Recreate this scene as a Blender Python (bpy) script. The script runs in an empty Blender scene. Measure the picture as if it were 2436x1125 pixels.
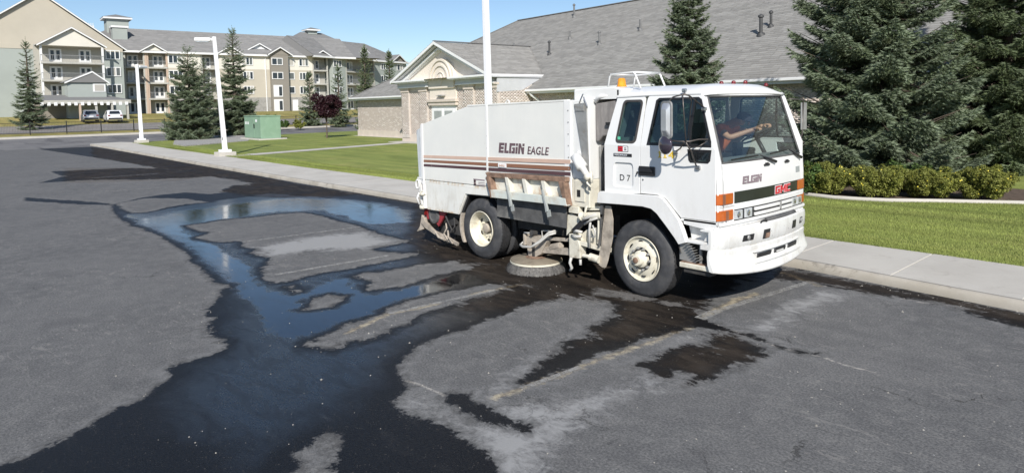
import bpy, bmesh, math, random
import numpy as np
from mathutils import Vector, Matrix
from mathutils.geometry import tessellate_polygon
random.seed(7); RNG = np.random.default_rng(7)
SC = bpy.context.scene; COL = SC.collection
R_ = math.radians

# ------------------------------------------------------------------ camera, sky, sun, exposure
CAM_F, CAM_PX, CAM_PY = 1592.777, 1218.0, 359.1245        # focal length and principal point in photograph pixels
CAM_PITCH, CAM_ROLL, CAM_YAW = 0.0672, -0.0186, 0.8354
CAM_C = Vector((5.4291, -7.1502, 2.5947))
_fw = Vector((-math.sin(CAM_YAW)*math.cos(CAM_PITCH), math.cos(CAM_YAW)*math.cos(CAM_PITCH), -math.sin(CAM_PITCH)))
_r = _fw.cross(Vector((0, 0, 1))).normalized(); _u = _r.cross(_fw)
CR = _r*math.cos(CAM_ROLL) + _u*math.sin(CAM_ROLL); CU = -_r*math.sin(CAM_ROLL) + _u*math.cos(CAM_ROLL)
cam_d = bpy.data.cameras.new('camera'); cam = bpy.data.objects.new('camera', cam_d); COL.objects.link(cam)
cam.matrix_world = Matrix(((CR.x, CU.x, -_fw.x, CAM_C.x), (CR.y, CU.y, -_fw.y, CAM_C.y), (CR.z, CU.z, -_fw.z, CAM_C.z), (0, 0, 0, 1)))
cam_d.sensor_width = 36.0; cam_d.lens = CAM_F/2436*36; cam_d.shift_y = -(562.5-CAM_PY)/2436
cam_d.clip_start = 0.1; cam_d.clip_end = 3000
SC.camera = cam
SUN_AZ, SUN_EL = R_(-39.0), R_(35.0)                       # sun stands in front of the truck, on the camera's side
w = bpy.data.worlds.new('World'); SC.world = w; w.use_nodes = True
nt = w.node_tree; nt.nodes.clear()
wo = nt.nodes.new('ShaderNodeOutputWorld'); bg = nt.nodes.new('ShaderNodeBackground'); sky = nt.nodes.new('ShaderNodeTexSky')
sky.sky_type = 'NISHITA'; sky.sun_disc = False; sky.sun_elevation = SUN_EL; sky.sun_rotation = R_(90)-SUN_AZ
sky.air_density = 1.0; sky.dust_density = 0.5; sky.ozone_density = 3.2; sky.altitude = 900
bg.inputs['Strength'].default_value = 0.09
# thin high cloud: one faint wisp field over the whole sky
_tc = nt.nodes.new('ShaderNodeTexCoord'); _mp = nt.nodes.new('ShaderNodeMapping'); _mp.inputs['Scale'].default_value = (1.2, 1.2, 9); _nz = nt.nodes.new('ShaderNodeTexNoise'); _nz.inputs['Scale'].default_value = 1.6; _nz.inputs['Detail'].default_value = 8; _nz.inputs['Roughness'].default_value = .6
_mr = nt.nodes.new('ShaderNodeMapRange'); _mr.inputs[1].default_value = .50; _mr.inputs[2].default_value = .80; _mr.inputs[3].default_value = 0; _mr.inputs[4].default_value = .22; _mx = nt.nodes.new('ShaderNodeMix'); _mx.data_type = 'RGBA'
nt.links.new(_tc.outputs['Generated'], _mp.inputs[0]); nt.links.new(_mp.outputs[0], _nz.inputs['Vector']); nt.links.new(_nz.outputs[0], _mr.inputs[0]); nt.links.new(_mr.outputs[0], _mx.inputs[0]); nt.links.new(sky.outputs[0], _mx.inputs[6]); _mx.inputs[7].default_value = (6.0, 6.6, 7.2, 1)
nt.links.new(_mx.outputs[2], bg.inputs[0]); nt.links.new(bg.outputs[0], wo.inputs[0])
sl = bpy.data.lights.new('sun', 'SUN'); sl.energy = 4.4; sl.angle = R_(0.55); sl.color = (1.0, 0.955, 0.89)
so = bpy.data.objects.new('sun', sl); COL.objects.link(so)
sd = Vector((math.cos(SUN_EL)*math.cos(SUN_AZ), math.cos(SUN_EL)*math.sin(SUN_AZ), math.sin(SUN_EL)))
so.rotation_euler = sd.to_track_quat('Z', 'Y').to_euler(); so.location = (20, -20, 30)
SC.view_settings.view_transform = 'Standard'; SC.view_settings.look = 'None'
SC.view_settings.exposure = 0.40; SC.view_settings.gamma = 1.0; SC.view_settings.use_curve_mapping = False
SC.render.engine = 'CYCLES'
SC.cycles.max_bounces = 8; SC.cycles.transparent_max_bounces = 16

# ------------------------------------------------------------------ measuring helpers: a photograph pixel onto a real plane
def ray(x, y): return _fw + CR*((x-CAM_PX)/CAM_F) - CU*((y-CAM_PY)/CAM_F)
def G(x, y, z=0.0):
    d = ray(x, y); return CAM_C + d*((z-CAM_C.z)/d.z)
def PL(x, y, P0, N):
    d = ray(x, y); return CAM_C + d*(((Vector(P0)-CAM_C).dot(N))/d.dot(N))
def DP(x, y, D): return CAM_C + ray(x, y)*D

# ------------------------------------------------------------------ object helpers
def link(o, parent=None):
    COL.objects.link(o)
    if parent is not None: o.parent = parent
    return o
def tag(o, label=None, cat=None, group=None, kind=None):
    if label: o['label'] = label
    if cat: o['category'] = cat
    if group: o['group'] = group
    if kind: o['kind'] = kind
    return o
def empty(name, loc=(0, 0, 0), rz=0.0):
    o = bpy.data.objects.new(name, None); o.location = loc; o.rotation_euler = (0, 0, rz); o.empty_display_size = .2
    COL.objects.link(o); return o
def copy_tree(o, parent=None):
    c = o.copy(); COL.objects.link(c)
    if parent is not None: c.parent = parent
    for ch in list(o.children): copy_tree(ch, c)
    return c
def np_mesh(name, V, F, mats, parent=None, smooth=False, mi=None, attrs=None):
    """V (n,3) array, F (m,k) array of equal polygons"""
    me = bpy.data.meshes.new(name); V = np.asarray(V, np.float32); F = np.asarray(F, np.int32)
    me.vertices.add(len(V)); me.vertices.foreach_set('co', V.ravel())
    k = F.shape[1]; me.loops.add(F.size); me.loops.foreach_set('vertex_index', F.ravel())
    me.polygons.add(len(F)); me.polygons.foreach_set('loop_start', np.arange(0, F.size, k, dtype=np.int32))
    me.polygons.foreach_set('loop_total', np.full(len(F), k, np.int32))
    if smooth: me.polygons.foreach_set('use_smooth', np.ones(len(F), bool))
    for m in (mats if isinstance(mats, (list, tuple)) else [mats]): me.materials.append(m)
    if mi is not None: me.polygons.foreach_set('material_index', np.asarray(mi, np.int32))
    if attrs:
        for an, (dom, arr) in attrs.items():
            at = me.attributes.new(an, 'FLOAT', dom); at.data.foreach_set('value', np.asarray(arr, np.float32))
    me.update(calc_edges=True)
    o = bpy.data.objects.new(name, me); return link(o, parent)

SIB = {}
class MB:
    def __init__(s): s.v = []; s.f = []; s.m = []; s.g = []
    def add(s, vs, fs, mi=0):
        b = len(s.v); s.g.append((b, len(s.f))); s.v += [tuple(v) for v in vs]; s.f += [tuple(b+i for i in f) for f in fs]; s.m += [mi]*len(fs); return s
    def box(s, x0, x1, y0, y1, z0, z1, mi=0):
        if x0 > x1: x0, x1 = x1, x0
        if y0 > y1: y0, y1 = y1, y0
        if z0 > z1: z0, z1 = z1, z0
        vs = [(x, y, z) for z in (z0, z1) for y in (y0, y1) for x in (x0, x1)]
        return s.add(vs, [(0, 2, 3, 1), (4, 5, 7, 6), (0, 1, 5, 4), (2, 6, 7, 3), (0, 4, 6, 2), (1, 3, 7, 5)], mi)
    def obox(s, c, ax, ay, az, mi=0):      # centre and three half axes
        c = Vector(c); ax = Vector(ax); ay = Vector(ay); az = Vector(az)
        vs = [c+ax*i+ay*j+az*k for k in (-1, 1) for j in (-1, 1) for i in (-1, 1)]
        fs = [(0, 2, 3, 1), (4, 5, 7, 6), (0, 1, 5, 4), (2, 6, 7, 3), (0, 4, 6, 2), (1, 3, 7, 5)]
        if ax.cross(ay).dot(az) < 0: fs = [f[::-1] for f in fs]
        return s.add(vs, fs, mi)
    def bar(s, p, q, w, h, up=(0, 0, 1), mi=0):
        p = Vector(p); q = Vector(q); d = (q-p); L = d.length; d.normalize(); up = Vector(up)
        sx = d.cross(up)
        if sx.length < 1e-4: sx = d.cross(Vector((1, 0, 0)))
        sx.normalize(); uz = sx.cross(d)
        return s.obox((p+q)/2, d*L/2, sx*w/2, uz*h/2, mi)
    def tube(s, pts, r, n=8, mi=0, caps=True):
        pts = [Vector(p) for p in pts]; m = len(pts); rs = r if isinstance(r, (list, tuple)) else [r]*m
        t0 = (pts[1]-pts[0]).normalized(); a = t0.orthogonal().normalized(); rings = []; prev = a
        for i, p in enumerate(pts):
            if i == 0: t = pts[1]-pts[0]
            elif i == m-1: t = pts[-1]-pts[-2]
            else: t = (pts[i+1]-pts[i]).normalized()+(pts[i]-pts[i-1]).normalized()
            t.normalize(); a = (prev - t*prev.dot(t)); a.normalize(); b = t.cross(a); prev = a
            rings.append([p + (a*math.cos(2*math.pi*k/n)+b*math.sin(2*math.pi*k/n))*rs[i] for k in range(n)])
        vs = [v for rg in rings for v in rg]; fs = []
        for i in range(m-1):
            for k in range(n):
                fs.append((i*n+k, i*n+(k+1) % n, (i+1)*n+(k+1) % n, (i+1)*n+k))
        if caps: fs.append(tuple(range(n))[::-1]); fs.append(tuple((m-1)*n+k for k in range(n)))
        return s.add(vs, fs, mi)
    def lathe(s, prof, c, axis, n=32, mi=0, closed=False):      # prof: (radius, along axis)
        c = Vector(c); ax = Vector(axis).normalized(); a = ax.orthogonal().normalized(); b = ax.cross(a)
        vs = []; m = len(prof)
        for r, h in prof:
            for k in range(n):
                t = 2*math.pi*k/n; vs.append(c+ax*h+(a*math.cos(t)+b*math.sin(t))*max(r, 1e-4))
        fs = []
        for i in range(m-1 if not closed else m):
            j = (i+1) % m
            for k in range(n): fs.append((i*n+k, i*n+(k+1) % n, j*n+(k+1) % n, j*n+k))
        return s.add(vs, fs, mi)
    def cyl(s, c0, c1, r, n=16, mi=0): return s.tube([c0, c1], r, n, mi)
    def prism(s, poly, f0, f1, mi=0, holes=()):       # poly 2D; f0,f1 map (a,b)->3D for the two faces
        loops = [list(poly)]+[list(h) for h in holes]
        tris = tessellate_polygon([[Vector((p[0], p[1], 0)) for p in lp] for lp in loops])
        flat = [p for lp in loops for p in lp]; n = len(flat)
        vs = [f0(*p) for p in flat]+[f1(*p) for p in flat]; fs = []
        for t in tris: fs.append(tuple(t)); fs.append(tuple(i+n for i in t[::-1]))
        b = 0
        for lp in loops:
            for i in range(len(lp)):
                j = (i+1) % len(lp); fs.append((b+i, b+j, b+j+n, b+i+n))
            b += len(lp)
        return s.add(vs, fs, mi)
    def clusters(s):
        n = len(s.g); bb = []; V = np.array(s.v)
        for i, (b, f) in enumerate(s.g):
            e = s.g[i+1][0] if i+1 < n else len(s.v); q = V[b:e]; bb.append((q.min(0)-.006, q.max(0)+.006))
        par = list(range(n))
        def fd(i):
            while par[i] != i: i = par[i]
            return i
        for i in range(n):
            for j in range(i):
                if (bb[i][0] <= bb[j][1]).all() and (bb[j][0] <= bb[i][1]).all(): par[fd(i)] = fd(j)
        cl = {}
        for i in range(n): cl.setdefault(fd(i), []).append(i)
        return list(cl.values())
    def build(s, name, mats, parent=None, bev=0, smooth=False, label=None, kind=None, seg=2, fixn=True, autos=None):
        # pieces that stand apart become objects of their own, all under the same parent
        if 2 <= len(s.g) <= 14 and kind is None:
            cl = s.clusters()
            if len(cl) > 1:
                out = []
                for c in cl:
                    q = MB()
                    for i in c:
                        b, f = s.g[i]; e, fe = (s.g[i+1] if i+1 < len(s.g) else (len(s.v), len(s.f)))
                        q.add(s.v[b:e], [tuple(k-b for k in F) for F in s.f[f:fe]]); q.m[-(fe-f):] = s.m[f:fe]
                    q.g = [(0, 0)]; out.append(q.build(name, mats, parent, bev, smooth, label, kind, seg, fixn, autos))
                SIB[out[0].name] = out[1:]; return out[0]
        me = bpy.data.meshes.new(name); me.from_pydata(s.v, [], s.f)
        for m in (mats if isinstance(mats, (list, tuple)) else [mats]): me.materials.append(m)
        if any(s.m): me.polygons.foreach_set('material_index', s.m)
        if fixn:
            bm = bmesh.new(); bm.from_mesh(me); bmesh.ops.recalc_face_normals(bm, faces=bm.faces); bm.to_mesh(me); bm.free()
        if smooth: me.polygons.foreach_set('use_smooth', [True]*len(me.polygons))
        me.update(); o = bpy.data.objects.new(name, me); link(o, parent)
        if autos:
            me.polygons.foreach_set('use_smooth', [True]*len(me.polygons))
            try: me.set_sharp_from_angle(angle=R_(autos))
            except Exception: pass
        if bev:
            b = o.modifiers.new('bevel', 'BEVEL'); b.width = bev; b.segments = seg; b.limit_method = 'ANGLE'; b.angle_limit = R_(40)
        if label: o['label'] = label
        if kind: o['kind'] = kind
        return o
def adopt(o, parent, mat):
    for q in [o]+SIB.get(o.name, []): q.parent = parent; q.matrix_parent_inverse = mat.copy()
    return o
def inst(src, name, parent, loc=None, rot=None):
    o = bpy.data.objects.new(name, src.data); link(o, parent)
    if loc is not None: o.location = loc
    if rot is not None: o.rotation_euler = rot
    for m in src.modifiers:
        if m.type == 'BEVEL':
            b = o.modifiers.new('bevel', 'BEVEL'); b.width = m.width; b.segments = m.segments; b.limit_method = 'ANGLE'; b.angle_limit = m.angle_limit
    return o

# ------------------------------------------------------------------ material helpers
def new_mat(name):
    m = bpy.data.materials.new(name); m.use_nodes = True; t = m.node_tree; t.nodes.clear()
    out = t.nodes.new('ShaderNodeOutputMaterial'); return m, t, out
def nd(t, typ, **kw):
    n = t.nodes.new(typ)
    for k, v in kw.items():
        if k == 'inp':
            for a, b in v.items(): n.inputs[a].default_value = b
        else: setattr(n, k, v)
    return n
def noise(t, vec, scale, detail=4, rough=.55, dist=0.0):
    n = nd(t, 'ShaderNodeTexNoise'); n.inputs['Scale'].default_value = scale; n.inputs['Detail'].default_value = detail
    n.inputs['Roughness'].default_value = rough; n.inputs['Distortion'].default_value = dist
    if vec is not None: t.links.new(vec, n.inputs['Vector'])
    return n.outputs['Fac']
def math_(t, op, a, b=None, c=None, clamp=False):
    n = nd(t, 'ShaderNodeMath', operation=op); n.use_clamp = clamp
    for i, v in enumerate((a, b, c)):
        if v is None: continue
        if isinstance(v, (int, float)): n.inputs[i].default_value = v
        else: t.links.new(v, n.inputs[i])
    return n.outputs[0]
def mr(t, v, a, b, c=0.0, d=1.0, smooth=True):
    n = nd(t, 'ShaderNodeMapRange'); n.interpolation_type = 'SMOOTHSTEP' if smooth else 'LINEAR'
    t.links.new(v, n.inputs[0])
    for i, x in enumerate((a, b, c, d)): n.inputs[i+1].default_value = x
    return n.outputs[0]
def mixc(t, f, a, b, mode='MIX'):
    n = nd(t, 'ShaderNodeMix', data_type='RGBA', blend_type=mode)
    for i, v in ((0, f), (6, a), (7, b)):
        if isinstance(v, (int, float)): n.inputs[i].default_value = v
        elif isinstance(v, (tuple, list)): n.inputs[i].default_value = (*v[:3], 1)
        else: t.links.new(v, n.inputs[i])
    return n.outputs[2]
def coords(t, kind='Object', scale=None):
    c = nd(t, 'ShaderNodeTexCoord'); o = c.outputs[kind]
    if scale is not None:
        m = nd(t, 'ShaderNodeMapping'); m.inputs['Scale'].default_value = scale; t.links.new(o, m.inputs[0]); o = m.outputs[0]
    return o
def bump(t, h, strength, dist=0.01):
    b = nd(t, 'ShaderNodeBump'); b.inputs['Strength'].default_value = strength; b.inputs['Distance'].default_value = dist
    t.links.new(h, b.inputs['Height']); return b.outputs[0]
def pm(name, col, rough=.5, metal=0.0, var=.12, vs=3.0, bmp=0.0, bs=60, dirt=None, ds=2.0, da=.5, stretch=None, coat=0.0, spec=.5, attr=None, bd=.01):
    """painted / plain surface: base colour with broad variation, optional dirt colour in patches, fine relief"""
    m, t, out = new_mat(name); p = nd(t, 'ShaderNodeBsdfPrincipled'); t.links.new(p.outputs[0], out.inputs[0])
    co = coords(t, 'Object', stretch)
    f = noise(t, co, vs, 5, .6)
    c = mixc(t, mr(t, f, .3, .7), tuple(x*(1-var) for x in col), tuple(min(1, x*(1+var*.6)) for x in col))
    if attr:
        a = nd(t, 'ShaderNodeAttribute', attribute_name=attr[0])
        c = mixc(t, mr(t, a.outputs['Fac'], 0, 1, smooth=False), tuple(attr[1]), tuple(attr[2])) if len(attr) > 2 else c
        c = mixc(t, 1.0, c, mixc(t, mr(t, f, .3, .7), (1-var,)*3, (1, 1, 1)), 'MULTIPLY')
    if dirt:
        g = noise(t, co, ds, 8, .68, .3); k = math_(t, 'MULTIPLY', mr(t, g, .48, .75), da)
        c = mixc(t, k, c, dirt)
        r = math_(t, 'MULTIPLY_ADD', k, .35, rough, clamp=True); t.links.new(r, p.inputs['Roughness'])
    else: p.inputs['Roughness'].default_value = rough
    t.links.new(c, p.inputs['Base Color']); p.inputs['Metallic'].default_value = metal
    p.inputs['Coat Weight'].default_value = coat; p.inputs['Specular IOR Level'].default_value = spec
    if bmp: t.links.new(bump(t, noise(t, co, bs, 3, .6), bmp, bd), p.inputs['Normal'])
    return m
def glass_mat(name, tint=(.85, .93, .92), rough=.02, f0=.06, film=.0):
    m, t, out = new_mat(name)
    tr = nd(t, 'ShaderNodeBsdfTransparent'); tr.inputs[0].default_value = (*tint, 1)
    gl = nd(t, 'ShaderNodeBsdfGlossy'); gl.inputs['Roughness'].default_value = rough
    fr = nd(t, 'ShaderNodeLayerWeight'); fr.inputs[0].default_value = .5
    k = math_(t, 'MULTIPLY_ADD', math_(t, 'POWER', fr.outputs['Facing'], 4.0), .75, f0, clamp=True)
    mx = nd(t, 'ShaderNodeMixShader'); t.links.new(k, mx.inputs[0]); t.links.new(tr.outputs[0], mx.inputs[1]); t.links.new(gl.outputs[0], mx.inputs[2])
    last = mx.outputs[0]
    if film:
        df = nd(t, 'ShaderNodeBsdfDiffuse'); df.inputs[0].default_value = (.5, .52, .5, 1)
        m2 = nd(t, 'ShaderNodeMixShader'); kk = math_(t, 'MULTIPLY', mr(t, noise(t, coords(t), 2.5, 5), .3, .8), film)
        t.links.new(kk, m2.inputs[0]); t.links.new(last, m2.inputs[1]); t.links.new(df.outputs[0], m2.inputs[2]); last = m2.outputs[0]
    t.links.new(last, out.inputs[0]); return m
M = {}
# ================================================================== GROUND
def interp(pts):
    xs = [p[0] for p in pts]; ys = [p[1] for p in pts]
    return lambda x: float(np.interp(x, xs, ys))
CURB = interp([(-60, 3.99), (-27, 3.27), (-17, 3.12), (-10, 3.08), (0, 3.0), (1, 2.97), (2.7, 2.79), (8, 2.3), (14, 1.7)])
LAWN = interp([(-60, 7.0), (-51, 6.3), (-42, 6.0), (-22, 5.48), (-13.5, 5.40), (0, 4.86), (2.1, 4.83), (8, 4.6), (14, 4.1)])
def terr(x):
    return np.interp(x, [-400, -200, -124, -110, -98, -88, -80, -75, -70], [3.0, 2.6, 2.35, 1.9, 1.1, .65, .38, .18, .0])

# wet map: polygons read off the photograph and laid on the ground (metres)
def gp(pts, z=0.0): return np.array([[*G(x, y, z)[:2]] for x, y in pts])
WETP = [
 [(262,488),(272,505),(285,522),(310,535),(345,548),(380,562),(405,578),(440,600),(462,625),(480,645),(500,662),(515,675),(548,678),(530,690),(522,705),(508,720),(490,745),(503,760),(492,775),(505,800),(535,820),(515,838),(480,850),(455,858),(420,870),(400,882),(415,895),(380,915),(340,945),(325,958),(295,968),(218,1012),(60,1085),(-200,1180),(-200,1700),(1300,1700),(1260,1240),(1200,1130),(1165,1095),(1135,1060),(1125,1035),(1095,1030),(1060,1015),(1040,1005),(1020,1000),(990,992),(965,985),(935,958),(960,945),(965,930),(975,920),(960,905),(945,885),(945,870),(960,850),(985,835),(1010,815),(1050,795),(1110,785),(1150,765),(1200,745),(1250,730),(1290,718),(1350,712),(1400,715),(1440,720),(1465,740),(1450,760),(1400,775),(1385,800),(1340,815),(1345,825),(1275,862),(1265,880),(1232,905),(1225,925),(1260,915),(1330,882),(1440,838),(1550,800),(1640,784),(1700,775),(1660,757),(1672,742),(1700,722),(1690,705),(1740,690),(1760,672),(1835,640),(1840,628),(985,482),(700,435),(500,395),(350,368),(218,349),(140,336),(40,334),(60,350),(218,374),(330,392),(420,408),(520,423),(600,436),(560,455),(500,462),(440,458),(380,464),(340,470),(300,479)],
 [(1657,777),(1707,790),(1760,793),(1787,813),(1820,830),(1813,847),(1780,870),(1713,883),(1673,903),(1633,917),(1657,897),(1607,883),(1593,900),(1557,897),(1540,873),(1500,873),(1527,860),(1573,850),(1607,837),(1620,820),(1673,817),(1690,805)],
 [(1640,757),(1700,772),(1800,798),(1850,826),(1940,842),(1900,836),(1790,806),(1690,785)],
 [(1060,935),(1112,935),(1120,960),(1165,975),(1215,998),(1262,1010),(1255,1025),(1200,1008),(1140,1000),(1105,985),(1070,955)],
 [(1840,630),(1950,652),(2218,702),(2500,760),(2500,800),(2218,722),(2090,702),(1950,678),(1840,662)],
 [(120,408),(218,404),(300,400),(400,402),(480,408),(520,418),(440,424),(330,428),(218,428),(90,436),(150,420)],
 [(560,440),(680,440),(760,455),(700,470),(600,466),(520,456)],
 [(60,470),(180,478),(262,484),(262,488),(180,486),(60,478)]]
DRYP = [
 [(272,484),(300,480),(350,471),(440,473),(500,481),(442,486),(396,494),(350,505),(312,507),(290,497)],
 [(443,537),(485,531),(535,523),(624,515),(664,509),(721,506),(753,511),(799,525),(856,539),(902,557),(973,573),(949,580),(899,589),(884,594),(920,601),(995,603),(991,608),(941,617),(884,628),(831,640),(771,649),(724,660),(682,670),(653,672),(625,663),(636,656),(627,646),(628,635),(643,614),(592,603),(610,594),(571,585),(578,574),(521,576),(464,567),(500,553),(471,549),(450,542)],
 [(838,656),(867,649),(913,646),(959,637),(1009,628),(1045,624),(1077,622),(1098,627),(1130,636),(1080,646),(1010,664),(960,680),(880,690),(875,678),(890,670),(860,663)],
 [(717,738),(739,729),(737,715),(753,708),(781,701),(820,704),(813,715),(794,722),(785,729),(742,736)],
 [(724,816),(753,809),(771,797),(799,786),(820,772),(842,765),(877,758),(906,749),(920,733),(956,720),(1002,710),(1062,695),(1098,688),(1180,673),(1245,678),(1230,685),(1160,700),(1110,712),(1076,726),(1044,733),(1002,749),(966,768),(927,786),(899,800),(860,809),(820,813),(813,823),(792,832),(764,829),(735,825)],
 [(735,1060),(770,1030),(795,1027),(817,1047),(800,1070),(785,1090),(790,1125),(800,1170),(700,1170),(700,1110),(712,1100),(690,1085),(688,1078),(715,1062)],
 [(1428,686),(1480,692),(1540,708),(1512,717),(1455,705)],
 [(683,682),(695,680),(700,684),(690,687)],[(698,689),(716,687),(717,693),(703,697)],
 [(1592,722),(1612,722),(1615,727),(1595,729)],[(1690,718),(1710,712),(1730,718),(1715,727),(1700,730)]]
POOLP = [[(262,492),(285,515),(345,542),(400,568),(455,605),(520,665),(560,700),(540,760),(560,830),(500,870),(430,930),(430,1010),(600,1090),(760,1000),(900,900),(930,840),(1010,800),(1100,760),(1180,690),(1080,655),(985,640),(985,560),(985,500),(800,470),(690,470),(600,480),(450,500),(330,520)]]
DEEPP = [[(300,510),(380,500),(500,480),(640,460),(760,470),(900,480),(985,505),(980,530),(880,535),(760,500),(640,505),(540,522),(470,532),(440,545),(520,585),(600,640),(640,690),(720,690),(830,660),(870,700),(960,690),(1090,650),(1140,655),(1060,690),(900,740),(820,770),(740,800),(660,800),(600,740),(560,690),(500,650),(440,590),(370,556),(320,535)]]
LITP = [
 [(1130,1170),(1060,1015),(1130,985),(1125,945),(1180,900),(1255,850),(1345,815),(1345,835),(1290,870),(1232,910),(1230,950),(1400,935),(1520,880),(1600,890),(1600,925),(1520,955),(1450,990),(1390,1040),(1330,1100),(1350,1170)],
 [(935,958),(965,930),(1060,960),(1100,985),(1130,1060),(1060,1015),(965,985)],
 [(590,590),(640,578),(740,560),(870,548),(960,575),(900,588),(880,595),(740,600),(700,606),(620,620)],
 [(1860,712),(1930,690),(1980,688),(2040,700),(2000,722),(1960,745),(1880,770),(1820,800),(1760,785),(1820,745)],
 [(1607,800),(1640,792),(1687,820),(1650,818)]]
BRNP = [  # damp brown silt
 WETP[1], [(150,400),(420,398),(530,416),(430,430),(150,436)], [(560,440),(680,436),(770,455),(700,472),(600,468),(520,456)],
 [(985,480),(1840,628),(1840,665),(1760,680),(1700,715),(1640,780),(1400,830),(1280,870),(1320,830),(1440,770),(1480,725),(1300,715),(1150,755),(1060,740),(1180,690),(1120,650),(1080,625),(990,600),(960,560),(985,520)],
 [(218,350),(350,369),(500,396),(700,436),(860,462),(760,475),(640,470),(560,455),(600,437),(520,424),(420,410),(330,393),(218,374)],
 [(1840,625),(1950,650),(2218,700),(2500,757),(2500,800),(2218,724),(2090,704),(1950,680),(1840,664)]]
LINES_YEL = [((1180,945),(1400,865),(1640,780)), ((830,790),(920,748),(1040,722)), ((1120,700),(1240,677)), ((1840,640),(1950,680)), ((1668,756),(1740,722),(1800,698)), ((1672,750),(1760,708))]
LINES_LIT = [((965,905),(1000,915),(1035,930),(1058,940)), ((1700,770),(1850,825),(1960,850),(2010,868),(2080,885)), ((1960,680),(2060,690),(2120,706),(2218,724))]

def seg_d2(P, A, B):
    d = B-A; L = (d*d).sum()+1e-12
    t = np.clip(((P-A)@d)/L, 0, 1); q = P-(A+t[:, None]*d); return (q*q).sum(1)
def sdf(P, poly):
    n = len(poly); d2 = np.full(len(P), 1e9); ins = np.zeros(len(P), bool)
    lo = poly.min(0)-1.0; hi = poly.max(0)+1.0
    sel = np.where(((P >= lo) & (P <= hi)).all(1))[0]; Q = P[sel]; dd = np.full(len(Q), 1e9); ii = np.zeros(len(Q), bool)
    for i in range(n):
        A, B = poly[i], poly[(i+1) % n]; dd = np.minimum(dd, seg_d2(Q, A, B))
        c = ((A[1] > Q[:, 1]) != (B[1] > Q[:, 1]))
        with np.errstate(divide='ignore', invalid='ignore'):
            xx = (B[0]-A[0])*(Q[:, 1]-A[1])/(B[1]-A[1]+1e-15)+A[0]
        ii ^= c & (Q[:, 0] < xx)
    out = np.full(len(P), -1.0); out[sel] = np.where(ii, 1, -1)*np.sqrt(np.minimum(dd, 1e6)); return np.clip(out, -1, 1)

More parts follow.
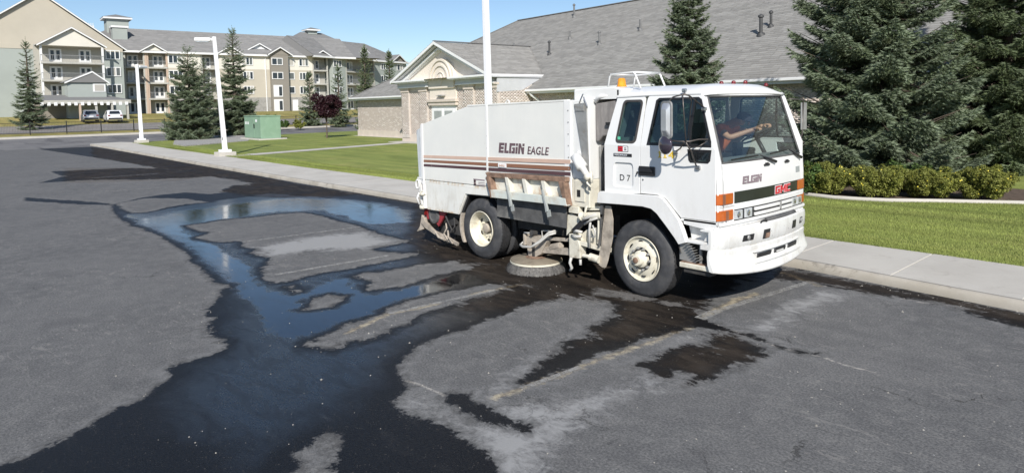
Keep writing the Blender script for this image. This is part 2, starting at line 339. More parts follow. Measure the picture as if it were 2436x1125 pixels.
# asphalt material ------------------------------------------------------------------------------------------------
def asphalt_mat():
    m, t, out = new_mat('asphalt'); p = nd(t, 'ShaderNodeBsdfPrincipled'); t.links.new(p.outputs[0], out.inputs[0])
    co = coords(t, 'Object'); at = lambda n: nd(t, 'ShaderNodeAttribute', attribute_name=n).outputs['Fac']
    A = lambda *a: math_(t, 'ADD', *a); Mu = lambda *a: math_(t, 'MULTIPLY', *a); Sb = lambda *a: math_(t, 'SUBTRACT', *a)
    amp = lambda n, k: Mu(Sb(n, .5), k)
    wet, pool, deep, lit, brn, yel, ll = [at(k) for k in ('wet', 'pool', 'deep', 'lit', 'brn', 'yel', 'lline')]
    e1 = noise(t, co, 2.4, 10, .70, .7); e2 = noise(t, co, 9, 6, .72, .8); e3 = noise(t, co, 30, 4, .75)
    bf0 = noise(t, co, 1.8, 7, .65, .4); silt = mr(t, A(brn, amp(bf0, .8)), -.15, .2)
    e4 = noise(t, coords(t, 'Object', (.30, 1.7, 1)), 1.9, 9, .76, .5); e5 = noise(t, coords(t, 'Object', (.8, .8, 1)), 3.4, 8, .74, 1.0)
    wet = Sb(wet, Mu(silt, Mu(math_(t, 'MAXIMUM', Sb(wet, .22), 0.0), .72)))
    wsd = A(A(A(wet, amp(e1, .40)), A(amp(e2, .26), amp(e3, .10))), Mu(silt, A(A(amp(e4, 1.5), amp(e5, .7)), -.02)))
    wmask = mr(t, A(wsd, Mu(silt, amp(e5, .12))), -.022, .028)
    damp = Mu(mr(t, A(wsd, amp(e2, .25)), -.16, .02), Sb(1.0, wmask))
    rim = Mu(mr(t, wsd, -.22, -.02), Sb(1.0, wmask))
    # dry asphalt: binder, stones, dust
    f1 = noise(t, co, .5, 6, .62); f2 = noise(t, co, 48, 3, .72); f3 = noise(t, co, 4.2, 8, .72, .5); f4 = noise(t, co, 1.6, 7, .7, 1.2)
    dry = mixc(t, mr(t, f1, .3, .72), (.103, .104, .106), (.137, .137, .137))
    dry = mixc(t, mr(t, f3, .38, .72), dry, (.160, .159, .157))
    dry = mixc(t, Mu(mr(t, f4, .50, .70), .5), dry, (.095, .095, .098))
    dry = mixc(t, 1.0, dry, mixc(t, mr(t, f2, .32, .70), (.62, .62, .63), (1.32, 1.31, 1.28)), 'MULTIPLY')
    vs_ = nd(t, 'ShaderNodeTexVoronoi'); vs_.inputs['Scale'].default_value = 85; t.links.new(co, vs_.inputs['Vector'])
    stone = Mu(mr(t, vs_.outputs['Distance'], .34, .18), mr(t, noise(t, co, 31, 2, .6), .56, .66))
    dry = mixc(t, Mu(stone, .5), dry, (.27, .265, .25))
    vf = nd(t, 'ShaderNodeTexVoronoi'); vf.inputs['Scale'].default_value = 10; t.links.new(co, vf.inputs['Vector'])
    fleck = Mu(mr(t, vf.outputs['Distance'], .075, .045), mr(t, noise(t, co, 2.1, 2), .48, .6))
    dry = mixc(t, Mu(fleck, .85), dry, (.42, .42, .41))
    # fine cracks, only in the older paving to the right of the truck, and drying scribbles
    old = mr(t, noise(t, co, .33, 3), .44, .56)
    cv = nd(t, 'ShaderNodeTexVoronoi', feature='DISTANCE_TO_EDGE'); cv.inputs['Scale'].default_value = 1.15
    wv = nd(t, 'ShaderNodeVectorMath', operation='ADD'); nz = nd(t, 'ShaderNodeTexNoise'); nz.inputs['Scale'].default_value = 2.4; nz.inputs['Detail'].default_value = 7; nz.inputs['Roughness'].default_value = .7; t.links.new(co, nz.inputs['Vector'])
    sc_ = nd(t, 'ShaderNodeVectorMath', operation='SCALE'); sc_.inputs['Scale'].default_value = .55; t.links.new(nz.outputs['Color'], sc_.inputs[0]); t.links.new(co, wv.inputs[0]); t.links.new(sc_.outputs[0], wv.inputs[1]); t.links.new(wv.outputs[0], cv.inputs['Vector'])
    crk = Mu(Mu(mr(t, cv.outputs['Distance'], .010, .003), mr(t, noise(t, co, .8, 3), .56, .61)), old)
    sc = noise(t, coords(t, 'Object', (1.2, 3.2, 1)), 2.2, 9, .78, 1.8)
    scr = Mu(Mu(mr(t, sc, .555, .62), mr(t, sc, .70, .64)), mr(t, noise(t, co, .35, 3), .44, .56))
    dry = mixc(t, Mu(scr, .62), dry, (.245, .235, .22))
    # pale dried residue
    lf = noise(t, co, 3.0, 10, .76, .9); lf2 = noise(t, coords(t, 'Object', (1, 2.2, 1)), 7, 7, .75, .6)
    lm = mr(t, A(A(lit, amp(lf, 1.2)), amp(lf2, .7)), -.02, .42)
    dry = mixc(t, Mu(lm, .80), dry, (.33, .33, .325))
    dry = mixc(t, Mu(rim, Mu(mr(t, lf, .38, .58), .6)), dry, (.25, .25, .248))
    bf = noise(t, co, 1.8, 7, .65, .4)
    bm_ = Mu(mr(t, A(brn, amp(bf, .8)), -.08, .25), .8)
    yn = noise(t, co, 8, 7, .74, .4)
    ym = mr(t, A(yel, amp(yn, .34)), -.075, .02); lm2 = mr(t, A(ll, amp(yn, .06)), -.026, -.008)
    dry = mixc(t, Mu(ym, .85), dry, mixc(t, mr(t, yn, .38, .60), (.20, .145, .075), (.42, .37, .27)))
    dry = mixc(t, Mu(lm2, .75), dry, (.40, .375, .34))
    dry = mixc(t, Mu(bm_, .4), dry, (.115, .095, .078))
    dry = mixc(t, Mu(crk, .7), dry, (.025, .024, .023))
    dry = mixc(t, Mu(damp, .60), dry, (.040, .039, .038))
    # wet asphalt
    wn = noise(t, co, 55, 3, .72); wn2 = noise(t, co, .9, 7, .66, .6); wn3 = noise(t, coords(t, 'Object', (.5, 1.6, 1)), 2.6, 8, .74, .8)
    wetc = mixc(t, mr(t, wn, .3, .75), (.0035, .0037, .0045), (.013, .013, .0145))
    wetc = mixc(t, Mu(bm_, mr(t, wn2, .25, .7, .4, .95)), wetc, mixc(t, mr(t, wn3, .35, .66), (.017, .013, .010), (.062, .048, .036)))
    wetc = mixc(t, Mu(mr(t, wn3, .56, .70), .35), wetc, (.045, .043, .042))
    wetc = mixc(t, Mu(ym, .7), wetc, mixc(t, mr(t, yn, .4, .62), (.05, .034, .018), (.15, .12, .08)))
    g1 = nd(t, 'ShaderNodeTexVoronoi'); g1.inputs['Scale'].default_value = 48; t.links.new(co, g1.inputs['Vector'])
    gm = Mu(mr(t, g1.outputs['Distance'], .26, .12), mr(t, noise(t, co, 17, 2, .6), .54, .62))
    wetc = mixc(t, Mu(gm, .55), wetc, (.17, .155, .13))
    t.links.new(mixc(t, wmask, dry, wetc), p.inputs['Base Color'])
    pn = noise(t, co, 1.3, 7, .66, .6); pn2 = noise(t, coords(t, 'Object', (.6, 1.7, 1)), 3.2, 8, .72, .6)
    inner = mr(t, wsd, .02, .22)
    pm_ = Mu(mr(t, A(pool, amp(pn, .9)), -.35, .45), mr(t, pn2, .28, .60, .45, 1.0))
    dm_ = mr(t, A(A(deep, amp(pn, .7)), amp(pn2, .5)), -.08, .10)
    a1, a2 = Mu(pm_, inner), Mu(dm_, inner)
    rw = math_(t, 'MULTIPLY_ADD', a1, -.26, .50); rw = math_(t, 'MULTIPLY_ADD', a2, -.19, rw)
    mm = nd(t, 'ShaderNodeMix', data_type='FLOAT'); t.links.new(wmask, mm.inputs[0]); mm.inputs[2].default_value = .9; t.links.new(rw, mm.inputs[3])
    t.links.new(math_(t, 'MULTIPLY_ADD', Mu(silt, mr(t, wn2, .3, .6, .3, 1.0)), .20, mm.outputs[0], clamp=True), p.inputs['Roughness'])
    t.links.new(A(math_(t, 'MULTIPLY_ADD', wmask, -.12, .35), A(A(Mu(a1, .45), Mu(a2, .12)), Mu(silt, -.13))), p.inputs['Specular IOR Level'])
    h = A(A(f2, Mu(noise(t, co, 160, 2, .5), .6)), Mu(Mu(crk, Sb(1.0, wmask)), -3.0))
    b = nd(t, 'ShaderNodeBump'); b.inputs['Distance'].default_value = .007; t.links.new(h, b.inputs['Height'])
    fl = Mu(wmask, math_(t, 'MAXIMUM', Mu(a1, .42), Mu(a2, .965)))
    t.links.new(Mu(Sb(1.0, fl), .62), b.inputs['Strength']); t.links.new(b.outputs[0], p.inputs['Normal'])
    return m
M['asphalt'] = asphalt_mat()
def build_lot():
    """fine sheet of asphalt: rings round the camera's foot so that near ground is finest"""
    na, nr = 560, 600
    az = np.linspace(R_(84), R_(196), na); rr = np.geomspace(2.2, 62, nr)
    A, Rr = np.meshgrid(az, rr); X = CAM_C.x+np.cos(A)*Rr; Y = CAM_C.y+np.sin(A)*Rr
    P = np.stack([X.ravel(), Y.ravel()], 1)
    cur = np.interp(P[:, 0], *zip(*[(x, CURB(x)) for x in np.linspace(-60, 14, 60)]))
    wet = np.full(len(P), -1.0)
    for q in WETP: wet = np.maximum(wet, sdf(P, gp(q)))
    for q in DRYP: wet = np.minimum(wet, -sdf(P, gp(q)))
    def un(L):
        o = np.full(len(P), -1.0)
        for q in L: o = np.maximum(o, sdf(P, gp(q)))
        return o
    def ln(L):
        o = np.full(len(P), 1e9)
        for q in L:
            g = gp(q)
            for i in range(len(g)-1): o = np.minimum(o, seg_d2(P, g[i], g[i+1]))
        return -np.minimum(np.sqrt(o), 1.0)
    i = np.arange(nr-1)[:, None]*na+np.arange(na-1)[None, :]; i = i.ravel()
    F = np.stack([i, i+1, i+na+1, i+na], 1)
    cx = P[F].mean(1); keep = cx[:, 1] < np.interp(cx[:, 0], *zip(*[(x, CURB(x)) for x in np.linspace(-60, 14, 60)]))+.08
    keep &= cx[:, 0] > -58.5
    F = F[keep]
    V = np.concatenate([P, np.zeros((len(P), 1))], 1)
    used = np.unique(F); rem = np.full(len(V), -1); rem[used] = np.arange(len(used)); F = rem[F]; V = V[used]
    # two faces: flip so normals face up
    n = np.cross(V[F[0, 1]]-V[F[0, 0]], V[F[0, 2]]-V[F[0, 0]])
    if n[2] < 0: F = F[:, ::-1]
    att = {k: ('POINT', a[used]) for k, a in dict(wet=wet, pool=un(POOLP), deep=un(DEEPP), lit=un(LITP), brn=un(BRNP), yel=ln(LINES_YEL), lline=ln(LINES_LIT)).items()}
    return tag(np_mesh('parking_lot', V, F, M['asphalt'], attrs=att), kind='structure')
lot = build_lot()
# base ground to the horizon and the rising land past the road
M['soil'] = pm('dry_soil', (.16, .145, .10), .95, var=.25, vs=.4, bmp=.3, bs=8)
def grid_sheet(name, xs, ys, zf, m, parent=None, kind='structure'):
    X, Y = np.meshgrid(xs, ys); Z = zf(X, Y); V = np.stack([X.ravel(), Y.ravel(), Z.ravel()], 1); na = len(xs)
    i = (np.arange(len(ys)-1)[:, None]*na+np.arange(na-1)[None, :]).ravel(); F = np.stack([i, i+1, i+na+1, i+na], 1)
    o = np_mesh(name, V, F, m, parent, smooth=True)
    if kind: o['kind'] = kind
    return o
grid_sheet('ground', np.concatenate([np.linspace(-900, -200, 8), np.linspace(-190, 60, 40), np.linspace(90, 600, 5)]), np.linspace(-700, 900, 30), lambda x, y: terr(x)-.08, M['soil'])
# asphalt beyond the fine sheet: rest of the lot (behind and beside the camera) and the cross road
def road_mat(name, a=(.14, .136, .136), b=(.19, .185, .18), stains=True):
    m, t, out = new_mat(name); p = nd(t, 'ShaderNodeBsdfPrincipled'); t.links.new(p.outputs[0], out.inputs[0]); co = coords(t, 'Object')
    c = mixc(t, mr(t, noise(t, co, .3, 6, .6), .35, .7), a, b)
    if stains: c = mixc(t, math_(t, 'MULTIPLY', mr(t, noise(t, coords(t, 'Object', (.25, 1, 1)), .35, 7, .7, 1.0), .5, .62), .6), c, (.065, .063, .068))
    c = mixc(t, 1.0, c, mixc(t, noise(t, co, 30, 2, .7), (.75,)*3, (1.2,)*3), 'MULTIPLY')
    t.links.new(c, p.inputs['Base Color']); p.inputs['Roughness'].default_value = .88
    t.links.new(bump(t, noise(t, co, 60, 2), .4, .005), p.inputs['Normal']); return m
M['road'] = road_mat('road_asphalt')
o = MB().add([(x, y, -.012) for x, y in ((-58.6, -60), (60, -60), (60, 2.0), (14, 1.75), (-10, 3.0), (-58.6, 3.9))], [(0, 1, 2, 3, 4, 5)]).build('parking_lot_apron', M['road'], fixn=False, kind='structure')
grid_sheet('road', np.linspace(-76.2, -58.0, 12), np.linspace(-150, 240, 30), lambda x, y: terr(x)-.004+0*y, M['road'])
# worn parking lines
def _p(): pass
def paint_mat():
    m, t, out = new_mat('worn_line_paint'); p = nd(t, 'ShaderNodeBsdfPrincipled'); tr = nd(t, 'ShaderNodeBsdfTransparent'); mx = nd(t, 'ShaderNodeMixShader')
    co = coords(t, 'Object'); k = mr(t, noise(t, co, 9, 8, .75), .35, .62, .15, .75)
    p.inputs['Base Color'].default_value = (.34, .335, .32, 1); p.inputs['Roughness'].default_value = .85
    t.links.new(k, mx.inputs[0]); t.links.new(tr.outputs[0], mx.inputs[1]); t.links.new(p.outputs[0], mx.inputs[2]); t.links.new(mx.outputs[0], out.inputs[0]); return m
M['line'] = paint_mat()
for a, b, wd in [((576,576),(856,540),.09), ((655,654),(925,608),.10), ((925,746),(1180,690),.08), ((1240,925),(1380,873),.07), ((1664,758),(1700,742),.15), ((1700,742),(1920,672),.10),
                 ((218,457),(400,446),.10), ((218,440),(420,426),.10), ((218,424),(380,413),.10)]:
    A, B = G(*a), G(*b); d = (B-A).normalized(); s = Vector((-d.y, d.x, 0))*wd/2; z = Vector((0, 0, .004))
    MB().add([A-s+z, B-s+z, B+s+z, A+s+z], [(0, 1, 2, 3)]).build('parking_line', M['line'], lot)
for x in (-12.4, -15.3): pass
# gutter, kerb and sidewalk -----------------------------------------------------------------------------------------
def concrete_mat(name, a=(.45, .425, .38), b=(.52, .495, .445), dirt=(.25, .22, .18), da=.4):
    m, t, out = new_mat(name); p = nd(t, 'ShaderNodeBsdfPrincipled'); t.links.new(p.outputs[0], out.inputs[0]); co = coords(t, 'Object')
    c = mixc(t, mr(t, noise(t, co, .9, 6, .6), .3, .7), a, b)
    c = mixc(t, math_(t, 'MULTIPLY', mr(t, noise(t, co, 2.6, 9, .78, .5), .52, .72), da), c, dirt)
    c = mixc(t, 1.0, c, mixc(t, noise(t, co, 70, 2, .7), (.9,)*3, (1.06,)*3), 'MULTIPLY')
    t.links.new(c, p.inputs['Base Color']); p.inputs['Roughness'].default_value = .85
    t.links.new(bump(t, noise(t, co, 90, 3), .3, .004), p.inputs['Normal']); return m
M['conc'] = concrete_mat('sidewalk_concrete'); M['curb'] = concrete_mat('kerb_concrete', (.33, .30, .25), (.42, .39, .34), (.10, .085, .07), .9)
walk = tag(empty('sidewalk', (0, 0, 0)), kind='structure')
xs = [-57.5]
while xs[-1] < 12: xs.append(xs[-1]+1.533)
off = .58-min(xs, key=lambda v: abs(v-.58)); xs = [x+off for x in xs]
H = .13
for i in range(len(xs)-1):
    a, b = xs[i]+.006, xs[i+1]-.006; mb = MB(); q = random.uniform(-.002, .002)
    P = [(a, CURB(a)+.10), (b, CURB(b)+.10), (b, LAWN(b)), (a, LAWN(a))]
    vs = [(x, y, -.05) for x, y in P]+[(x, y, H+q) for x, y in P]
    mb.add(vs, [(0, 3, 2, 1), (4, 5, 6, 7), (0, 1, 5, 4), (1, 2, 6, 5), (2, 3, 7, 6), (3, 0, 4, 7)])
    mb.build('slab', M['conc'], walk, bev=.008, seg=1, fixn=True)
MB().add([(xs[0]-.8, 4.0, H), (xs[0], CURB(xs[0]), H), (xs[0], LAWN(xs[0]), H), (xs[0]-1.6, 6.4, H)], [(0, 1, 2, 3)]).build('slab', M['conc'], walk)
# kerb: rounded profile swept along the walk, chipped a little
kp = [(0.0, -.05), (0.0, .02), (.012, .075), (.03, .108), (.06, .126), (.103, .131), (.103, -.05)]
V = []; N = 620; kx = np.linspace(-58.2, 13.5, N)
nn = np.cumsum(RNG.normal(0, 1, N)); nn = nn-np.convolve(nn, np.ones(9)/9, 'same')
for i, x in enumerate(kx):
    c = CURB(x); j = float(np.clip(nn[i]*.004, -.012, .012))
    for k, (dy, z) in enumerate(kp): V.append((x, c+dy+(j if 0 < k < 4 else 0), z))
V = np.array(V); K = len(kp); ii = (np.arange(N-1)[:, None]*K+np.arange(K-1)[None, :]).ravel()
np_mesh('kerb', V, np.stack([ii, ii+K, ii+K+1, ii+1], 1), M['curb'], smooth=True)['kind'] = 'structure'
# lawn -------------------------------------------------------------------------------------------------------------------
def grass_mat(name, a, b, c3, scale=1.0, mow=True):
    m, t, out = new_mat(name); p = nd(t, 'ShaderNodeBsdfPrincipled'); t.links.new(p.outputs[0], out.inputs[0]); co = coords(t, 'Object')
    c = mixc(t, mr(t, noise(t, coords(t, 'Object', (.25, 1, 1)), 1.1*scale, 6, .62, .6), .35, .68), a, b)
    c = mixc(t, math_(t, 'MULTIPLY', mr(t, noise(t, co, .5*scale, 5, .7), .52, .75), .7), c, c3)
    c = mixc(t, 1.0, c, mixc(t, mr(t, noise(t, coords(t, 'Object', (.06, 1.5, 1)), 1.0, 3, .5), .38, .62), (.86, .90, .87), (1.06, 1.04, 1.02)), 'MULTIPLY')
    c = mixc(t, 1.0, c, mixc(t, mr(t, noise(t, co, 38, 3, .8), .3, .7), (.6,)*3, (1.3, 1.3, 1.2)), 'MULTIPLY')
    t.links.new(c, p.inputs['Base Color']); p.inputs['Roughness'].default_value = .9; p.inputs['Specular IOR Level'].default_value = .2
    t.links.new(bump(t, noise(t, co, 70, 3, .7), .45, .02), p.inputs['Normal']); return m
M['lawn'] = grass_mat('lawn_grass', (.18, .215, .06), (.255, .29, .085), (.32, .305, .115))
M['dry'] = grass_mat('dry_grass', (.25, .215, .075), (.34, .29, .12), (.17, .19, .055), .4)
lx = np.concatenate([np.linspace(-57.4, -20, 34), np.linspace(-19, 14, 34), np.linspace(16, 60, 8)]); V = []; ty = np.array([0, .02, .06, .12, .2, .3, .45, .6, .8, 1.0])
for t_ in ty:
    for x in lx:
        y0 = LAWN(min(x, 14)); V.append((x, y0+(62-y0)*t_, .125+.14*min(1, t_*4)))
V = np.array(V); na = len(lx); ii = (np.arange(len(ty)-1)[:, None]*na+np.arange(na-1)[None, :]).ravel()
np_mesh('lawn', V, np.stack([ii, ii+1, ii+na+1, ii+na], 1), M['lawn'], smooth=True)['kind'] = 'structure'
grid_sheet('dry_grass', np.concatenate([np.linspace(-130, -76.9, 26)]), np.linspace(-120, 240, 40), lambda x, y: terr(x)+.03+0*y, M['dry'])
# kerb on the far side of the road, far walk, van lot
for nm, x0, x1, z, m_ in (('far_kerb', -77.0, -76.2, .16, M['conc']), ('far_path', -79.4, -77.6, .05, M['conc'])):
    mb = MB()
    z0 = float(terr((x0+x1)/2)); mb.box(x0, x1, -150, 240, z0-.1, z0+z); mb.build(nm, m_, kind='structure')
M['lot2'] = road_mat('far_lot_asphalt', (.2, .185, .17), (.27, .25, .23), False)
grid_sheet('far_parking_lot', np.linspace(-98, -83.5, 8), np.linspace(-60, 60, 20), lambda x, y: terr(x)+.06+0*y, M['lot2'])
# narrow concrete path from the lamp post pad to the entrance of the brick building
def flat(name, pts, z0, z1, m, kind='structure', parent=None, bev=0):
    mb = MB(); mb.prism([(p[0], p[1]) for p in pts], lambda a, b: (a, b, z0), lambda a, b: (a, b, z1)); return mb.build(name, m, parent, kind=kind, bev=bev)
mb = MB(); pv = []
for y in np.linspace(5.75, 20.5, 16):
    x = -32.6-(y-5.75)*.073; z = .125+.14*min(1, (y-LAWN(x))/(62-LAWN(x))*4)+.012
    pv += [(x, y, z), (x+1.35, y, z)]
mb.add(pv, [(2*i, 2*i+1, 2*i+3, 2*i+2) for i in range(15)]); mb.build('path', M['conc'], kind='structure')
# grass blades of the near lawn (real blades, one mesh) and along its edges
def blades(name, n, xr, yf, zb, hmin, hmax, m, seed=1):
    r = np.random.default_rng(seed); x = r.uniform(*xr, n); lo, hi = yf(x); y = lo+(hi-lo)*r.random(n)**1.25
    z = zb(y, x); a = r.uniform(0, 2*np.pi, n); h = r.uniform(hmin, hmax, n); wd = r.uniform(.004, .008, n)
    lx_, ly_ = r.normal(0, .35, n)*h, r.normal(0, .35, n)*h
    p0 = np.stack([x-np.cos(a)*wd, y-np.sin(a)*wd, z-.01], 1); p1 = np.stack([x+np.cos(a)*wd, y+np.sin(a)*wd, z-.01], 1); p2 = np.stack([x+lx_, y+ly_, z+h], 1)
    V = np.stack([p0, p1, p2], 1).reshape(-1, 3); F = np.arange(3*n).reshape(-1, 3)
    o = np_mesh(name, V, F, m); o['kind'] = 'stuff'; return o
M['blade'] = pm('grass_blades', (.215, .255, .068), .7, var=.5, vs=1.1, spec=.2, stretch=(.10, 1.6, 1), dirt=(.30, .27, .11), ds=.9, da=.5)
LW = np.vectorize(LAWN)
zl = lambda y, x: .125+.14*np.minimum(1, (y-LW(x))/(62-LW(x))*4)
o = blades('lawn_grass_blades', 150000, (-4.5, 9.0), lambda x: (LW(x)-.03, LW(x)+6.8), zl, .018, .042, M['blade'], 3)
tag(o, 'short mown green grass blades on the lawn in front of the hedge of shrubs', 'grass')
o = blades('lawn_edge_grass', 40000, (-45, -8), lambda x: (LW(x)-.05, LW(x)+1.2), zl, .03, .07, M['blade'], 4)
tag(o, 'short grass along the lawn edge left of the truck', 'grass')

# loose grit, stones and leaf bits lying on the asphalt
r = np.random.default_rng(12); n = 900; x = r.uniform(-6, 5.5, n); y = r.uniform(-6, 2.4, n); k = r.random(n) < .35; cx_ = r.uniform(-14, 6, n); y = np.where(k, np.array([CURB(v) for v in cx_])-np.abs(r.normal(.06, .12, n)), y); x = np.where(k, cx_, x)
s3 = r.uniform(.003, .009, n)*np.where(r.random(n) < .06, 1.7, 1); a = r.uniform(0, 6.28, n); base = np.stack([x, y, 0*x], 1)
ring_ = [base+np.stack([np.cos(a+q)*s3*r.uniform(.7, 1.3, n), np.sin(a+q)*s3*r.uniform(.7, 1.3, n), 0*x], 1) for q in (0, 1.57, 3.14, 4.71)]+[base+np.stack([0*x, 0*x, s3*.9], 1)]
V = np.stack(ring_, 1).reshape(-1, 3); b5 = (np.arange(n)*5)[:, None]; F = np.concatenate([b5+np.array(q) for q in ([0, 1, 4], [1, 2, 4], [2, 3, 4], [3, 0, 4])])
M['grit'] = pm('pale_grit', (.36, .34, .30), .9, var=.4, vs=3)
o = np_mesh('loose_grit', V, F, M['grit'], lot); o['kind'] = 'stuff'
# ================================================================== THE SWEEPER TRUCK (x forward, y away from the camera, metres)
def truck_white(name, col, rough, amt, z1=1.7, z0=.5, dirt=(.38, .34, .28)):
    m, t, out = new_mat(name); p = nd(t, 'ShaderNodeBsdfPrincipled'); t.links.new(p.outputs[0], out.inputs[0]); co = coords(t, 'Object')
    sp = nd(t, 'ShaderNodeSeparateXYZ'); t.links.new(co, sp.inputs[0])
    c = mixc(t, mr(t, noise(t, co, 1.3, 6, .6), .3, .7), tuple(x*.95 for x in col), col)
    g = noise(t, coords(t, 'Object', (1.6, 1.6, .6)), 3.5, 9, .75, .3); lo = mr(t, sp.outputs[2], z1, z0, .10, 1.0)
    k = math_(t, 'MULTIPLY', math_(t, 'MULTIPLY', mr(t, g, .42, .70), lo), amt)
    c = mixc(t, k, c, dirt)
    s2 = noise(t, coords(t, 'Object', (7, 7, 1.0)), 3, 6, .7); c = mixc(t, math_(t, 'MULTIPLY', mr(t, s2, .60, .72), .10), c, (.45, .42, .36))
    ch = noise(t, co, 14, 6, .7); c = mixc(t, math_(t, 'MULTIPLY', mr(t, ch, .735, .75), .5), c, (.25, .20, .16))
    t.links.new(c, p.inputs['Base Color']); t.links.new(math_(t, 'MULTIPLY_ADD', k, .4, rough), p.inputs['Roughness']); p.inputs['Coat Weight'].default_value = .25
    t.links.new(bump(t, noise(t, co, 1.7, 2, .5), .16, .03), p.inputs['Normal']); return m
M['white'] = truck_white('cab_white_paint', (.76, .76, .745), .28, .40); M['whitex'] = truck_white('bumper_white_paint', (.74, .74, .72), .36, .5, 2.2, .4)
def aged_mat():
    m, t, out = new_mat('hopper_aged_white_paint'); p = nd(t, 'ShaderNodeBsdfPrincipled'); t.links.new(p.outputs[0], out.inputs[0]); co = coords(t, 'Object')
    c = mixc(t, mr(t, noise(t, co, .8, 6, .6), .3, .7), (.66, .665, .635), (.74, .735, .69))
    # faint vertical run marks
    c = mixc(t, math_(t, 'MULTIPLY', mr(t, noise(t, coords(t, 'Object', (6, 1, .5)), 3.0, 6, .7), .55, .8), .25), c, (.58, .56, .50))
    c = mixc(t, math_(t, 'MULTIPLY', mr(t, noise(t, coords(t, 'Object', (2, 2, .8)), 7, 5, .6), .72, .76), .6), c, (.36, .33, .30))
    sp = nd(t, 'ShaderNodeSeparateXYZ'); t.links.new(co, sp.inputs[0]); z = sp.outputs[2]
    # rust bleeding along the low seam and skirt edges
    band = math_(t, 'MAXIMUM', mr(t, math_(t, 'ABSOLUTE', math_(t, 'SUBTRACT', z, 1.235)), .06, .0), mr(t, math_(t, 'ABSOLUTE', math_(t, 'SUBTRACT', z, .70)), .05, .0))
    low = mr(t, z, 1.45, 1.1)
    rn = noise(t, coords(t, 'Object', (1.6, 1.6, .45)), 4.5, 8, .72)
    rust = math_(t, 'MAXIMUM', math_(t, 'MULTIPLY', band, mr(t, rn, .45, .62)), math_(t, 'MULTIPLY', low, mr(t, rn, .62, .70)))
    c = mixc(t, math_(t, 'MULTIPLY', rust, .8), c, mixc(t, mr(t, noise(t, co, 30, 3), .4, .6), (.42, .24, .10), (.55, .40, .20)))
    gz_ = noise(t, coords(t, 'Object', (2.2, 2.2, .7)), 3.2, 8, .74); grm = math_(t, 'MULTIPLY', mr(t, z, 1.5, .75), mr(t, gz_, .42, .68))
    c = mixc(t, math_(t, 'MULTIPLY', grm, .45), c, (.40, .35, .27))
    scf = noise(t, coords(t, 'Object', (1, 1, 5)), 5, 7, .78, .6); c = mixc(t, math_(t, 'MULTIPLY', mr(t, scf, .665, .69), .55), c, (.33, .31, .29))
    t.links.new(c, p.inputs['Base Color']); p.inputs['Roughness'].default_value = .42
    t.links.new(bump(t, noise(t, coords(t, 'Object', (1, 1, 1)), 2.2, 3, .5), .25, .02), p.inputs['Normal']); return m
M['aged'] = aged_mat()
M['cream'] = pm('cream_machinery_paint', (.66, .63, .53), .5, var=.12, vs=4, dirt=(.22, .17, .11), ds=5, da=.75, bmp=.1, bs=50)
M['rimc'] = pm('wheel_cream_paint', (.70, .66, .54), .42, var=.1, vs=5, dirt=(.24, .19, .12), ds=7, da=.7)
M['rust'] = pm('rusty_steel', (.235, .15, .105), .8, var=.45, vs=9, dirt=(.16, .09, .06), ds=7, da=.7, bmp=.3, bs=80)
M['rustw'] = pm('rusting_white_paint', (.66, .64, .56), .6, var=.1, vs=4, dirt=(.38, .20, .09), ds=4.2, da=.95)
M['tyre'] = pm('tyre_rubber', (.048, .049, .053), .72, var=.25, vs=9, dirt=(.105, .10, .095), ds=5, da=.7, bmp=.15, bs=60)
M['tread'] = pm('tread_rubber', (.03, .03, .032), .8, var=.3, vs=9)
M['rubber'] = pm('dirty_rubber_sheet', (.085, .085, .085), .8, var=.3, vs=5, dirt=(.20, .195, .18), ds=2.2, da=.95, bmp=.2, bs=30)
M['mud'] = pm('dried_mud_on_steel', (.40, .35, .29), .9, var=.25, vs=7, dirt=(.13, .11, .09), ds=5, da=.8, bmp=.5, bs=40)
M['black'] = pm('black_plastic', (.018, .018, .02), .42, var=.2)
M['frame'] = pm('dark_chassis', (.035, .034, .034), .7, var=.3, vs=6, dirt=(.11, .10, .085), ds=4, da=.6)
M['intr'] = pm('cab_interior_grey', (.12, .13, .13), .8, var=.1)
M['intl'] = pm('cab_interior_light', (.30, .32, .31), .8, var=.1)
M['chrome'] = pm('bright_metal', (.62, .62, .62), .25, metal=1.0, var=.1)
M['pipe'] = pm('brown_grey_tube', (.12, .105, .095), .4, metal=.6, var=.2)
M['steel'] = pm('grey_steel', (.36, .36, .35), .45, metal=.4, var=.2, dirt=(.2, .17, .13), ds=8, da=.6)
M['intake'] = pm('dusty_grey_box', (.22, .205, .195), .8, var=.2, vs=2.5, dirt=(.36, .34, .31), ds=3, da=.7, stretch=(5, 5, 1))
M['glass'] = glass_mat('window_glass', (.62, .72, .72), .015, .07)
M['wglass'] = glass_mat('windscreen_glass', (.90, .95, .94), .02, .07)
M['mirror'] = pm('mirror_glass', (.75, .77, .8), .06, metal=1.0, var=.02)
M['amber'] = pm('amber_lens', (.46, .105, .018), .2, var=.1, vs=20, coat=.6)
M['amber2'] = pm('amber_beacon', (.75, .30, .02), .2, var=.25, vs=12, coat=.5)
M['redl'] = pm('red_lens', (.16, .013, .012), .2, var=.15, coat=.6)
M['redp'] = pm('red_painted_panel', (.30, .03, .04), .5, var=.25, vs=5, dirt=(.12, .09, .08), ds=4, da=.6)
M['lamp'] = pm('headlamp_glass', (.66, .68, .70), .18, metal=.35, var=.18, vs=9, coat=.5)
M['tan'] = pm('decal_tan', (.56, .40, .32), .5, var=.05); M['brown'] = pm('decal_brown', (.24, .115, .07), .5, var=.06)
M['maroon'] = pm('decal_maroon', (.085, .045, .05), .5, var=.08); M['elg'] = pm('decal_faded_maroon', (.13, .085, .095), .5, var=.1)
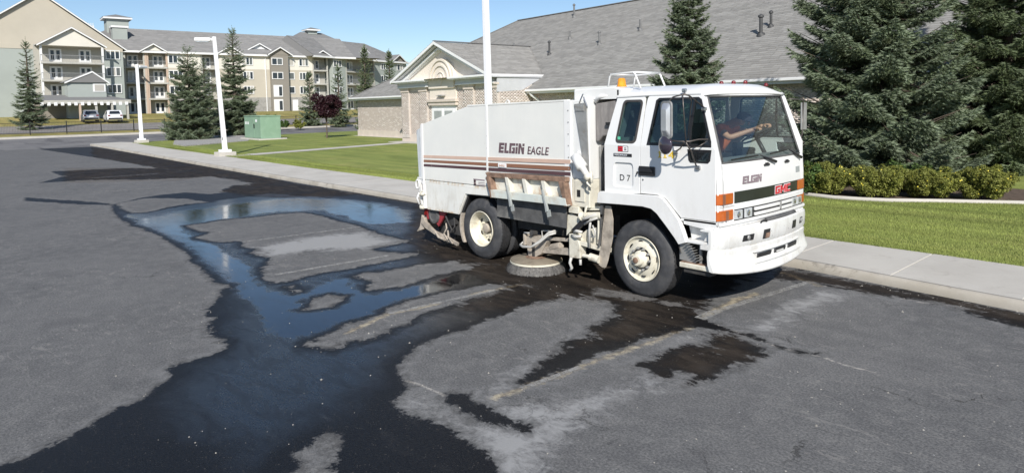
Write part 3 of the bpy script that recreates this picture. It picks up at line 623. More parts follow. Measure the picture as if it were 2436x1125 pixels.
M['elg2'] = pm('decal_faded_grey_maroon', (.24, .19, .21), .5, var=.15); M['gmcr'] = pm('emblem_red', (.52, .02, .035), .35, var=.05)
M['deck'] = pm('decal_black', (.02, .02, .022), .5, var=.05); M['band'] = pm('black_nose_band', (.022, .026, .022), .3, var=.25, vs=3)
M['yel'] = pm('decal_yellow', (.75, .52, .05), .5, var=.05); M['wlet'] = pm('decal_white', (.8, .8, .8), .5, var=.03)
M['bris'] = pm('brush_bristles', (.14, .135, .13), .8, var=.4, vs=30, dirt=(.30, .29, .265), ds=18, da=.7)
M['hose'] = pm('grey_hydraulic_hose', (.50, .49, .46), .5, var=.15, dirt=(.2, .17, .13), ds=8, da=.5)

T = empty('street_sweeper', (0, 0, 0))
tag(T, 'large white street sweeper truck with brown stripes standing on the wet parking lot', 'street sweeper')
def TY(x, y, Y): return PL(x, y, (0, Y, 0), Vector((0, 1, 0)))
def TX(x, y, X): return PL(x, y, (X, 0, 0), Vector((1, 0, 0)))
CY = 1.15
# ---- chassis -------------------------------------------------------------------------------------------------
mb = MB()
for y in (.68, 1.54): mb.box(-4.7, 1.05, y, y+.08, .62, .86)
for x in (-4.4, -3.3, -2.4, -1.4, -.6, .3, .95): mb.box(x-.05, x+.05, .68, 1.62, .66, .82)
mb.cyl((0, .15, .515), (0, 2.15, .515), .06, 12); mb.cyl((-3.31, .2, .515), (-3.31, 2.1, .515), .09, 12); mb.lathe([(.05, -.22), (.22, -.1), (.24, 0), (.22, .1), (.05, .22)], (-3.31, 1.15, .52), (1, 0, 0), 16)
mb.box(-.35, .8, .75, 1.55, .55, 1.15); mb.box(-1.3, -.75, .55, 1.7, .7, 1.25)
mb.box(-2.75, -1.4, .35, .62, .55, 1.0); mb.box(-2.9, -1.3, 1.65, 2.15, .42, 1.0)
mb.build('chassis', M['frame'], T, bev=.01)
# springs, tank seen below
mb = MB(); mb.bar((-.62, .6, .62), (.62, .6, .6), .08, .07); mb.bar((-.5, .6, .56), (.5, .6, .54), .08, .05); mb.build('leaf_spring', M['frame'], T)
# ---- wheels --------------------------------------------------------------------------------------------------
def tyre_mb(w=.28, R=.515):
    mb = MB(); pr_ = [(.285, .05), (.31, .022), (.345, .008), (.40, 0), (.405, .002), (.452, .007), (.478, .018), (.500, .035), (.511, .052)]
    mb.lathe(pr_, (0, 0, 0), (0, 1, 0), 64, 0)
    tr = [(.511, .052)]; y = .06
    tr += [(R, .06)]
    for g in (.10, .145, .19):
        tr += [(R, g-.006), (R-.014, g-.005), (R-.014, g+.005), (R, g+.006)]
    tr += [(R, w-.06), (.505, w-.035), (.45, w-.005), (.29, w-.04)]
    mb.lathe(tr, (0, 0, 0), (0, 1, 0), 64, 1)
    # shoulder lugs
    for k in range(56):
        a = 2*math.pi*k/56
        for yy in (.066,):
            c = Vector((math.cos(a)*.510, yy, math.sin(a)*.510)); rd = Vector((math.cos(a), 0, math.sin(a))); tg = Vector((-math.sin(a), 0, math.cos(a)))
            mb.obox(c, tg*.017, Vector((0, .018, 0)), rd*.008, 1)
    return mb
def rim_front():
    mb = MB()
    mb.lathe([(.302, .018), (.305, .01), (.298, .004), (.288, .01), (.280, .035), (.262, .050), (.250, .048), (.215, .028), (.200, .020), (.168, .012), (.160, .012), (.150, .03), (.145, .06)], (0, 0, 0), (0, 1, 0), 48)
    return mb
def wheel(name, x, y, side, parent, kind, label=None):
    wh = tyre_mb().build(name, [M['tyre'], M['tread']], parent, fixn=True, autos=38); wh.location = (x, y, .515)
    if side > 0: wh.rotation_euler = (0, 0, math.pi)
    if label: wh['label'] = label
    mb = MB()
    if kind == 'front':
        mb = rim_front()
        mb.build('rim', M['rimc'], wh, autos=30)
        h = MB()
        for k in range(8):
            a = 2*math.pi*(k+.3)/8; c = Vector((math.cos(a)*.232, .036, math.sin(a)*.232)); rd = Vector((math.cos(a), 0, math.sin(a))); tg = Vector((-math.sin(a), 0, math.cos(a)))
            vs = [c+rd*.017*math.sin(t)+tg*.040*math.cos(t)+Vector((0, -.002-.40*(.017*math.sin(t)), 0)) for t in np.linspace(0, 2*math.pi, 16, endpoint=False)]
            h.add(vs, [tuple(range(16))])
        h.build('hand_holes', M['black'], wh, fixn=False)
        n = MB(); n.lathe([(.118, .03), (.115, -.012), (.10, -.03), (.085, -.035), (.08, -.085), (.07, -.10), (.03, -.105), (.001, -.105)], (0, 0, 0), (0, 1, 0), 28)
        n.build('hub', M['rimc'], wh, autos=35)
        n = MB(); n.lathe([(.040, -.104), (.038, -.122), (.025, -.127), (.001, -.127)], (0, 0, 0), (0, 1, 0), 20); n.build('hub_cap', M['rust'], wh, autos=35)
        n = MB()
        for k in range(10):
            a = 2*math.pi*(k+.15)/10; c = Vector((math.cos(a)*.148, 0, math.sin(a)*.148)); n.lathe([(.019, .03), (.019, -.012), (.012, -.015), (.012, -.035), (.001, -.035)], c, (0, 1, 0), 6)
        n.build('wheel_nuts', M['steel'], wh)
    else:
        mb.lathe([(.302, .018), (.305, .01), (.298, .004), (.288, .01), (.280, .03), (.268, .10), (.262, .17), (.245, .185), (.20, .190), (.15, .178), (.11, .17), (.10, .19)], (0, 0, 0), (0, 1, 0), 48)
        mb.build('rim', M['rimc'], wh, autos=30)
        h = MB()
        for k in range(6):
            a = 2*math.pi*(k+.5)/6; c = Vector((math.cos(a)*.215, .182, math.sin(a)*.215)); rd = Vector((math.cos(a), 0, math.sin(a))); tg = Vector((-math.sin(a), 0, math.cos(a)))
            h.add([c+rd*.026*math.sin(t)+tg*.038*math.cos(t) for t in np.linspace(0, 2*math.pi, 16, endpoint=False)], [tuple(range(16))])
        h.build('hand_holes', M['black'], wh, fixn=False)
        n = MB(); n.lathe([(.085, .19), (.082, .12), (.07, .105), (.04, .10), (.001, .10)], (0, 0, 0), (0, 1, 0), 24)
        n.build('hub', M['mud'], wh, autos=35)
        n = MB()
        for k in range(10):
            a = 2*math.pi*(k+.15)/10; n.lathe([(.017, .18), (.017, .15), (.001, .148)], Vector((math.cos(a)*.14, 0, math.sin(a)*.14)), (0, 1, 0), 6)
        n.build('wheel_nuts', M['rimc'], wh)
    return wh
fw_ = wheel('wheel', 0, .05, -1, T, 'front', 'front wheel with cream rim, hand holes and protruding hub'); fw_.rotation_euler = (0, R_(8), R_(-1.5))
wheel('wheel', 0, 2.25, 1, T, 'front')
wheel('wheel', -3.31, .0, -1, T, 'rear', 'rear dual wheel with deep dished cream rim'); wheel('wheel', -3.31, 2.30, 1, T, 'rear')
for y, s in ((.31, -1), (1.99, 1)):
    o = tyre_mb().build('inner_tyre', [M['tyre'], M['tread']], T, autos=38); o.location = (-3.31, y, .515)
    if s > 0: o.rotation_euler = (0, 0, math.pi)
# ---- hopper body ---------------------------------------------------------------------------------------------
SY = lambda y: (lambda a, b: (a, y, b))
side = [(-4.97, 2.29), (-3.62, 2.60), (-1.27, 2.65), (-1.27, 1.54), (-1.27, 1.10), (-3.03, 1.09), (-3.70, 1.07), (-3.93, .69), (-4.88, .685), (-4.93, 1.24)]
mb = MB(); mb.prism(side, SY(.02), SY(2.28)); mb.build('hopper_body', M['aged'], T, bev=.018, seg=2)
# upper skin panels: proud sheets on the side with a narrow seam between
mb = MB(); mb.prism([(-4.955, 2.285), (-3.615, 2.585), (-3.115, 2.597), (-3.115, 1.262), (-4.925, 1.252)], SY(.0), SY(.03)); mb.build('side_panel', M['aged'], T, bev=.004, seg=1)
mb = MB(); mb.prism([(-3.055, 2.597), (-1.33, 2.635), (-1.33, 1.56), (-3.055, 1.49)], SY(.0), SY(.03)); mb.build('side_panel', M['aged'], T, bev=.004, seg=1)
mb = MB(); mb.prism([(-4.92, 1.235), (-3.06, 1.24), (-3.06, 1.105), (-3.71, 1.085), (-3.945, .702), (-4.87, .695)], SY(.004), SY(.03)); mb.build('skirt_panel', M['aged'], T, bev=.004, seg=1)
mb = MB(); mb.box(-3.11, -3.06, -.012, .02, 1.28, 2.615); mb.box(-1.325, -1.19, -.01, .10, 1.10, 2.66); mb.box(-4.98, -4.945, -.012, .05, .70, 2.29)
mb.build('side_batten', M['white'], T, bev=.006)
mb = MB()
for z in np.arange(1.66, 2.62, .17): mb.lathe([(.012, 0), (.010, -.006), (.001, -.008)], (-1.235, -.01, z), (0, 1, 0), 8)
for z in (1.9, 2.1, 2.35): mb.lathe([(.008, 0), (.001, -.006)], (-3.085, -.012, z), (0, 1, 0), 8)
mb.build('rivets', M['steel'], T)
# stripes: three tapering decals
def stripe(m, zl0, zl1, zr0, zr1, xa=-4.94, xb=-1.20):
    mb = MB()
    for x0, x1 in ((xa, -4.70), (-4.694, -3.118), (-3.055, xb)):
        f = lambda x, a, b: a+(b-a)*(x+4.94)/(3.74)
        mb.prism([(x0, f(x0, zl0, zr0)), (x1, f(x1, zl0, zr0)), (x1, f(x1, zl1, zr1)), (x0, f(x0, zl1, zr1))], SY(-.0135 if x1 > -1.3 else -.0035), SY(-.0005))
    mb.build('stripe', m, T)
stripe(M['tan'], 1.655, 1.705, 1.735, 1.795); stripe(M['brown'], 1.575, 1.62, 1.635, 1.695); stripe(M['maroon'], 1.495, 1.54, 1.56, 1.615)
mb = MB(); mb.box(-2.80, -2.60, -.018, -.012, 1.60, 1.665); mb.build('small_decal', M['wlet'], T)
# lettering -------------------------------------------------------------------------------------------------------
GL = {
 'E': (.80, [[(0, 0), (.75, 0), (.75, .25), (.3, .25), (.3, .375), (.72, .375), (.72, .625), (.3, .625), (.3, .75), (.78, .75), (.78, 1), (0, 1)]]),
 'L': (.66, [[(0, 0), (.64, 0), (.64, .25), (.3, .25), (.3, 1), (0, 1)]]),
 'G': (.88, [[(0, 0), (.3, 0), (.3, .30), (.3, .75), (.84, .75), (.84, 1), (0, 1)], [(.36, 0), (.84, 0), (.84, .60), (.44, .60), (.44, .42), (.56, .42), (.56, .25), (.36, .25)]]),
 'i': (.33, [[(0, 0), (.29, 0), (.29, .66), (0, .66)], [(0, .76), (.29, .76), (.29, 1), (0, 1)]]),
 'N': (.86, [[(0, 0), (.29, 0), (.29, .70), (.57, .0), (.84, 0), (.84, .66), (.55, .66), (.55, .50), (.33, 1), (0, 1)], [(.55, .76), (.84, .76), (.84, 1), (.55, 1)]]),
 'g': (.90, [[(0, 0), (.84, 0), (.84, .60), (.42, .60), (.42, .40), (.56, .40), (.56, .24), (.27, .24), (.27, .76), (.84, .76), (.84, 1), (0, 1)]]),
 'M': (1.12, [[(0, 0), (.27, 0), (.27, .60), (.46, .22), (.60, .22), (.79, .60), (.79, 0), (1.06, 0), (1.06, 1), (.80, 1), (.53, .50), (.26, 1), (0, 1)]]),
 'C': (.86, [[(0, 0), (.84, 0), (.84, .24), (.27, .24), (.27, .76), (.84, .76), (.84, 1), (0, 1)]])}
def block_text(name, s, H_, x0, z0, shear, mapf, m, parent, ws=1.0, grow=0.0, d=(0, .003)):
    mb = MB(); cx = x0
    for ch in s:
        adv, polys = GL[ch]
        for po in polys:
            q = [(cx+(a*ws+shear*b)*H_, z0+b*H_) for a, b in po]
            if grow:
                c = [sum(v[k] for v in q)/len(q) for k in (0, 1)]
                mnx, mxx = min(v[0] for v in q), max(v[0] for v in q); mnz, mxz = min(v[1] for v in q), max(v[1] for v in q)
                # offset outline outward by "grow" along averaged edge normals
                qq = []; L = len(q); area = sum(q[i][0]*q[(i+1) % L][1]-q[(i+1) % L][0]*q[i][1] for i in range(L)); sg = 1 if area > 0 else -1
                for i in range(L):
                    p0, p1, p2 = Vector(q[i-1]), Vector(q[i]), Vector(q[(i+1) % L]); e1 = (p1-p0).normalized(); e2 = (p2-p1).normalized()
                    n1 = Vector((e1.y, -e1.x))*sg; n2 = Vector((e2.y, -e2.x))*sg; nn_ = n1+n2
                    qq.append(tuple(p1+nn_*grow/max(.5, (1+n1.dot(n2)))))
                q = qq
            mb.prism(q, lambda a, b: mapf(a, b, d[1]), lambda a, b: mapf(a, b, d[0]))
        cx += adv*ws*H_+.05*H_
    return mb.build(name, m, parent)
def font_text(name, s, H_, x0, z0, mapf, m, parent, bold=0.0, shear=0.0, space=1.0, d=(0, .003), sx=1.0):
    cu = bpy.data.curves.new(name, 'FONT'); cu.body = s; cu.size = H_*1.37; cu.offset = bold; cu.shear = shear; cu.space_character = space; cu.resolution_u = 4
    o = bpy.data.objects.new(name, cu); COL.objects.link(o); dg = bpy.context.evaluated_depsgraph_get(); me = bpy.data.meshes.new_from_object(o.evaluated_get(dg))
    bpy.data.objects.remove(o); bpy.data.curves.remove(cu)
    bm = bmesh.new(); bm.from_mesh(me); bmesh.ops.triangulate(bm, faces=bm.faces)
    r = bmesh.ops.extrude_face_region(bm, geom=bm.faces[:]); ext = [v for v in r['geom'] if isinstance(v, bmesh.types.BMVert)]
    es = set(ext)
    for v in bm.verts: 
        p = mapf(x0+v.co.x*sx, z0+v.co.y, d[1] if v in es else d[0]); v.co = Vector(p)
    bmesh.ops.recalc_face_normals(bm, faces=bm.faces); bm.to_mesh(me); bm.free(); me.materials.clear(); me.materials.append(m)
    o = bpy.data.objects.new(name, me); return link(o, parent)
sideY = lambda y: (lambda a, b, d: (a, y-d, b))
block_text('lettering', 'ELGiN', .165, -2.80, 1.835, .14, sideY(0), M['elg'], T, ws=.98)
font_text('lettering', 'EAGLE', .122, -2.125, 1.843, sideY(0), M['elg'], T, bold=.004, shear=.18, space=1.05, sx=.93)
# door-side emblem on the hopper: small mark with bars
mb = MB(); mb.box(-3.47, -3.17, -.003, .0, 1.345, 1.365); mb.box(-3.34, -3.17, -.003, .0, 1.305, 1.315); mb.box(-3.34, -3.17, -.003, .0, 1.275, 1.285); mb.box(-3.47, -3.17, -.003, .0, 1.255, 1.266); mb.build('maker_mark', M['elg2'], T)
font_text('maker_mark', 'S', .085, -3.46, 1.262, sideY(.0), M['maroon'], T, bold=.008)
font_text('small_lettering', 'EAGLE', .034, -2.775, 1.615, sideY(-.018), M['tan'], T, bold=.002)
# top rim and lifting eye
mb = MB(); mb.bar((-3.6, .03, 2.605), (-1.25, .03, 2.655), .06, .03); mb.bar((-3.6, 2.25, 2.605), (-1.25, 2.25, 2.655), .06, .03); mb.build('top_rail', M['aged'], T, bev=.006)
mb = MB(); mb.tube([(-2.66, .05, 2.60), (-2.65, .05, 2.66), (-2.61, .05, 2.685), (-2.57, .05, 2.66), (-2.56, .05, 2.61)], .012, 8); mb.build('lifting_eye', M['white'], T, smooth=True)
# ---- rear end ------------------------------------------------------------------------------------------------
M['rdoor'] = pm('rear_door_grey', (.50, .53, .55), .5, var=.2, vs=9, dirt=(.30, .30, .30), ds=11, da=.6, stretch=(1, 1, .3))
mb = MB(); mb.prism([(-5.19, 1.27), (-5.23, 2.16), (-4.99, 2.26), (-4.985, 1.26)], SY(.05), SY(2.25)); mb.build('rear_door', M['rdoor'], T, bev=.008)
mb = MB()
for k in range(11): mb.box(-5.22, -5.0, .035, .05, 1.33+k*.078, 1.345+k*.078)
pass
mb = MB(); mb.box(-5.03, -4.985, .0, .05, 1.25, 2.27); mb.box(-5.2, -4.95, .02, .05, 1.245, 1.275); mb.build('rear_door_edge', M['white'], T, bev=.004)
mb = MB(); mb.obox((-5.26, .2, 1.72), (.045, 0, .02), (0, .05, 0), (0, 0, .045)); mb.build('work_lamp', M['black'], T, bev=.015)
outer = [(-5.19, 1.24), (-4.95, 1.235), (-4.90, .70), (-5.10, .70), (-5.14, .9)]
h1 = [(-5.12, 1.18), (-5.0, 1.14), (-4.99, 1.0), (-5.09, 1.03)]; h2 = [(-5.09, .93), (-4.985, .91), (-4.97, .76), (-5.08, .77)]
mb = MB(); mb.prism(outer, SY(.03), SY(.06), holes=[h1, h2]); mb.prism(outer, SY(2.22), SY(2.25), holes=[h1, h2]); mb.build('rear_bracket', M['white'], T, bev=.004)
mb = MB(); mb.box(-5.12, -4.93, .10, 2.2, .72, 1.22); mb.build('rear_recess', M['black'], T)
mb = MB(); mb.tube([(-5.05, .0, 1.0), (-5.02, -.03, .96), (-4.97, -.03, .97), (-4.94, .0, .99)], .035, 10); mb.tube([(-5.08, .0, .74), (-5.02, -.03, .71), (-4.95, -.02, .72)], .033, 10); mb.build('rear_step', M['cream'], T, smooth=True)
mb = MB(); mb.tube([(-5.19+.055*math.cos(a), .02, 1.14+.085*math.sin(a)) for a in np.linspace(0, 2*math.pi, 17)], .018, 8, caps=False); mb.tube([(-5.14, .02, .98), (-5.19, 0, .88), (-5.15, .02, .76)], .02, 8); mb.build('tow_hook', M['white'], T, smooth=True)
mb = MB(); mb.box(-4.99, -4.965, -.008, .02, 1.04, 1.10); mb.build('rear_marker', M['redl'], T)
# red panel, sweep gear and mud covered flaps under the tail
mb = MB(); mb.prism([(-5.10, .68), (-4.42, .66), (-4.66, .38), (-4.86, .52), (-5.02, .47)], SY(.10), SY(.14)); mb.build('red_panel', M['redp'], T, bev=.005)
mb = MB(); mb.lathe([(.16, 0), (.15, -.03), (.11, -.04), (.10, -.02), (.001, -.02)], (-4.78, .10, .58), (0, 1, 0), 24); mb.build('broom_drive_cover', M['rubber'], T, autos=40)
mb = MB(); mb.box(-5.04, -5.02, .04, .10, .56, .66); mb.build('rear_lamp', M['redl'], T, bev=.004)
mb = MB(); mb.cyl((-4.55, .25, .32), (-4.55, 2.05, .32), .26, 24); mb.build('rear_broom', M['bris'], T, autos=40)
mb = MB(); mb.lathe([(.27, .22), (.27, .24), (.05, .24)], (-4.55, 0, .32), (0, 1, 0), 24); mb.box(-4.9, -4.0, .18, 2.1, .45, .68); mb.box(-4.35, -4.0, .15, 2.1, .28, .5); mb.build('broom_housing', M['frame'], T)
pts = [(-5.15, .55), (-5.08, .50), (-5.10, .28), (-5.28, .22), (-5.33, .21), (-5.22, .32)]
mb = MB(); mb.prism(pts, SY(.06), SY(2.2)); mb.build('rear_flap', M['mud'], T, bev=.006)
mb = MB(); pts = [(-5.12, .42), (-5.0, .33), (-4.55, .20), (-4.1, .14), (-4.02, .12), (-4.0, .17), (-4.3, .24), (-4.7, .30), (-4.98, .44), (-5.03, .52)]
mb.prism(pts, SY(.02), SY(.07)); mb.tube([(-4.62, .0, .30), (-4.5, -.02, .22), (-4.35, .0, .19)], .022, 8); mb.tube([(-4.28, .03, .36), (-4.2, -.02, .26), (-4.1, .0, .15)], .016, 8); mb.tube([(-4.36, .05, .48), (-4.30, .02, .40), (-4.36, .0, .30), (-4.25, .0, .2)], .014, 8)
mb.build('drag_shoe', M['mud'], T)
mb = MB(); mb.tube([(-4.4, .08, .6), (-4.28, .05, .5), (-4.2, .06, .38), (-4.3, .05, .28)], .018, 8); mb.tube([(-4.15, .08, .6), (-4.1, .05, .45), (-4.22, .05, .33)], .014, 8); mb.obox((-4.25, .12, .5), (.12, 0, .04), (0, .04, 0), (-.02, 0, .05)); mb.build('broom_linkage', M['frame'], T, autos=40)
# rear mud guard ahead of the flap: pale strip hugging the tyre
mb = MB(); arc = [(-3.31+.56*math.cos(a), .515+.56*math.sin(a)) for a in np.linspace(R_(158), R_(212), 10)]
mb.prism([(x-.045, z) for x, z in arc]+[(x+.0, z) for x, z in arc[::-1]], SY(.02), SY(.5)); mb.build('rear_mudguard', M['mud'], T)
mb = MB(); mb.prism([(-4.0, .66), (-3.86, .70), (-3.66, 1.06), (-3.0, 1.07), (-2.9, .95), (-3.0, 1.12), (-3.72, 1.10)], SY(.06), SY(2.2)); mb.build('wheel_arch', M['black'], T)
# ---- open side hatch with rust -----------------------------------------------------------------------------------
def hat(x, z, out):   # leaning panel: top edge near the body, bottom out
    return (x, out, z)
mb = MB(); mb.prism([(-3.04, 1.50), (-1.22, 1.545), (-1.22, 1.475), (-2.98, 1.43)], SY(-.10), SY(-.0)); mb.build('hatch_top_bar', M['rust'], T, bev=.006)
mb = MB(); mb.prism([(-2.99, 1.44), (-2.90, 1.44), (-2.80, 1.11), (-2.88, 1.10)], SY(-.13), SY(-.01)); mb.prism([(-1.34, 1.48), (-1.24, 1.48), (-1.17, 1.13), (-1.22, 1.12)], SY(-.13), SY(-.01))
mb.prism([(-3.05, 1.51), (-3.0, 1.50), (-2.95, 1.25), (-3.02, 1.22)], SY(-.06), SY(.0)); mb.build('hatch_side', M['rust'], T, bev=.005)
mb = MB()
for x in (-2.52, -2.12, -1.70): mb.prism([(x-.02, 1.46), (x+.05, 1.46), (x+.13, 1.2), (x+.05, 1.2)], SY(-.11), SY(-.01))
mb.build('hatch_ribs', M['rustw'], T, bev=.005)
mb = MB(); mb.prism([(-2.92, 1.44), (-1.30, 1.48), (-1.22, 1.2), (-2.84, 1.2)], SY(-.02), SY(.02)); mb.build('hatch_plate', M['rustw'], T)
M['hband'] = pm('hatch_grey_paint', (.56, .60, .56), .5, var=.1, dirt=(.42, .25, .12), ds=3, da=.45)
mb = MB(); mb.prism([(-2.87, 1.235), (-1.20, 1.245), (-1.17, 1.135), (-2.85, 1.11)], SY(-.135), SY(-.05)); mb.build('hatch_lower_band', M['hband'], T, bev=.006)
for x0 in (-2.42, -1.62):
    mb = MB(); mb.tube([(x0-.05, -.13, 1.33), (x0, -.15, 1.24), (x0+.07, -.17, 1.10), (x0+.10, -.18, 1.02)], [.02, .022, .026, .03], 4); mb.obox((x0+.13, -.18, 1.0), (.035, 0, .01), (0, .006, 0), (-.01, 0, .05)); mb.build('strap', M['intl'], T)
mb = MB(); pts = [(-2.90, 1.09), (-2.86, .78)]
n = 16
for i in range(n):
    x0 = -2.86+i*1.57/n; x1 = x0+1.57/n; y0 = .0+.006*math.sin(i*.7); y1 = .0+.006*math.sin((i+1)*.7)
    mb.add([(x0, y0, 1.10), (x1, y1, 1.10), (x1, y1-.01, .78), (x0, y0-.01, .78), (x0, y0+.012, 1.10), (x1, y1+.012, 1.10), (x1, y1+.002, .78), (x0, y0+.002, .78)], [(0, 1, 2, 3), (7, 6, 5, 4), (3, 2, 6, 7), (0, 4, 5, 1)])
mb.g = [(0, 0)]; mb.build('rubber_skirt', M['rubber'], T)
# ---- fan housing and machinery between hopper and cab ---------------------------------------------------------------
mb = MB(); mb.box(-1.19, -.86, .02, 2.2, 1.52, 2.66); mb.build('fan_housing', M['whitex'], T, bev=.015)
mb = MB(); mb.prism([(-1.24, 2.655), (-.36, 2.66), (-.34, 2.80), (-.5, 2.83), (-1.24, 2.815)], SY(.12), SY(2.15)); mb.build('air_duct', M['whitex'], T, bev=.02)
mb = MB(); mb.box(-1.10, -.93, -.012, .02, 2.50, 2.58); mb.prism([(-1.13, 2.60), (-.90, 2.62), (-.86, 1.55), (-.92, 1.55)], SY(.0), SY(.02)); mb.build('housing_flange', M['steel'], T, bev=.004)
mb = MB(); mb.tube([(-1.06, .02, 2.57), (-1.0, .0, 2.66), (-.95, .0, 2.74)], .01, 6); mb.tube([(-.96, .02, 2.70), (-.87, .0, 2.56)], .012, 6); mb.build('latch_rod', M['chrome'], T)
mb = MB(); mb.prism([(-.85, 2.60), (-.44, 2.645), (-.45, 2.50), (-.56, 2.16), (-.72, 2.14), (-.80, 2.06), (-.85, 2.07)], SY(.14), SY(1.3)); mb.build('air_cleaner_box', M['intake'], T, bev=.02)
mb = MB(); mb.box(-.62, -.52, .09, .15, 2.30, 2.34); mb.build('clip', M['black'], T)
mb = MB(); mb.tube([(-.55, .16, 2.72), (-.75, .12, 2.70), (-.84, .14, 2.63)], .03, 10); mb.build('duct_pipe', M['whitex'], T, smooth=True)
mb = MB(); mb.box(-.84, -.60, .45, 1.9, 1.30, 2.08); mb.box(-.84, -.80, .2, .6, 1.3, 2.0); mb.build('bulkhead', M['steel'], T, bev=.01)
mb = MB(); mb.box(-1.19, -.85, .0, .5, 1.12, 1.52); mb.build('tool_cabinet', M['cream'], T, bev=.012)
mb = MB(); mb.box(-1.12, -.93, -.015, .0, 1.20, 1.50); mb.build('cabinet_door', M['cream'], T, bev=.004)
mb = MB(); mb.box(-1.07, -1.01, -.022, -.012, 1.27, 1.37); mb.build('cabinet_latch', M['black'], T)
a, b = Vector((-1.06, -.06, 1.86)), Vector((-.80, -.10, 1.60))
mb = MB(); mb.tube([a, a.lerp(b, .6), a.lerp(b, .62), b], [.075, .085, .05, .04], 14); mb.tube([a+Vector((0, .05, .03)), a+Vector((.0, .12, .05))], .03, 8); mb.build('hydraulic_cylinder', M['whitex'], T, smooth=True)
mb = MB(); mb.tube([b, b+Vector((.05, .0, -.04))], [.07, .06], 12); mb.tube([b+Vector((-.03, 0, -.05)), b+Vector((.02, -.02, -.11)), b+Vector((.07, 0, -.16))], .014, 8); mb.tube([b+Vector((.07, 0, .06)), b+Vector((.08, 0, -.1))], .02, 8); mb.build('cylinder_fitting', M['cream'], T, smooth=True)
# wiring and hoses behind cab
mb = MB(); random.seed(5)
for k in range(5):
    x = -.70+k*.02; mb.tube([(x, .3+k*.05, 2.0), (x+.03, .25, 1.7), (x-.02, .3, 1.45), (x+.04, .25, 1.2), (x-.05, .3, .95)], .014, 8)
mb.build('cab_hoses', M['black'], T, smooth=True)
mb = MB()
for k in range(7): mb.lathe([(.04, 0), (.04, .012), (.03, .016)], (-.63, .18, 1.36+k*.03), (0, 0, 1), 12)
mb.build('spring', M['steel'], T)
# cream pipes / boxes below cabinet
mb = MB(); mb.bar((-1.0, .1, 1.09), (-.66, .1, 1.13), .10, .05); mb.tube([(-1.0, .02, .99), (-.66, .04, 1.03)], .055, 14); mb.tube([(-1.02, .0, .99), (-.99, .0, .99)], .065, 14)
mb.box(-1.24, -1.05, -.02, .08, 1.02, 1.12); mb.tube([(-.90, -.01, 1.14), (-.93, -.03, 1.0)], .016, 8)
mb.prism([(-1.30, .98), (-1.22, 1.0), (-1.0, .93), (-1.22, .76), (-1.33, .66)], SY(.02), SY(.08)); mb.build('valve_bank', M['cream'], T, autos=40, bev=.004)
mb = MB(); mb.prism([(-1.22, .76), (-.92, 1.02), (-.60, 1.06), (-.62, 1.02), (-.86, .96), (-1.1, .76)], SY(.0), SY(.03)); mb.build('hose_guard', M['black'], T)
mb = MB(); mb.prism([(-1.22, .62), (-1.0, .78), (-.80, .84), (-.70, .75), (-.78, .60), (-1.15, .54)], SY(.10), SY(.16)); mb.prism([(-1.26, .70), (-1.12, .72), (-1.05, .55), (-1.04, .36), (-1.26, .35)], SY(.0), SY(.14))
mb.bar((-1.18, .05, .60), (-.58, .12, .53), .09, .065); mb.build('broom_bracket', M['cream'], T, bev=.008)
mb = MB(); mb.tube([(-.98, .0, .42), (-.86, .0, .42), (-.85, .0, .42), (-.70, .02, .40)], [.028, .028, .055, .055], 12); mb.build('lift_cylinder', M['cream'], T, autos=40)
mb = MB(); mb.tube([(-.83, .0, .98), (-.85, -.01, .8), (-.86, 0, .55)], .018, 8); mb.tube([(-.80, .0, .88), (-.74, -.01, .8), (-.76, 0, .72), (-.9, .02, .70)], .012, 8); mb.tube([(-1.0, .0, .93), (-.88, -.03, .98), (-.72, 0, 1.05)], .02, 8); mb.tube([(-.95, .0, .88), (-.82, -.03, .95), (-.70, 0, 1.0)], .016, 8)
mb.tube([(-1.15, .0, .74), (-1.08, -.03, .77), (-.98, -.02, .76)], .022, 8); mb.tube([(-1.2, .0, .68), (-1.1, -.03, .68), (-1.0, -.02, .70)], .022, 8)
mb.tube([(-1.20, -.02, .36), (-1.22, -.03, .28), (-1.19, -.02, .21), (-1.23, -.01, .16)], .022, 8); mb.tube([(-1.02, -.02, .36), (-1.01, -.03, .28)], .02, 8); mb.build('hydraulic_hoses', M['hose'], T, smooth=True)
# ---- gutter broom -----------------------------------------------------------------------------------------------
bc = G(1276, 641, 0); bx, by = bc.x, bc.y
mb = MB(); mb.lathe([(.10, .20), (.16, .205), (.40, .185), (.41, .18), (.41, .165), (.12, .16)], (bx, by, 0), (0, 0, 1), 48); mb.build('broom_disc', pm('broom_disc_board', (.235, .20, .15), .75, var=.2, vs=4, dirt=(.13, .10, .07), ds=3, da=.75), T, autos=30)
mb = MB(); mb.lathe([(.405, .163), (.415, .16), (.415, .135), (.39, .13)], (bx, by, 0), (0, 0, 1), 48); mb.build('broom_rim', M['rimc'], T, autos=30)
mb = MB(); mb.lathe([(.17, .207), (.15, .215), (.12, .209), (.09, .22), (.001, .22)], (bx, by, 0), (0, 0, 1), 32); mb.build('broom_hub', M['rust'], T, autos=30)
r = np.random.default_rng(3); nb = 2600; ang = r.uniform(0, 2*np.pi, nb); tuft = np.round(ang/(2*np.pi)*64)/64*2*np.pi; ang = tuft+r.normal(0, .022, nb)
r0 = r.uniform(.34, .40, nb); r1 = r0+r.uniform(.06, .11, nb)*np.where(ang % 1 > .5, 1, .9); z1 = r.uniform(.0, .02, nb); wd = .0028
t = np.stack([-np.sin(ang), np.cos(ang), 0*ang], 1); rd = np.stack([np.cos(ang), np.sin(ang), 0*ang], 1); c = np.array([bx, by, 0])
tw = r.normal(0, .02, nb)[:, None]
p0 = c+rd*r0[:, None]+np.array([0, 0, .14]); p1 = c+rd*((r0+r1)/2+.02)[:, None]+t*tw/2+np.array([0, 0, .08]); p2 = c+rd*r1[:, None]+t*tw; p2[:, 2] += z1
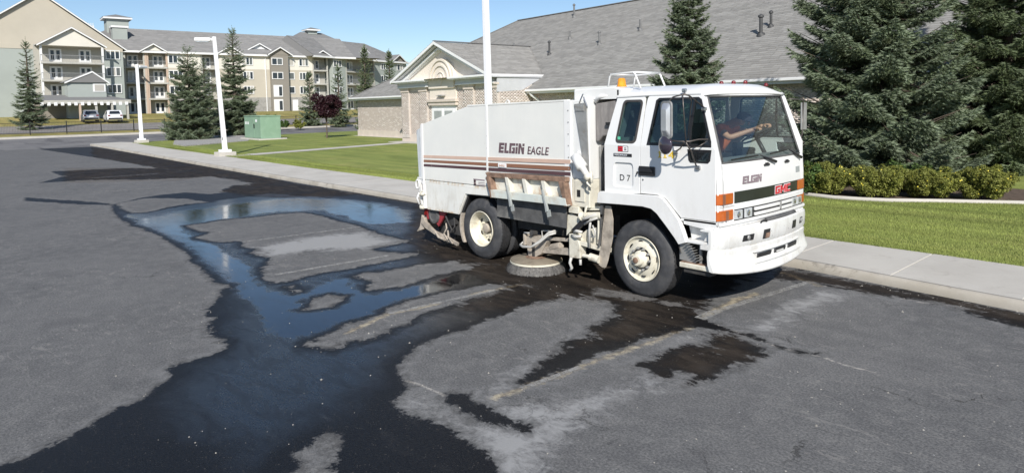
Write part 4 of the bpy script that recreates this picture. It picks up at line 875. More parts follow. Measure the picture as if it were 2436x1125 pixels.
V = np.stack([p0-t*wd, p0+t*wd, p1+t*wd, p1-t*wd, p2+t*wd, p2-t*wd], 1).reshape(-1, 3); b6 = (np.arange(nb)*6)[:, None]
F = np.concatenate([b6+np.array([0, 1, 2, 3]), b6+np.array([3, 2, 4, 5])])
np_mesh('bristles', V, F, M['bris'], T)['kind'] = 'stuff'
B = lambda dx, dy, z: (bx+dx, by+dy, z)
mb = MB(); mb.prism([(-.12, .22), (.0, .19), (.16, .28), (.30, .50), (.13, .56), (-.18, .52)], lambda a, b: (bx+a, by-.06, b), lambda a, b: (bx+a, by+.06, b))
mb.box(bx-.2, bx-.16, by-.09, by+.05, .38, .56); mb.build('motor_mount', M['mud'], T, bev=.006)
mb = MB(); mb.tube([B(0, 0, .2), B(0, 0, .45)], .07, 14); mb.tube([B(.0, .0, .58), B(.0, -.1, .60)], .045, 14); mb.build('broom_motor', M['frame'], T, autos=40)
mb = MB(); mb.bar(B(.10, .0, .34), (-1.18, .1, .42), .07, .10); mb.bar(B(.16, .02, .52), (-1.1, .12, .60), .05, .05); mb.tube([B(.35, .0, .40), B(.55, 0, .46)], .06, 12); mb.build('broom_arm', M['mud'], T, bev=.006)
mb = MB()
for dz, rr_ in ((0, 1), (.035, .92)):
    mb.tube([B(.50, -.06, .66+dz), B(.40, -.12, .62+dz), B(.26, -.16, .50+dz*.6), B(.08, -.18, .40), B(-.12, -.17*rr_, .37+dz*.3), B(-.26, -.1, .37), B(-.28, -.02, .40), B(-.2, .04, .42)], .017, 8)
mb.tube([B(.50, -.04, .68), B(.3, -.03, .66), B(.14, 0, .64), B(.2, -.05, .52)], .012, 8); mb.tube([B(-.17, -.09, .58), B(-.05, -.09, .59), B(.0, -.08, .60)], .015, 8)
mb.build('broom_hoses', M['hose'], T, smooth=True)
# opposite side broom so the machine is whole
mb = MB(); mb.lathe([(.10, .20), (.40, .185), (.41, .165), (.12, .16)], (bx, 2.3-by, 0), (0, 0, 1), 32); mb.lathe([(.36, .15), (.47, .01), (.40, .0)], (bx, 2.3-by, 0), (0, 0, 1), 32); mb.build('far_broom', M['bris'], T, autos=30)
# ================================================================== CAB
TH = .10/.67
def ynear(z): return max(0.0, z-2.03)*TH
def sidemap(d, far=False):      # (x,z) on the cab side, d metres proud of it
    if far: return lambda a, b: (a, 2*CY-(ynear(b)-d), b)
    return lambda a, b: (a, ynear(b)-d, b)
def both(poly, d0, d1, holes=()):
    mb = MB()
    for far in (False, True): mb.prism(poly, sidemap(d1, far), sidemap(d0, far), holes=holes)
    return mb
def rrect(x0, z0, x1, z1, r, sh0=0, sh1=0, n=4):      # rounded slanted quad: sh shifts at the top for left / right edges
    pts = []
    for cx, cz, a0 in ((x1-r, z1-r, 0), (x0+r, z1-r, 90), (x0+r, z0+r, 180), (x1-r, z0+r, 270)):
        for k in range(n+1):
            a = R_(a0+90*k/n); pts.append((cx+r*math.cos(a), cz+r*math.sin(a)))
    def sl(p):
        t = (p[1]-z0)/(z1-z0); u = (p[0]-x0)/(x1-x0); return (p[0]+t*(sh0*(1-u)+sh1*u), p[1])
    return [sl(p) for p in pts]
# quarter panel behind the door
lowq = [(-.57, 1.38), (-.57, 2.03), (.042, 2.03), (.030, 1.405), (-.2, 1.385)]
upq = [(-.57, 2.03), (-.53, 2.2), (-.43, 2.58), (-.40, 2.70), (.055, 2.70), (.055, 2.5), (.042, 2.03)]
rw = rrect(-.365, 2.085, -.055, 2.625, .05, .09, .07)
pocket = rrect(-.42, 1.47, -.08, 1.80, .05, .02, .0)
both(lowq, -.03, .0, holes=[pocket]).build('quarter_panel', M['white'], T, bev=.004, seg=1); both(upq, -.03, .0, holes=[rw]).build('quarter_panel', M['white'], T, bev=.004, seg=1)
both([(x, z) for x, z in rrect(-.43, 1.46, -.07, 1.81, .05, .02, .0)], -.05, -.022).build('body_pocket', M['white'], T)
mb = both(rrect(-.385, 2.065, -.035, 2.645, .06, .09, .07), -.004, .006, holes=[rrect(-.355, 2.095, -.065, 2.615, .045, .09, .07)]); mb.build('window_seal', M['pipe'], T)
both(rw, -.018, -.012).build('quarter_window', M['glass'], T)
# rear edge return and rear wall
mb = MB(); mb.box(-.568, -.54, .03, 2.27, 1.38, 2.03); mb.build('cab_rear_panel', M['white'], T)
rwall = [(.05, 2.03), (.14, 2.70), (2.16, 2.70), (2.25, 2.03)]; h1 = [(.35, 2.12), (.40, 2.58), (1.08, 2.58), (1.08, 2.12)]; h2 = [(1.20, 2.12), (1.20, 2.58), (1.9, 2.58), (1.95, 2.12)]
fb = lambda o: (lambda a, b: (-.56+(b-2.03)*.24+o, a, b))
mb = MB(); mb.prism(rwall, fb(0), fb(.03), holes=[h1, h2]); mb.build('cab_rear_panel', M['intl'], T)
mb = MB(); mb.prism(h1, fb(.01), fb(.015)); mb.prism(h2, fb(.01), fb(.015)); mb.build('rear_window', M['glass'], T)
# door ---------------------------------------------------------------------------------------------------------
doorlow = [(.046, 1.41), (.046, 2.03), (1.150, 2.03), (1.155, 1.155), (.665, 1.155), (.44, 1.375), (.31, 1.412)]
doorup = [(.046, 2.03), (.075, 2.50), (.10, 2.66), (.14, 2.70), (.885, 2.70), (.93, 2.66), (1.14, 2.03)]
win = [(.155, 2.075), (.235, 2.55), (.25, 2.62), (.29, 2.65), (.86, 2.65), (.90, 2.62), (1.075, 2.12), (1.08, 2.06), (.155, 2.06)]
low = [(.775, 1.995), (.79, 1.89), (.81, 1.865), (1.045, 1.865), (1.07, 1.89), (1.085, 1.995)]
lowgap = [(.775, 2.0), (1.085, 2.0), (1.08, 2.0)]
def door(far):
    mb = MB(); mb.prism(doorlow, sidemap(.006, far), sidemap(-.03, far), holes=[low]); mb.prism(doorup, sidemap(.006, far), sidemap(-.03, far), holes=[win])
    d = mb.build('door', M['white'], T, bev=.004, seg=1)
    mb = MB(); mb.prism(win, sidemap(-.012, far), sidemap(-.016, far)); mb.prism(low, sidemap(-.012, far), sidemap(-.016, far)); mb.build('door_window', M['glass'], d)
    wi = [(.175, 2.085), (.25, 2.54), (.265, 2.61), (.30, 2.633), (.85, 2.633), (.885, 2.61), (1.055, 2.12), (1.06, 2.085)]
    wo = [(.145, 2.05), (.228, 2.55), (.24, 2.63), (.285, 2.66), (.865, 2.66), (.91, 2.63), (1.085, 2.12), (1.092, 2.05)]
    mb = MB(); mb.prism(wo, sidemap(.010, far), sidemap(-.01, far), holes=[wi])
    lo_o = [(.765, 2.02), (.78, 1.885), (.805, 1.855), (1.05, 1.855), (1.08, 1.885), (1.098, 2.02)]; lo_i = [(.785, 1.985), (.80, 1.895), (.815, 1.875), (1.04, 1.875), (1.06, 1.895), (1.075, 1.985)]
    mb.prism(lo_o, sidemap(.010, far), sidemap(-.01, far), holes=[lo_i]); mb.build('window_seal', M['black'], d)
    mb = MB(); mb.prism([(.765, 2.44), (.79, 2.44), (.80, 2.06), (.775, 2.06)], sidemap(.004, far), sidemap(-.01, far)); mb.prism([(.79, 2.60), (.82, 2.64), (.80, 2.3), (.77, 2.3)], sidemap(.002, far), sidemap(-.01, far)); mb.build('window_divider', M['black'], d)
    return d
D1 = door(False); door(True)
mb = MB(); mb.box(.03, .285, -.03, -.006, 1.65, 1.775); mb.build('handle_plate', M['black'], D1, bev=.012)
mb = MB(); mb.box(.05, .26, -.045, -.03, 1.695, 1.735); mb.tube([(.01, -.02, 1.70), (-.0, -.03, 1.66)], .012, 6); mb.build('door_handle', M['black'], D1, bev=.008)
mb = MB(); mb.lathe([(.014, -.006), (.012, -.012), (.001, -.013)], (.09, 0, 1.595), (0, 1, 0), 12); mb.build('door_lock', M['chrome'], D1)
# front corner posts and nose -----------------------------------------------------------------------------------------
def xf(z): return 1.155 if z > 1.84 else 1.155+.02*min(1, (1.84-z)/.2)
def nose(y, z, off=0.0, bulge=.065, X=None):
    t = (y-CY)/CY; x = (X if X is not None else (1.155-(z-1.84)*.313 if z > 1.84 else xf(z)))
    return Vector((x+bulge*(1-t*t)+off, y, z))
def nstrip(mb, y0, y1, z0, z1, off, th, ny=20, nz=2, bulge=.065, mi=0, X=None, z0f=None, z1f=None):
    """curved slab hugging the nose"""
    vs = []; 
    for s in (0, 1):
        for j in range(nz+1):
            for i in range(ny+1):
                y = y0+(y1-y0)*i/ny; a = z0 if z0f is None else z0f(y); b = z1 if z1f is None else z1f(y); z = a+(b-a)*j/nz
                vs.append(nose(y, z, off-(th if s == 0 else 0), bulge, X))
    n = (ny+1)*(nz+1); fs = []; W_ = ny+1
    for j in range(nz):
        for i in range(ny):
            a = j*W_+i; fs.append((a+n, a+1+n, a+W_+1+n, a+W_+n)); fs.append((a, a+W_, a+W_+1, a+1))
    for i in range(ny): fs.append((i, i+1, i+1+n, i+n)); a = nz*W_+i; fs.append((a, a+n, a+1+n, a+1))
    for j in range(nz):
        a = j*W_; fs.append((a, a+n, a+W_+n, a+W_)); a = j*W_+ny; fs.append((a, a+W_, a+W_+n, a+n))
    mb.add(vs, fs, mi); return mb
def corner(far):           # rounded vertical corner between the side and the nose / the windscreen
    vs = []; zs = [1.10, 1.3, 1.6, 1.82, 1.86, 2.03, 2.25, 2.45, 2.60, 2.70]; n = 8
    for z in zs:
        ys = ynear(z)-.0; xd = 1.16 if z <= 2.03 else 1.148-(z-2.03)*.352      # door's front edge
        ye = .115 if z <= 1.84 else .115+(z-1.84)*.105; e = nose(ye, z); s0 = Vector((min(xd, e.x-.02), ys, z)); c = Vector((e.x, ys, z))
        for k in range(n+1):
            t = k/n; p = s0*(1-t)**2+c*2*t*(1-t)+e*t*t; vs.append((p.x, p.y if not far else 2*CY-p.y, p.z))
    fs = [(j*(n+1)+k, j*(n+1)+k+1, (j+1)*(n+1)+k+1, (j+1)*(n+1)+k) for j in range(len(zs)-1) for k in range(n)]
    mb = MB(); mb.add(vs, fs); o = mb.build('corner_post', M['white'], T, smooth=True); so_ = o.modifiers.new('solid', 'SOLIDIFY'); so_.thickness = .02; so_.offset = -1; return o
corner(False); corner(True)
mb = MB(); nstrip(mb, .11, 2.19, 1.10, 1.845, 0, .03, nz=5); mb.build('nose_panel', M['white'], T, autos=40)
mb = MB(); mb.box(.66, 1.17, .0, .03, 1.115, 1.15); nstrip(mb, .02, 2.28, 1.06, 1.10, .0, .05); mb.build('sill', M['white'], T, bev=.006)
# windscreen
zt = 2.665
def ws(y0, y1, z0, z1, off0, off1, name, m, hole=None):
    mb = MB(); nstrip(mb, y0, y1, z0, z1, off0, off0-off1, ny=20, nz=6, z0f=None, z1f=None); return mb.build(name, m, T, autos=40)
def wsy(z): return .125+(z-1.84)*.085
vs = []; n = 20; m_ = 8
for s in (0, 1):
    for j in range(m_+1):
        z = 1.865+(zt-.015-1.865)*j/m_; a = wsy(z)+.02
        for i in range(n+1): vs.append(nose(a+(2*CY-2*a)*i/n, z, -.012-.005*s))
N_ = (n+1)*(m_+1); fs = []
for j in range(m_):
    for i in range(n): a = j*(n+1)+i; fs.append((a, a+1, a+n+2, a+n+1)); fs.append((a+N_, a+N_+n+1, a+N_+n+2, a+N_+1))
MB().add(vs, fs).build('windscreen', M['wglass'], T, smooth=True, fixn=False)
mb = MB()        # rubber seal
bot = [nose(wsy(1.855)+(2*CY-2*wsy(1.855))*i/20, 1.855, .0) for i in range(21)]; top = [nose(wsy(zt)+(2*CY-2*wsy(zt))*i/20, zt, .0) for i in range(21)]
lf = [nose(wsy(z)+.005, z) for z in np.linspace(1.87, zt-.01, 7)]; rt = [nose(2*CY-wsy(z)-.005, z) for z in np.linspace(1.87, zt-.01, 7)]
mb.tube(bot, .013, 6); mb.tube(top, .012, 6); mb.tube(lf, .014, 6); mb.tube(rt, .014, 6); mb.build('windscreen_seal', M['rubber'], T, smooth=True)
# roof -------------------------------------------------------------------------------------------------------------
vs = []; nx, ny = 16, 24
for i in range(nx+1):
    u = i/nx; x = -.42+u*1.36
    for j in range(ny+1):
        t = -1+2*j/ny; a = abs(t); hw = 1.05
        fx = max(0.0, (x-.68)/.26); e = x+.035*(1-t*t)*u
        z = 2.70+.135*(1-a**4.5)*(1-fx**2.6) + (.0 if x > -.36 else 0)
        if i == 0: z = 2.70+.11*(1-a**4.5)
        vs.append((e, CY+t*hw*(1-.02*fx), z))
fs = [(i*(ny+1)+j, i*(ny+1)+j+1, (i+1)*(ny+1)+j+1, (i+1)*(ny+1)+j) for i in range(nx) for j in range(ny)]
o = MB().add(vs, fs).build('cab_roof', M['white'], T, smooth=True); s_ = o.modifiers.new('solid', 'SOLIDIFY'); s_.thickness = .025; s_.offset = -1
mb = MB(); mb.box(-.44, -.40, .12, 2.18, 2.62, 2.79); mb.prism([(-.42, 2.675), (.10, 2.69), (.90, 2.69), (.90, 2.715), (-.41, 2.71)], SY(.085), SY(.13)); mb.prism([(-.42, 2.675), (.10, 2.69), (.90, 2.69), (.90, 2.715), (-.41, 2.71)], SY(2.17), SY(2.215))
nstrip(mb, .20, 2.10, 2.67, 2.72, .005, .03); mb.build('roof_gutter', M['white'], T, bev=.006)
for (x, y) in ((1669, 206), (1716, 198), (1745, 196.5), (1773, 196), (1822, 202)):
    p = TX(x, y, .74 if x > 1700 else .60); z = p.z-.02
    mb = MB(); mb.lathe([(.030, 0), (.030, .02), (.024, .036), (.012, .045), (.001, .046)], (p.x, p.y, z), (0, 0, 1), 14)
    mb.build('marker_lamp', M['redl'] if x > 1700 else M['black'], T, smooth=True)
# beacon and its guard on the air duct
mb = MB(); bc2 = TY(1479, 205, .55); mb.lathe([(.075, -.06), (.075, -.01), (.066, 0), (.055, .09), (.04, .105), (.001, .108)], (bc2.x, .55, 2.855), (0, 0, 1), 20); mb.build('beacon', M['amber2'], T, autos=40)
mb = MB(); zb, ztop = 2.80, 3.045
q = [TY(1443, 210, .25), TY(1448, 178, .25), TY(1508, 172, .25), TY(1521, 208, .25)]
P0, P1, P2, P3 = [Vector((v.x, .28, v.z)) for v in q]
for yy in (.28, .86):
    mb.tube([Vector((P0.x, yy, 2.80)), Vector((P1.x-.005, yy, P1.z-.03)), Vector((P1.x+.03, yy, P1.z)), Vector((P2.x-.03, yy, P2.z)), Vector((P2.x, yy, P2.z-.03)), Vector((P3.x, yy, 2.80))], .013, 8)
mb.tube([(P1.x+.01, .28, P1.z), (P1.x+.01, .86, P1.z)], .012, 8); mb.tube([(P2.x-.01, .28, P2.z), (P2.x-.01, .86, P2.z)], .012, 8)
mb.build('beacon_guard', M['whitex'], T, smooth=True)
# nose details -------------------------------------------------------------------------------------------------------
mb = MB(); nstrip(mb, .33, 2.235, 1.352, 1.492, .010, .012, nz=1); mb.build('nose_band', M['band'], T)
nmap = lambda off: (lambda a, b, d: nose(a, b, off+d))
block_text('lettering', 'ELGiN', .098, .50, 1.570, .16, nmap(.001), M['elg2'], T, ws=1.22)
block_text('emblem_outline', 'gMC', .104, 1.285, 1.370, .05, nmap(.012), M['wlet'], T, grow=.006, ws=1.50)
block_text('emblem', 'gMC', .104, 1.285, 1.370, .05, nmap(.016), M['gmcr'], T, ws=1.50)
mb = MB(); nstrip(mb, .33, 2.2, 1.275, 1.335, .022, .03, nz=1); nstrip(mb, .02, 2.28, 1.095, 1.135, .022, .03, nz=1); nstrip(mb, .02, .34, 1.325, 1.34, .012, .02, nz=1); mb.build('grille_surround', M['white'], T, bev=.006)
mb = MB(); nstrip(mb, .33, 2.24, 1.135, 1.275, .004, .02, nz=1); mb.build('grille_recess', M['black'], T)
mb = MB()
for z0, z1 in ((1.218, 1.258), (1.152, 1.192)):
    nstrip(mb, .76, 1.40, z0, z1, .03, .03, nz=1, ny=8); nstrip(mb, 1.46, 1.80, z0, z1, .03, .03, nz=1, ny=6)
mb.build('grille_bar', M['white'], T, bev=.006)
mb = MB(); nstrip(mb, 1.405, 1.455, 1.16, 1.262, .032, .02, nz=1, ny=2); mb.build('grille_badge', M['steel'], T, bev=.01)
for y0 in (.315, .53, 1.81, 1.99):
    mb = MB(); nstrip(mb, y0, y0+.165, 1.150, 1.262, .022, .02, nz=1, ny=3); hl = mb.build('headlamp', M['lamp'], T, bev=.008)
    mb = MB(); c = nose(y0+.082, 1.205, .024); mb.lathe([(.04, -.001), (.03, .004), (.001, .006)], c, (1, 0, 0), 16); mb.build('lens', M['chrome'], hl, smooth=True)
def lampbox(name, z0, z1, m, far, label=None):
    mb = MB(); pts = []; 
    # wraps the corner: side piece then nose piece
    for z in (z0, z1):
        ring = [(1.152, -.004), (1.165, -.006), (1.182, .008), (1.20, .05), (1.208, .10), (1.214, .18), (1.222, .285), (1.19, .285), (1.16, .10), (1.14, .03), (1.14, .01)]
        pts.append([(x, y if not far else 2*CY-y, z) for x, y in ring])
    n = len(pts[0]); vs = pts[0]+pts[1]; fs = [(i, (i+1) % n, (i+1) % n+n, i+n) for i in range(n)]+[tuple(range(n))[::-1], tuple(range(n, 2*n))]
    mb.add(vs, fs); return mb.build(name, m, T, bev=.008, label=label)
for far in (False, True):
    u = lampbox('turn_signal', 1.355, 1.488, M['amber'], far); l = lampbox('side_lamp', 1.160, 1.285, M['amber'], far)
mb = MB(); nstrip(mb, .07, .078, 1.36, 1.485, .055, .05, nz=1, ny=1); nstrip(mb, .13, .138, 1.165, 1.28, .055, .05, nz=1, ny=1); mb.build('lamp_divider', M['brown'], T)
# hood latches, wipers
for (x, y) in ((1826, 393), (1876, 382)):
    p = TX(x, y, 1.235); c = nose(p.y, 1.795, .012)
    mb = MB(); nstrip(mb, p.y-.085, p.y+.05, 1.762, 1.785, .02, .02, nz=1, ny=3); nstrip(mb, p.y-.05, p.y+.03, 1.785, 1.80, .014, .012, nz=1, ny=3); mb.build('nose_latch', M['black'], T, bev=.004)
mb = MB(); nstrip(mb, 1.98, 2.12, 1.60, 1.68, .002, .003, nz=1, ny=3); mb.build('data_label', M['intl'], T)
def wiper(yb, yt, zt_, bl0, bl1):
    mb = MB(); base = nose(yb, 1.80, .03); el = nose(yt, zt_, .035)
    mb.tube([base, base.lerp(el, .45), el], [.022, .016, .007], 8); mb.build('wiper_arm', M['black'], T, smooth=True)
    mb = MB(); a = nose(*bl0, .018); b = nose(*bl1, .018); mb.bar(a, b, .014, .018); mb.bar(a.lerp(b, .3)+Vector((.012, 0, .006)), a.lerp(b, .8)+Vector((.012, 0, .006)), .01, .012); mb.build('wiper_blade', M['black'], T)
wiper(1.30, .93, 1.905, (.30, 1.885), (.90, 1.905)); wiper(2.14, 1.78, 1.925, (1.22, 1.905), (1.72, 1.93))
# bumper --------------------------------------------------------------------------------------------------------------
def hstrip_profile(name, prof, y0, y1, bulge, m, holes=None, ny=30, ends=True):
    """prof: list of (dx,z) closed profile swept across the width with the bumper's plan curve; ends rounded back"""
    vs = []; n = len(prof)
    for i in range(ny+1):
        y = y0+(y1-y0)*i/ny; t = (y-CY)/((y1-y0)/2); e = min(i, ny-i)/ny; rb = -.07*max(0, 1-e/.05)**2
        for dx, z in prof: vs.append((1.195+bulge*(1-t*t)+dx+rb, y, z))
    fs = [(i*n+k, i*n+(k+1) % n, (i+1)*n+(k+1) % n, (i+1)*n+k) for i in range(ny) for k in range(n)]
    fs += [tuple(range(n))[::-1], tuple(ny*n+k for k in range(n))]
    return MB().add(vs, fs)
BB = .15
bp = hstrip_profile('bumper', [(-.16, 1.05), (-.02, 1.062), (.0, 1.05), (.006, .98), (.0, .85), (-.03, .80), (-.16, .80), (-.16, .86), (-.05, .88), (-.05, 1.02), (-.16, 1.02)], -.05, 2.35, BB, None)
bump_o = bp.build('bumper', M['whitex'], T, bev=.008, autos=50)
def bpt(y, z, off): t = (y-CY)/1.2; return Vector((1.195+BB*(1-t*t)+off, y, z))
def bquad(mb, y0, y1, z0, z1, off, th, sl=0.0, ny=4):
    vs = []
    for s in (0, 1):
        for zz in (0, 1):
            for i in range(ny+1):
                y = y0+(y1-y0)*i/ny; vs.append(bpt(y+sl*zz, (z0, z1)[zz], off-(th if s == 0 else 0)))
    W_ = ny+1; fs = []
    for i in range(ny): fs += [(2*W_+i, 2*W_+i+1, 3*W_+i+1, 3*W_+i), (i, W_+i, W_+i+1, i+1), (i, i+1, 2*W_+i+1, 2*W_+i), (W_+i, 3*W_+i, 3*W_+i+1, W_+i+1)]
    fs += [(0, 2*W_, 3*W_, W_), (ny, W_+ny, 3*W_+ny, 2*W_+ny)]
    return mb.add(vs, fs)
# openings: fog lamp apertures and tow openings, built as recess frames with dark insides
for y0, y1, z0, z1 in ((.38, .60, .875, .955), (.80, .96, .855, .975), (1.62, 1.76, .875, .985), (1.92, 2.05, .90, .985)):
    mb = MB(); bquad(mb, y0, y1, z0, z1, .0095, .03, sl=.025); mb.build('bumper_opening', M['black'], bump_o, bev=.01)
    if y0 < .5 or y0 > 1.9:
        mb = MB(); c = bpt((y0+y1)/2+.01, (z0+z1)/2, .008); mb.lathe([(.034, 0), (.033, .006), (.02, .014), (.001, .016)], c, (1, 0, 0), 16); mb.build('fog_lamp', M['steel'], bump_o, smooth=True)
    elif y0 < 1:
        mb = MB(); bquad(mb, y0+.05, y1-.01, z0+.01, z1-.05, .0115, .004, sl=.02); mb.build('tow_eye', M['rust'], bump_o)
mb = MB()
for y, z in ((.99, .99), (1.0, .935), (1.03, .87), (1.36, .955), (1.52, .96), (1.5, .90)): mb.lathe([(.008, .004), (.001, .0075)], bpt(y, z, 0), (1, 0, 0), 8)
mb.build('bumper_bolt', M['steel'], bump_o)
# gap between nose and bumper: dark valance, steel step with a bar
mb = MB(); mb.box(1.02, 1.17, .05, 2.25, .96, 1.09); mb.build('valance', M['black'], T)
mb = MB(); nstrip(mb, .02, .32, .985, 1.075, .002, .05, nz=1, ny=4); nstrip(mb, 2.0, 2.28, .985, 1.075, .002, .05, nz=1, ny=4); mb.build('nose_skirt', M['white'], T, bev=.008)
mb = MB()
for k in range(3): nstrip(mb, .40+k*.12, .49+k*.12, 1.01, 1.045, .008, .02, nz=1, ny=2)
mb.build('vent_slats', M['steel'], T)
mb = MB(); mb.tube([bpt(y, 1.07, -.05) for y in np.linspace(.98, 1.85, 8)], .032, 8); mb.build('bumper_pad', M['rubber'], T, smooth=True)
mb = MB(); mb.tube([bpt(.78, 1.05, -.02), bpt(.82, 1.08, -.02), bpt(.88, 1.085, -.02), bpt(.92, 1.06, -.02)], .012, 6); mb.lathe([(.03, 0), (.03, .03), (.001, .035)], bpt(.93, 1.055, -.04), (0, 0, 1), 10); mb.build('tow_pin', M['black'], T)
# air dam
sp = hstrip_profile('spoiler', [(-.05, .805), (-.012, .80), (-.012, .745), (-.02, .70), (.0, .60), (.03, .50), (.035, .46), (.02, .44), (-.02, .45), (-.05, .56), (-.06, .7)], -.06, 2.36, BB, None)
sv = []
for v in sp.v:
    k = max(0.0, (.80-v[2])/.36); t = (v[1]-CY)/1.2
    sv.append((v[0], CY+(v[1]-CY)*(1+.012*k), v[2]+(.10*abs(t)**2)*k))
sp.v = sv; dam = sp.build('air_dam', M['whitex'], T, autos=50, bev=.006)
mb = MB()
for y0, y1 in ((.68, 1.0), (1.09, 1.40), (1.49, 1.80)): bquad(mb, y0, y1, .635, .685, .004, .03, sl=.03)
mb.build('air_intake', M['black'], dam, bev=.006)
mb = MB(); bquad(mb, 1.14, 1.33, .645, .66, .012, .01); mb.build('intake_bar', M['whitex'], dam)
mb = MB(); bquad(mb, .62, 1.92, .572, .598, .028, .06, ny=14); bquad(mb, .62, 1.92, .705, .725, .010, .06, ny=14); mb.build('intake_lip', M['whitex'], dam, bev=.006)
mb = MB(); mb.tube([bpt(.06, .62, .004), bpt(.10, .605, .005), bpt(.14, .63, .005)], .003, 4); mb.build('crack', M['deck'], dam)
# fender flare ------------------------------------------------------------------------------------------------------
fo = [(-.655, 1.36), (-.62, 1.385), (-.2, 1.392), (.29, 1.405), (.36, 1.40), (.43, 1.37), (.55, 1.25), (.655, 1.13), (.72, .98), (.765, .86)]
fi = [(.655, .82), (.60, .89), (.46, 1.04), (.32, 1.18), (.24, 1.228), (.10, 1.245), (-.3, 1.235), (-.68, 1.22)]
def flare(far):
    mb = MB(); f0 = lambda a, b: (a, -.045 if not far else 2*CY+.045, b); f1 = lambda a, b: (a, .03 if not far else 2*CY-.03, b)
    mb.prism(fo+fi, f0, f1); return mb.build('fender', M['white'], T, bev=.014, seg=3)
flare(False); flare(True)
mb = MB(); arch = [(-.62, 1.0), (-.60, 1.22), (.2, 1.23), (.40, 1.10), (.60, .87), (.66, .7)]
for i in range(len(arch)-1):
    a, b = arch[i], arch[i+1]; mb.add([(a[0], .0, a[1]), (b[0], .0, b[1]), (b[0], .72, b[1]), (a[0], .72, a[1])], [(0, 1, 2, 3)]); mb.add([(a[0], 1.58, a[1]), (b[0], 1.58, b[1]), (b[0], 2.3, b[1]), (a[0], 2.3, a[1])], [(0, 1, 2, 3)])
mb.box(-.58, 1.10, .62, 1.68, 1.1, 1.32); mb.build('wheel_housing', M['frame'], T, fixn=False)
mb = MB(); mb.box(-.56, 1.14, .03, 2.27, 1.27, 1.37); mb.build('cab_floor', M['intr'], T)
# steps ahead of the wheel
mb = MB(); mb.prism([(.70, 1.10), (1.15, 1.12), (1.14, 1.02), (1.12, .90), (.75, .885), (.74, .95)], SY(.10), SY(.12)); mb.prism([(.70, 1.15), (1.16, 1.15), (1.16, 1.03), (.70, 1.08)], SY(.0), SY(.1)); mb.build('step_panel', M['white'], T, bev=.006)
mb = MB(); mb.box(.72, 1.14, -.03, .12, .855, .895); mb.prism([(1.10, 1.05), (1.16, 1.08), (1.155, .86), (1.125, .86)], SY(-.035), SY(.1)); mb.prism([(.98, .90), (1.08, 1.03), (1.10, .90)], SY(-.01), SY(.08)); mb.build('upper_step', M['whitex'], T, bev=.01)
mb = MB(); mb.box(.655, 1.085, -.03, .13, .535, .60); mb.build('lower_step', M['cream'], T, bev=.012, label='worn lower step with a rusty tread')
mb = MB(); mb.box(.67, 1.07, -.02, .12, .60, .607); mb.build('step_tread', M['rust'], T)
mb = MB(); mb.prism([(.63, .86), (.76, .86), (.86, .68), (.86, .60), (.63, .62)], SY(.02), SY(.04)); mb.build('step_side_plate', M['steel'], T)
mb = MB(); 
for k in range(8): mb.obox((.78+k*.022, .0, .84-k*.026), (.022, 0, .006), (0, .05, 0), (0, 0, .004))
mb.bar((.92, .05, .86), (.92, .05, .60), .03, .03); mb.build('step_grip', M['steel'], T)
mb = MB(); mb.box(.7, 1.08, .0, .16, .47, .525); mb.build('step_bracket', M['frame'], T, bev=.01)
mb = MB(); mb.box(.72, 1.12, .14, .7, .55, 1.05); mb.build('battery_box', M['frame'], T, bev=.01)
# mud flap behind the front wheel
fl = [(-.60, 1.18), (-.50, 1.18), (-.46, 1.0), (-.47, .74), (-.50, .62), (-.56, .40), (-.60, .30), (-.66, .29), (-.73, .32), (-.74, .40), (-.68, .60), (-.66, .80)]
mb = MB(); mb.prism(fl, lambda a, b: (a, .04, b), lambda a, b: (a, .055, b)); mb.build('mud_flap', M['mud'], T, bev=.004)
mb = MB(); mb.prism([(-.655, 1.2), (-.60, 1.2), (-.665, .80), (-.70, .6), (-.685, .6), (-.66, .82)], SY(.0), SY(.035)); mb.build('flap_edge', M['rubber'], T)
mb = MB(); mb.cyl((-.72, .05, .98), (-.73, .05, .62), .022, 10); mb.build('tube', M['cream'], T)
# decals on the cab side -----------------------------------------------------------------------------------------------
font_text('fleet_number', 'D 7', .088, -.325, 1.555, sideY(.0), M['deck'], T, bold=.0, d=(-.022, -.018))
mb = MB(); mb.box(-.325, -.245, -.004, .0, 1.955, 2.02); mb.build('badge', M['gmcr'], T)
mb = MB(); mb.box(-.245, -.165, -.003, .0, 1.955, 2.02); mb.build('badge', M['wlet'], T, bev=0)
mb = MB(); mb.box(-.333, -.157, -.002, .0, 1.948, 2.027); mb.build('badge_frame', M['deck'], T)
mb = MB()
for z in (1.997, 1.975): mb.box(-.222, -.185, -.0045, -.003, z-.006, z+.006)
mb.box(-.31, -.26, -.0055, -.004, 1.984, 1.992); mb.build('badge_print', M['deck'], T)
mb = MB(); mb.box(-.405, -.095, -.006, .0, 1.882, 1.925); mb.build('name_plate', M['deck'], T, bev=.003)
font_text('name_plate_lettering', 'FORWARD', .027, -.385, 1.890, sideY(-.006), M['lamp'], T, bold=.0015, space=1.25)
mb = MB(); mb.box(-.355, -.30, .004, .006, 2.11, 2.15); o = mb.build('window_sticker', pm('sticker_green', (.12, .55, .35), .5), T); o.location = (0, .01, 0)
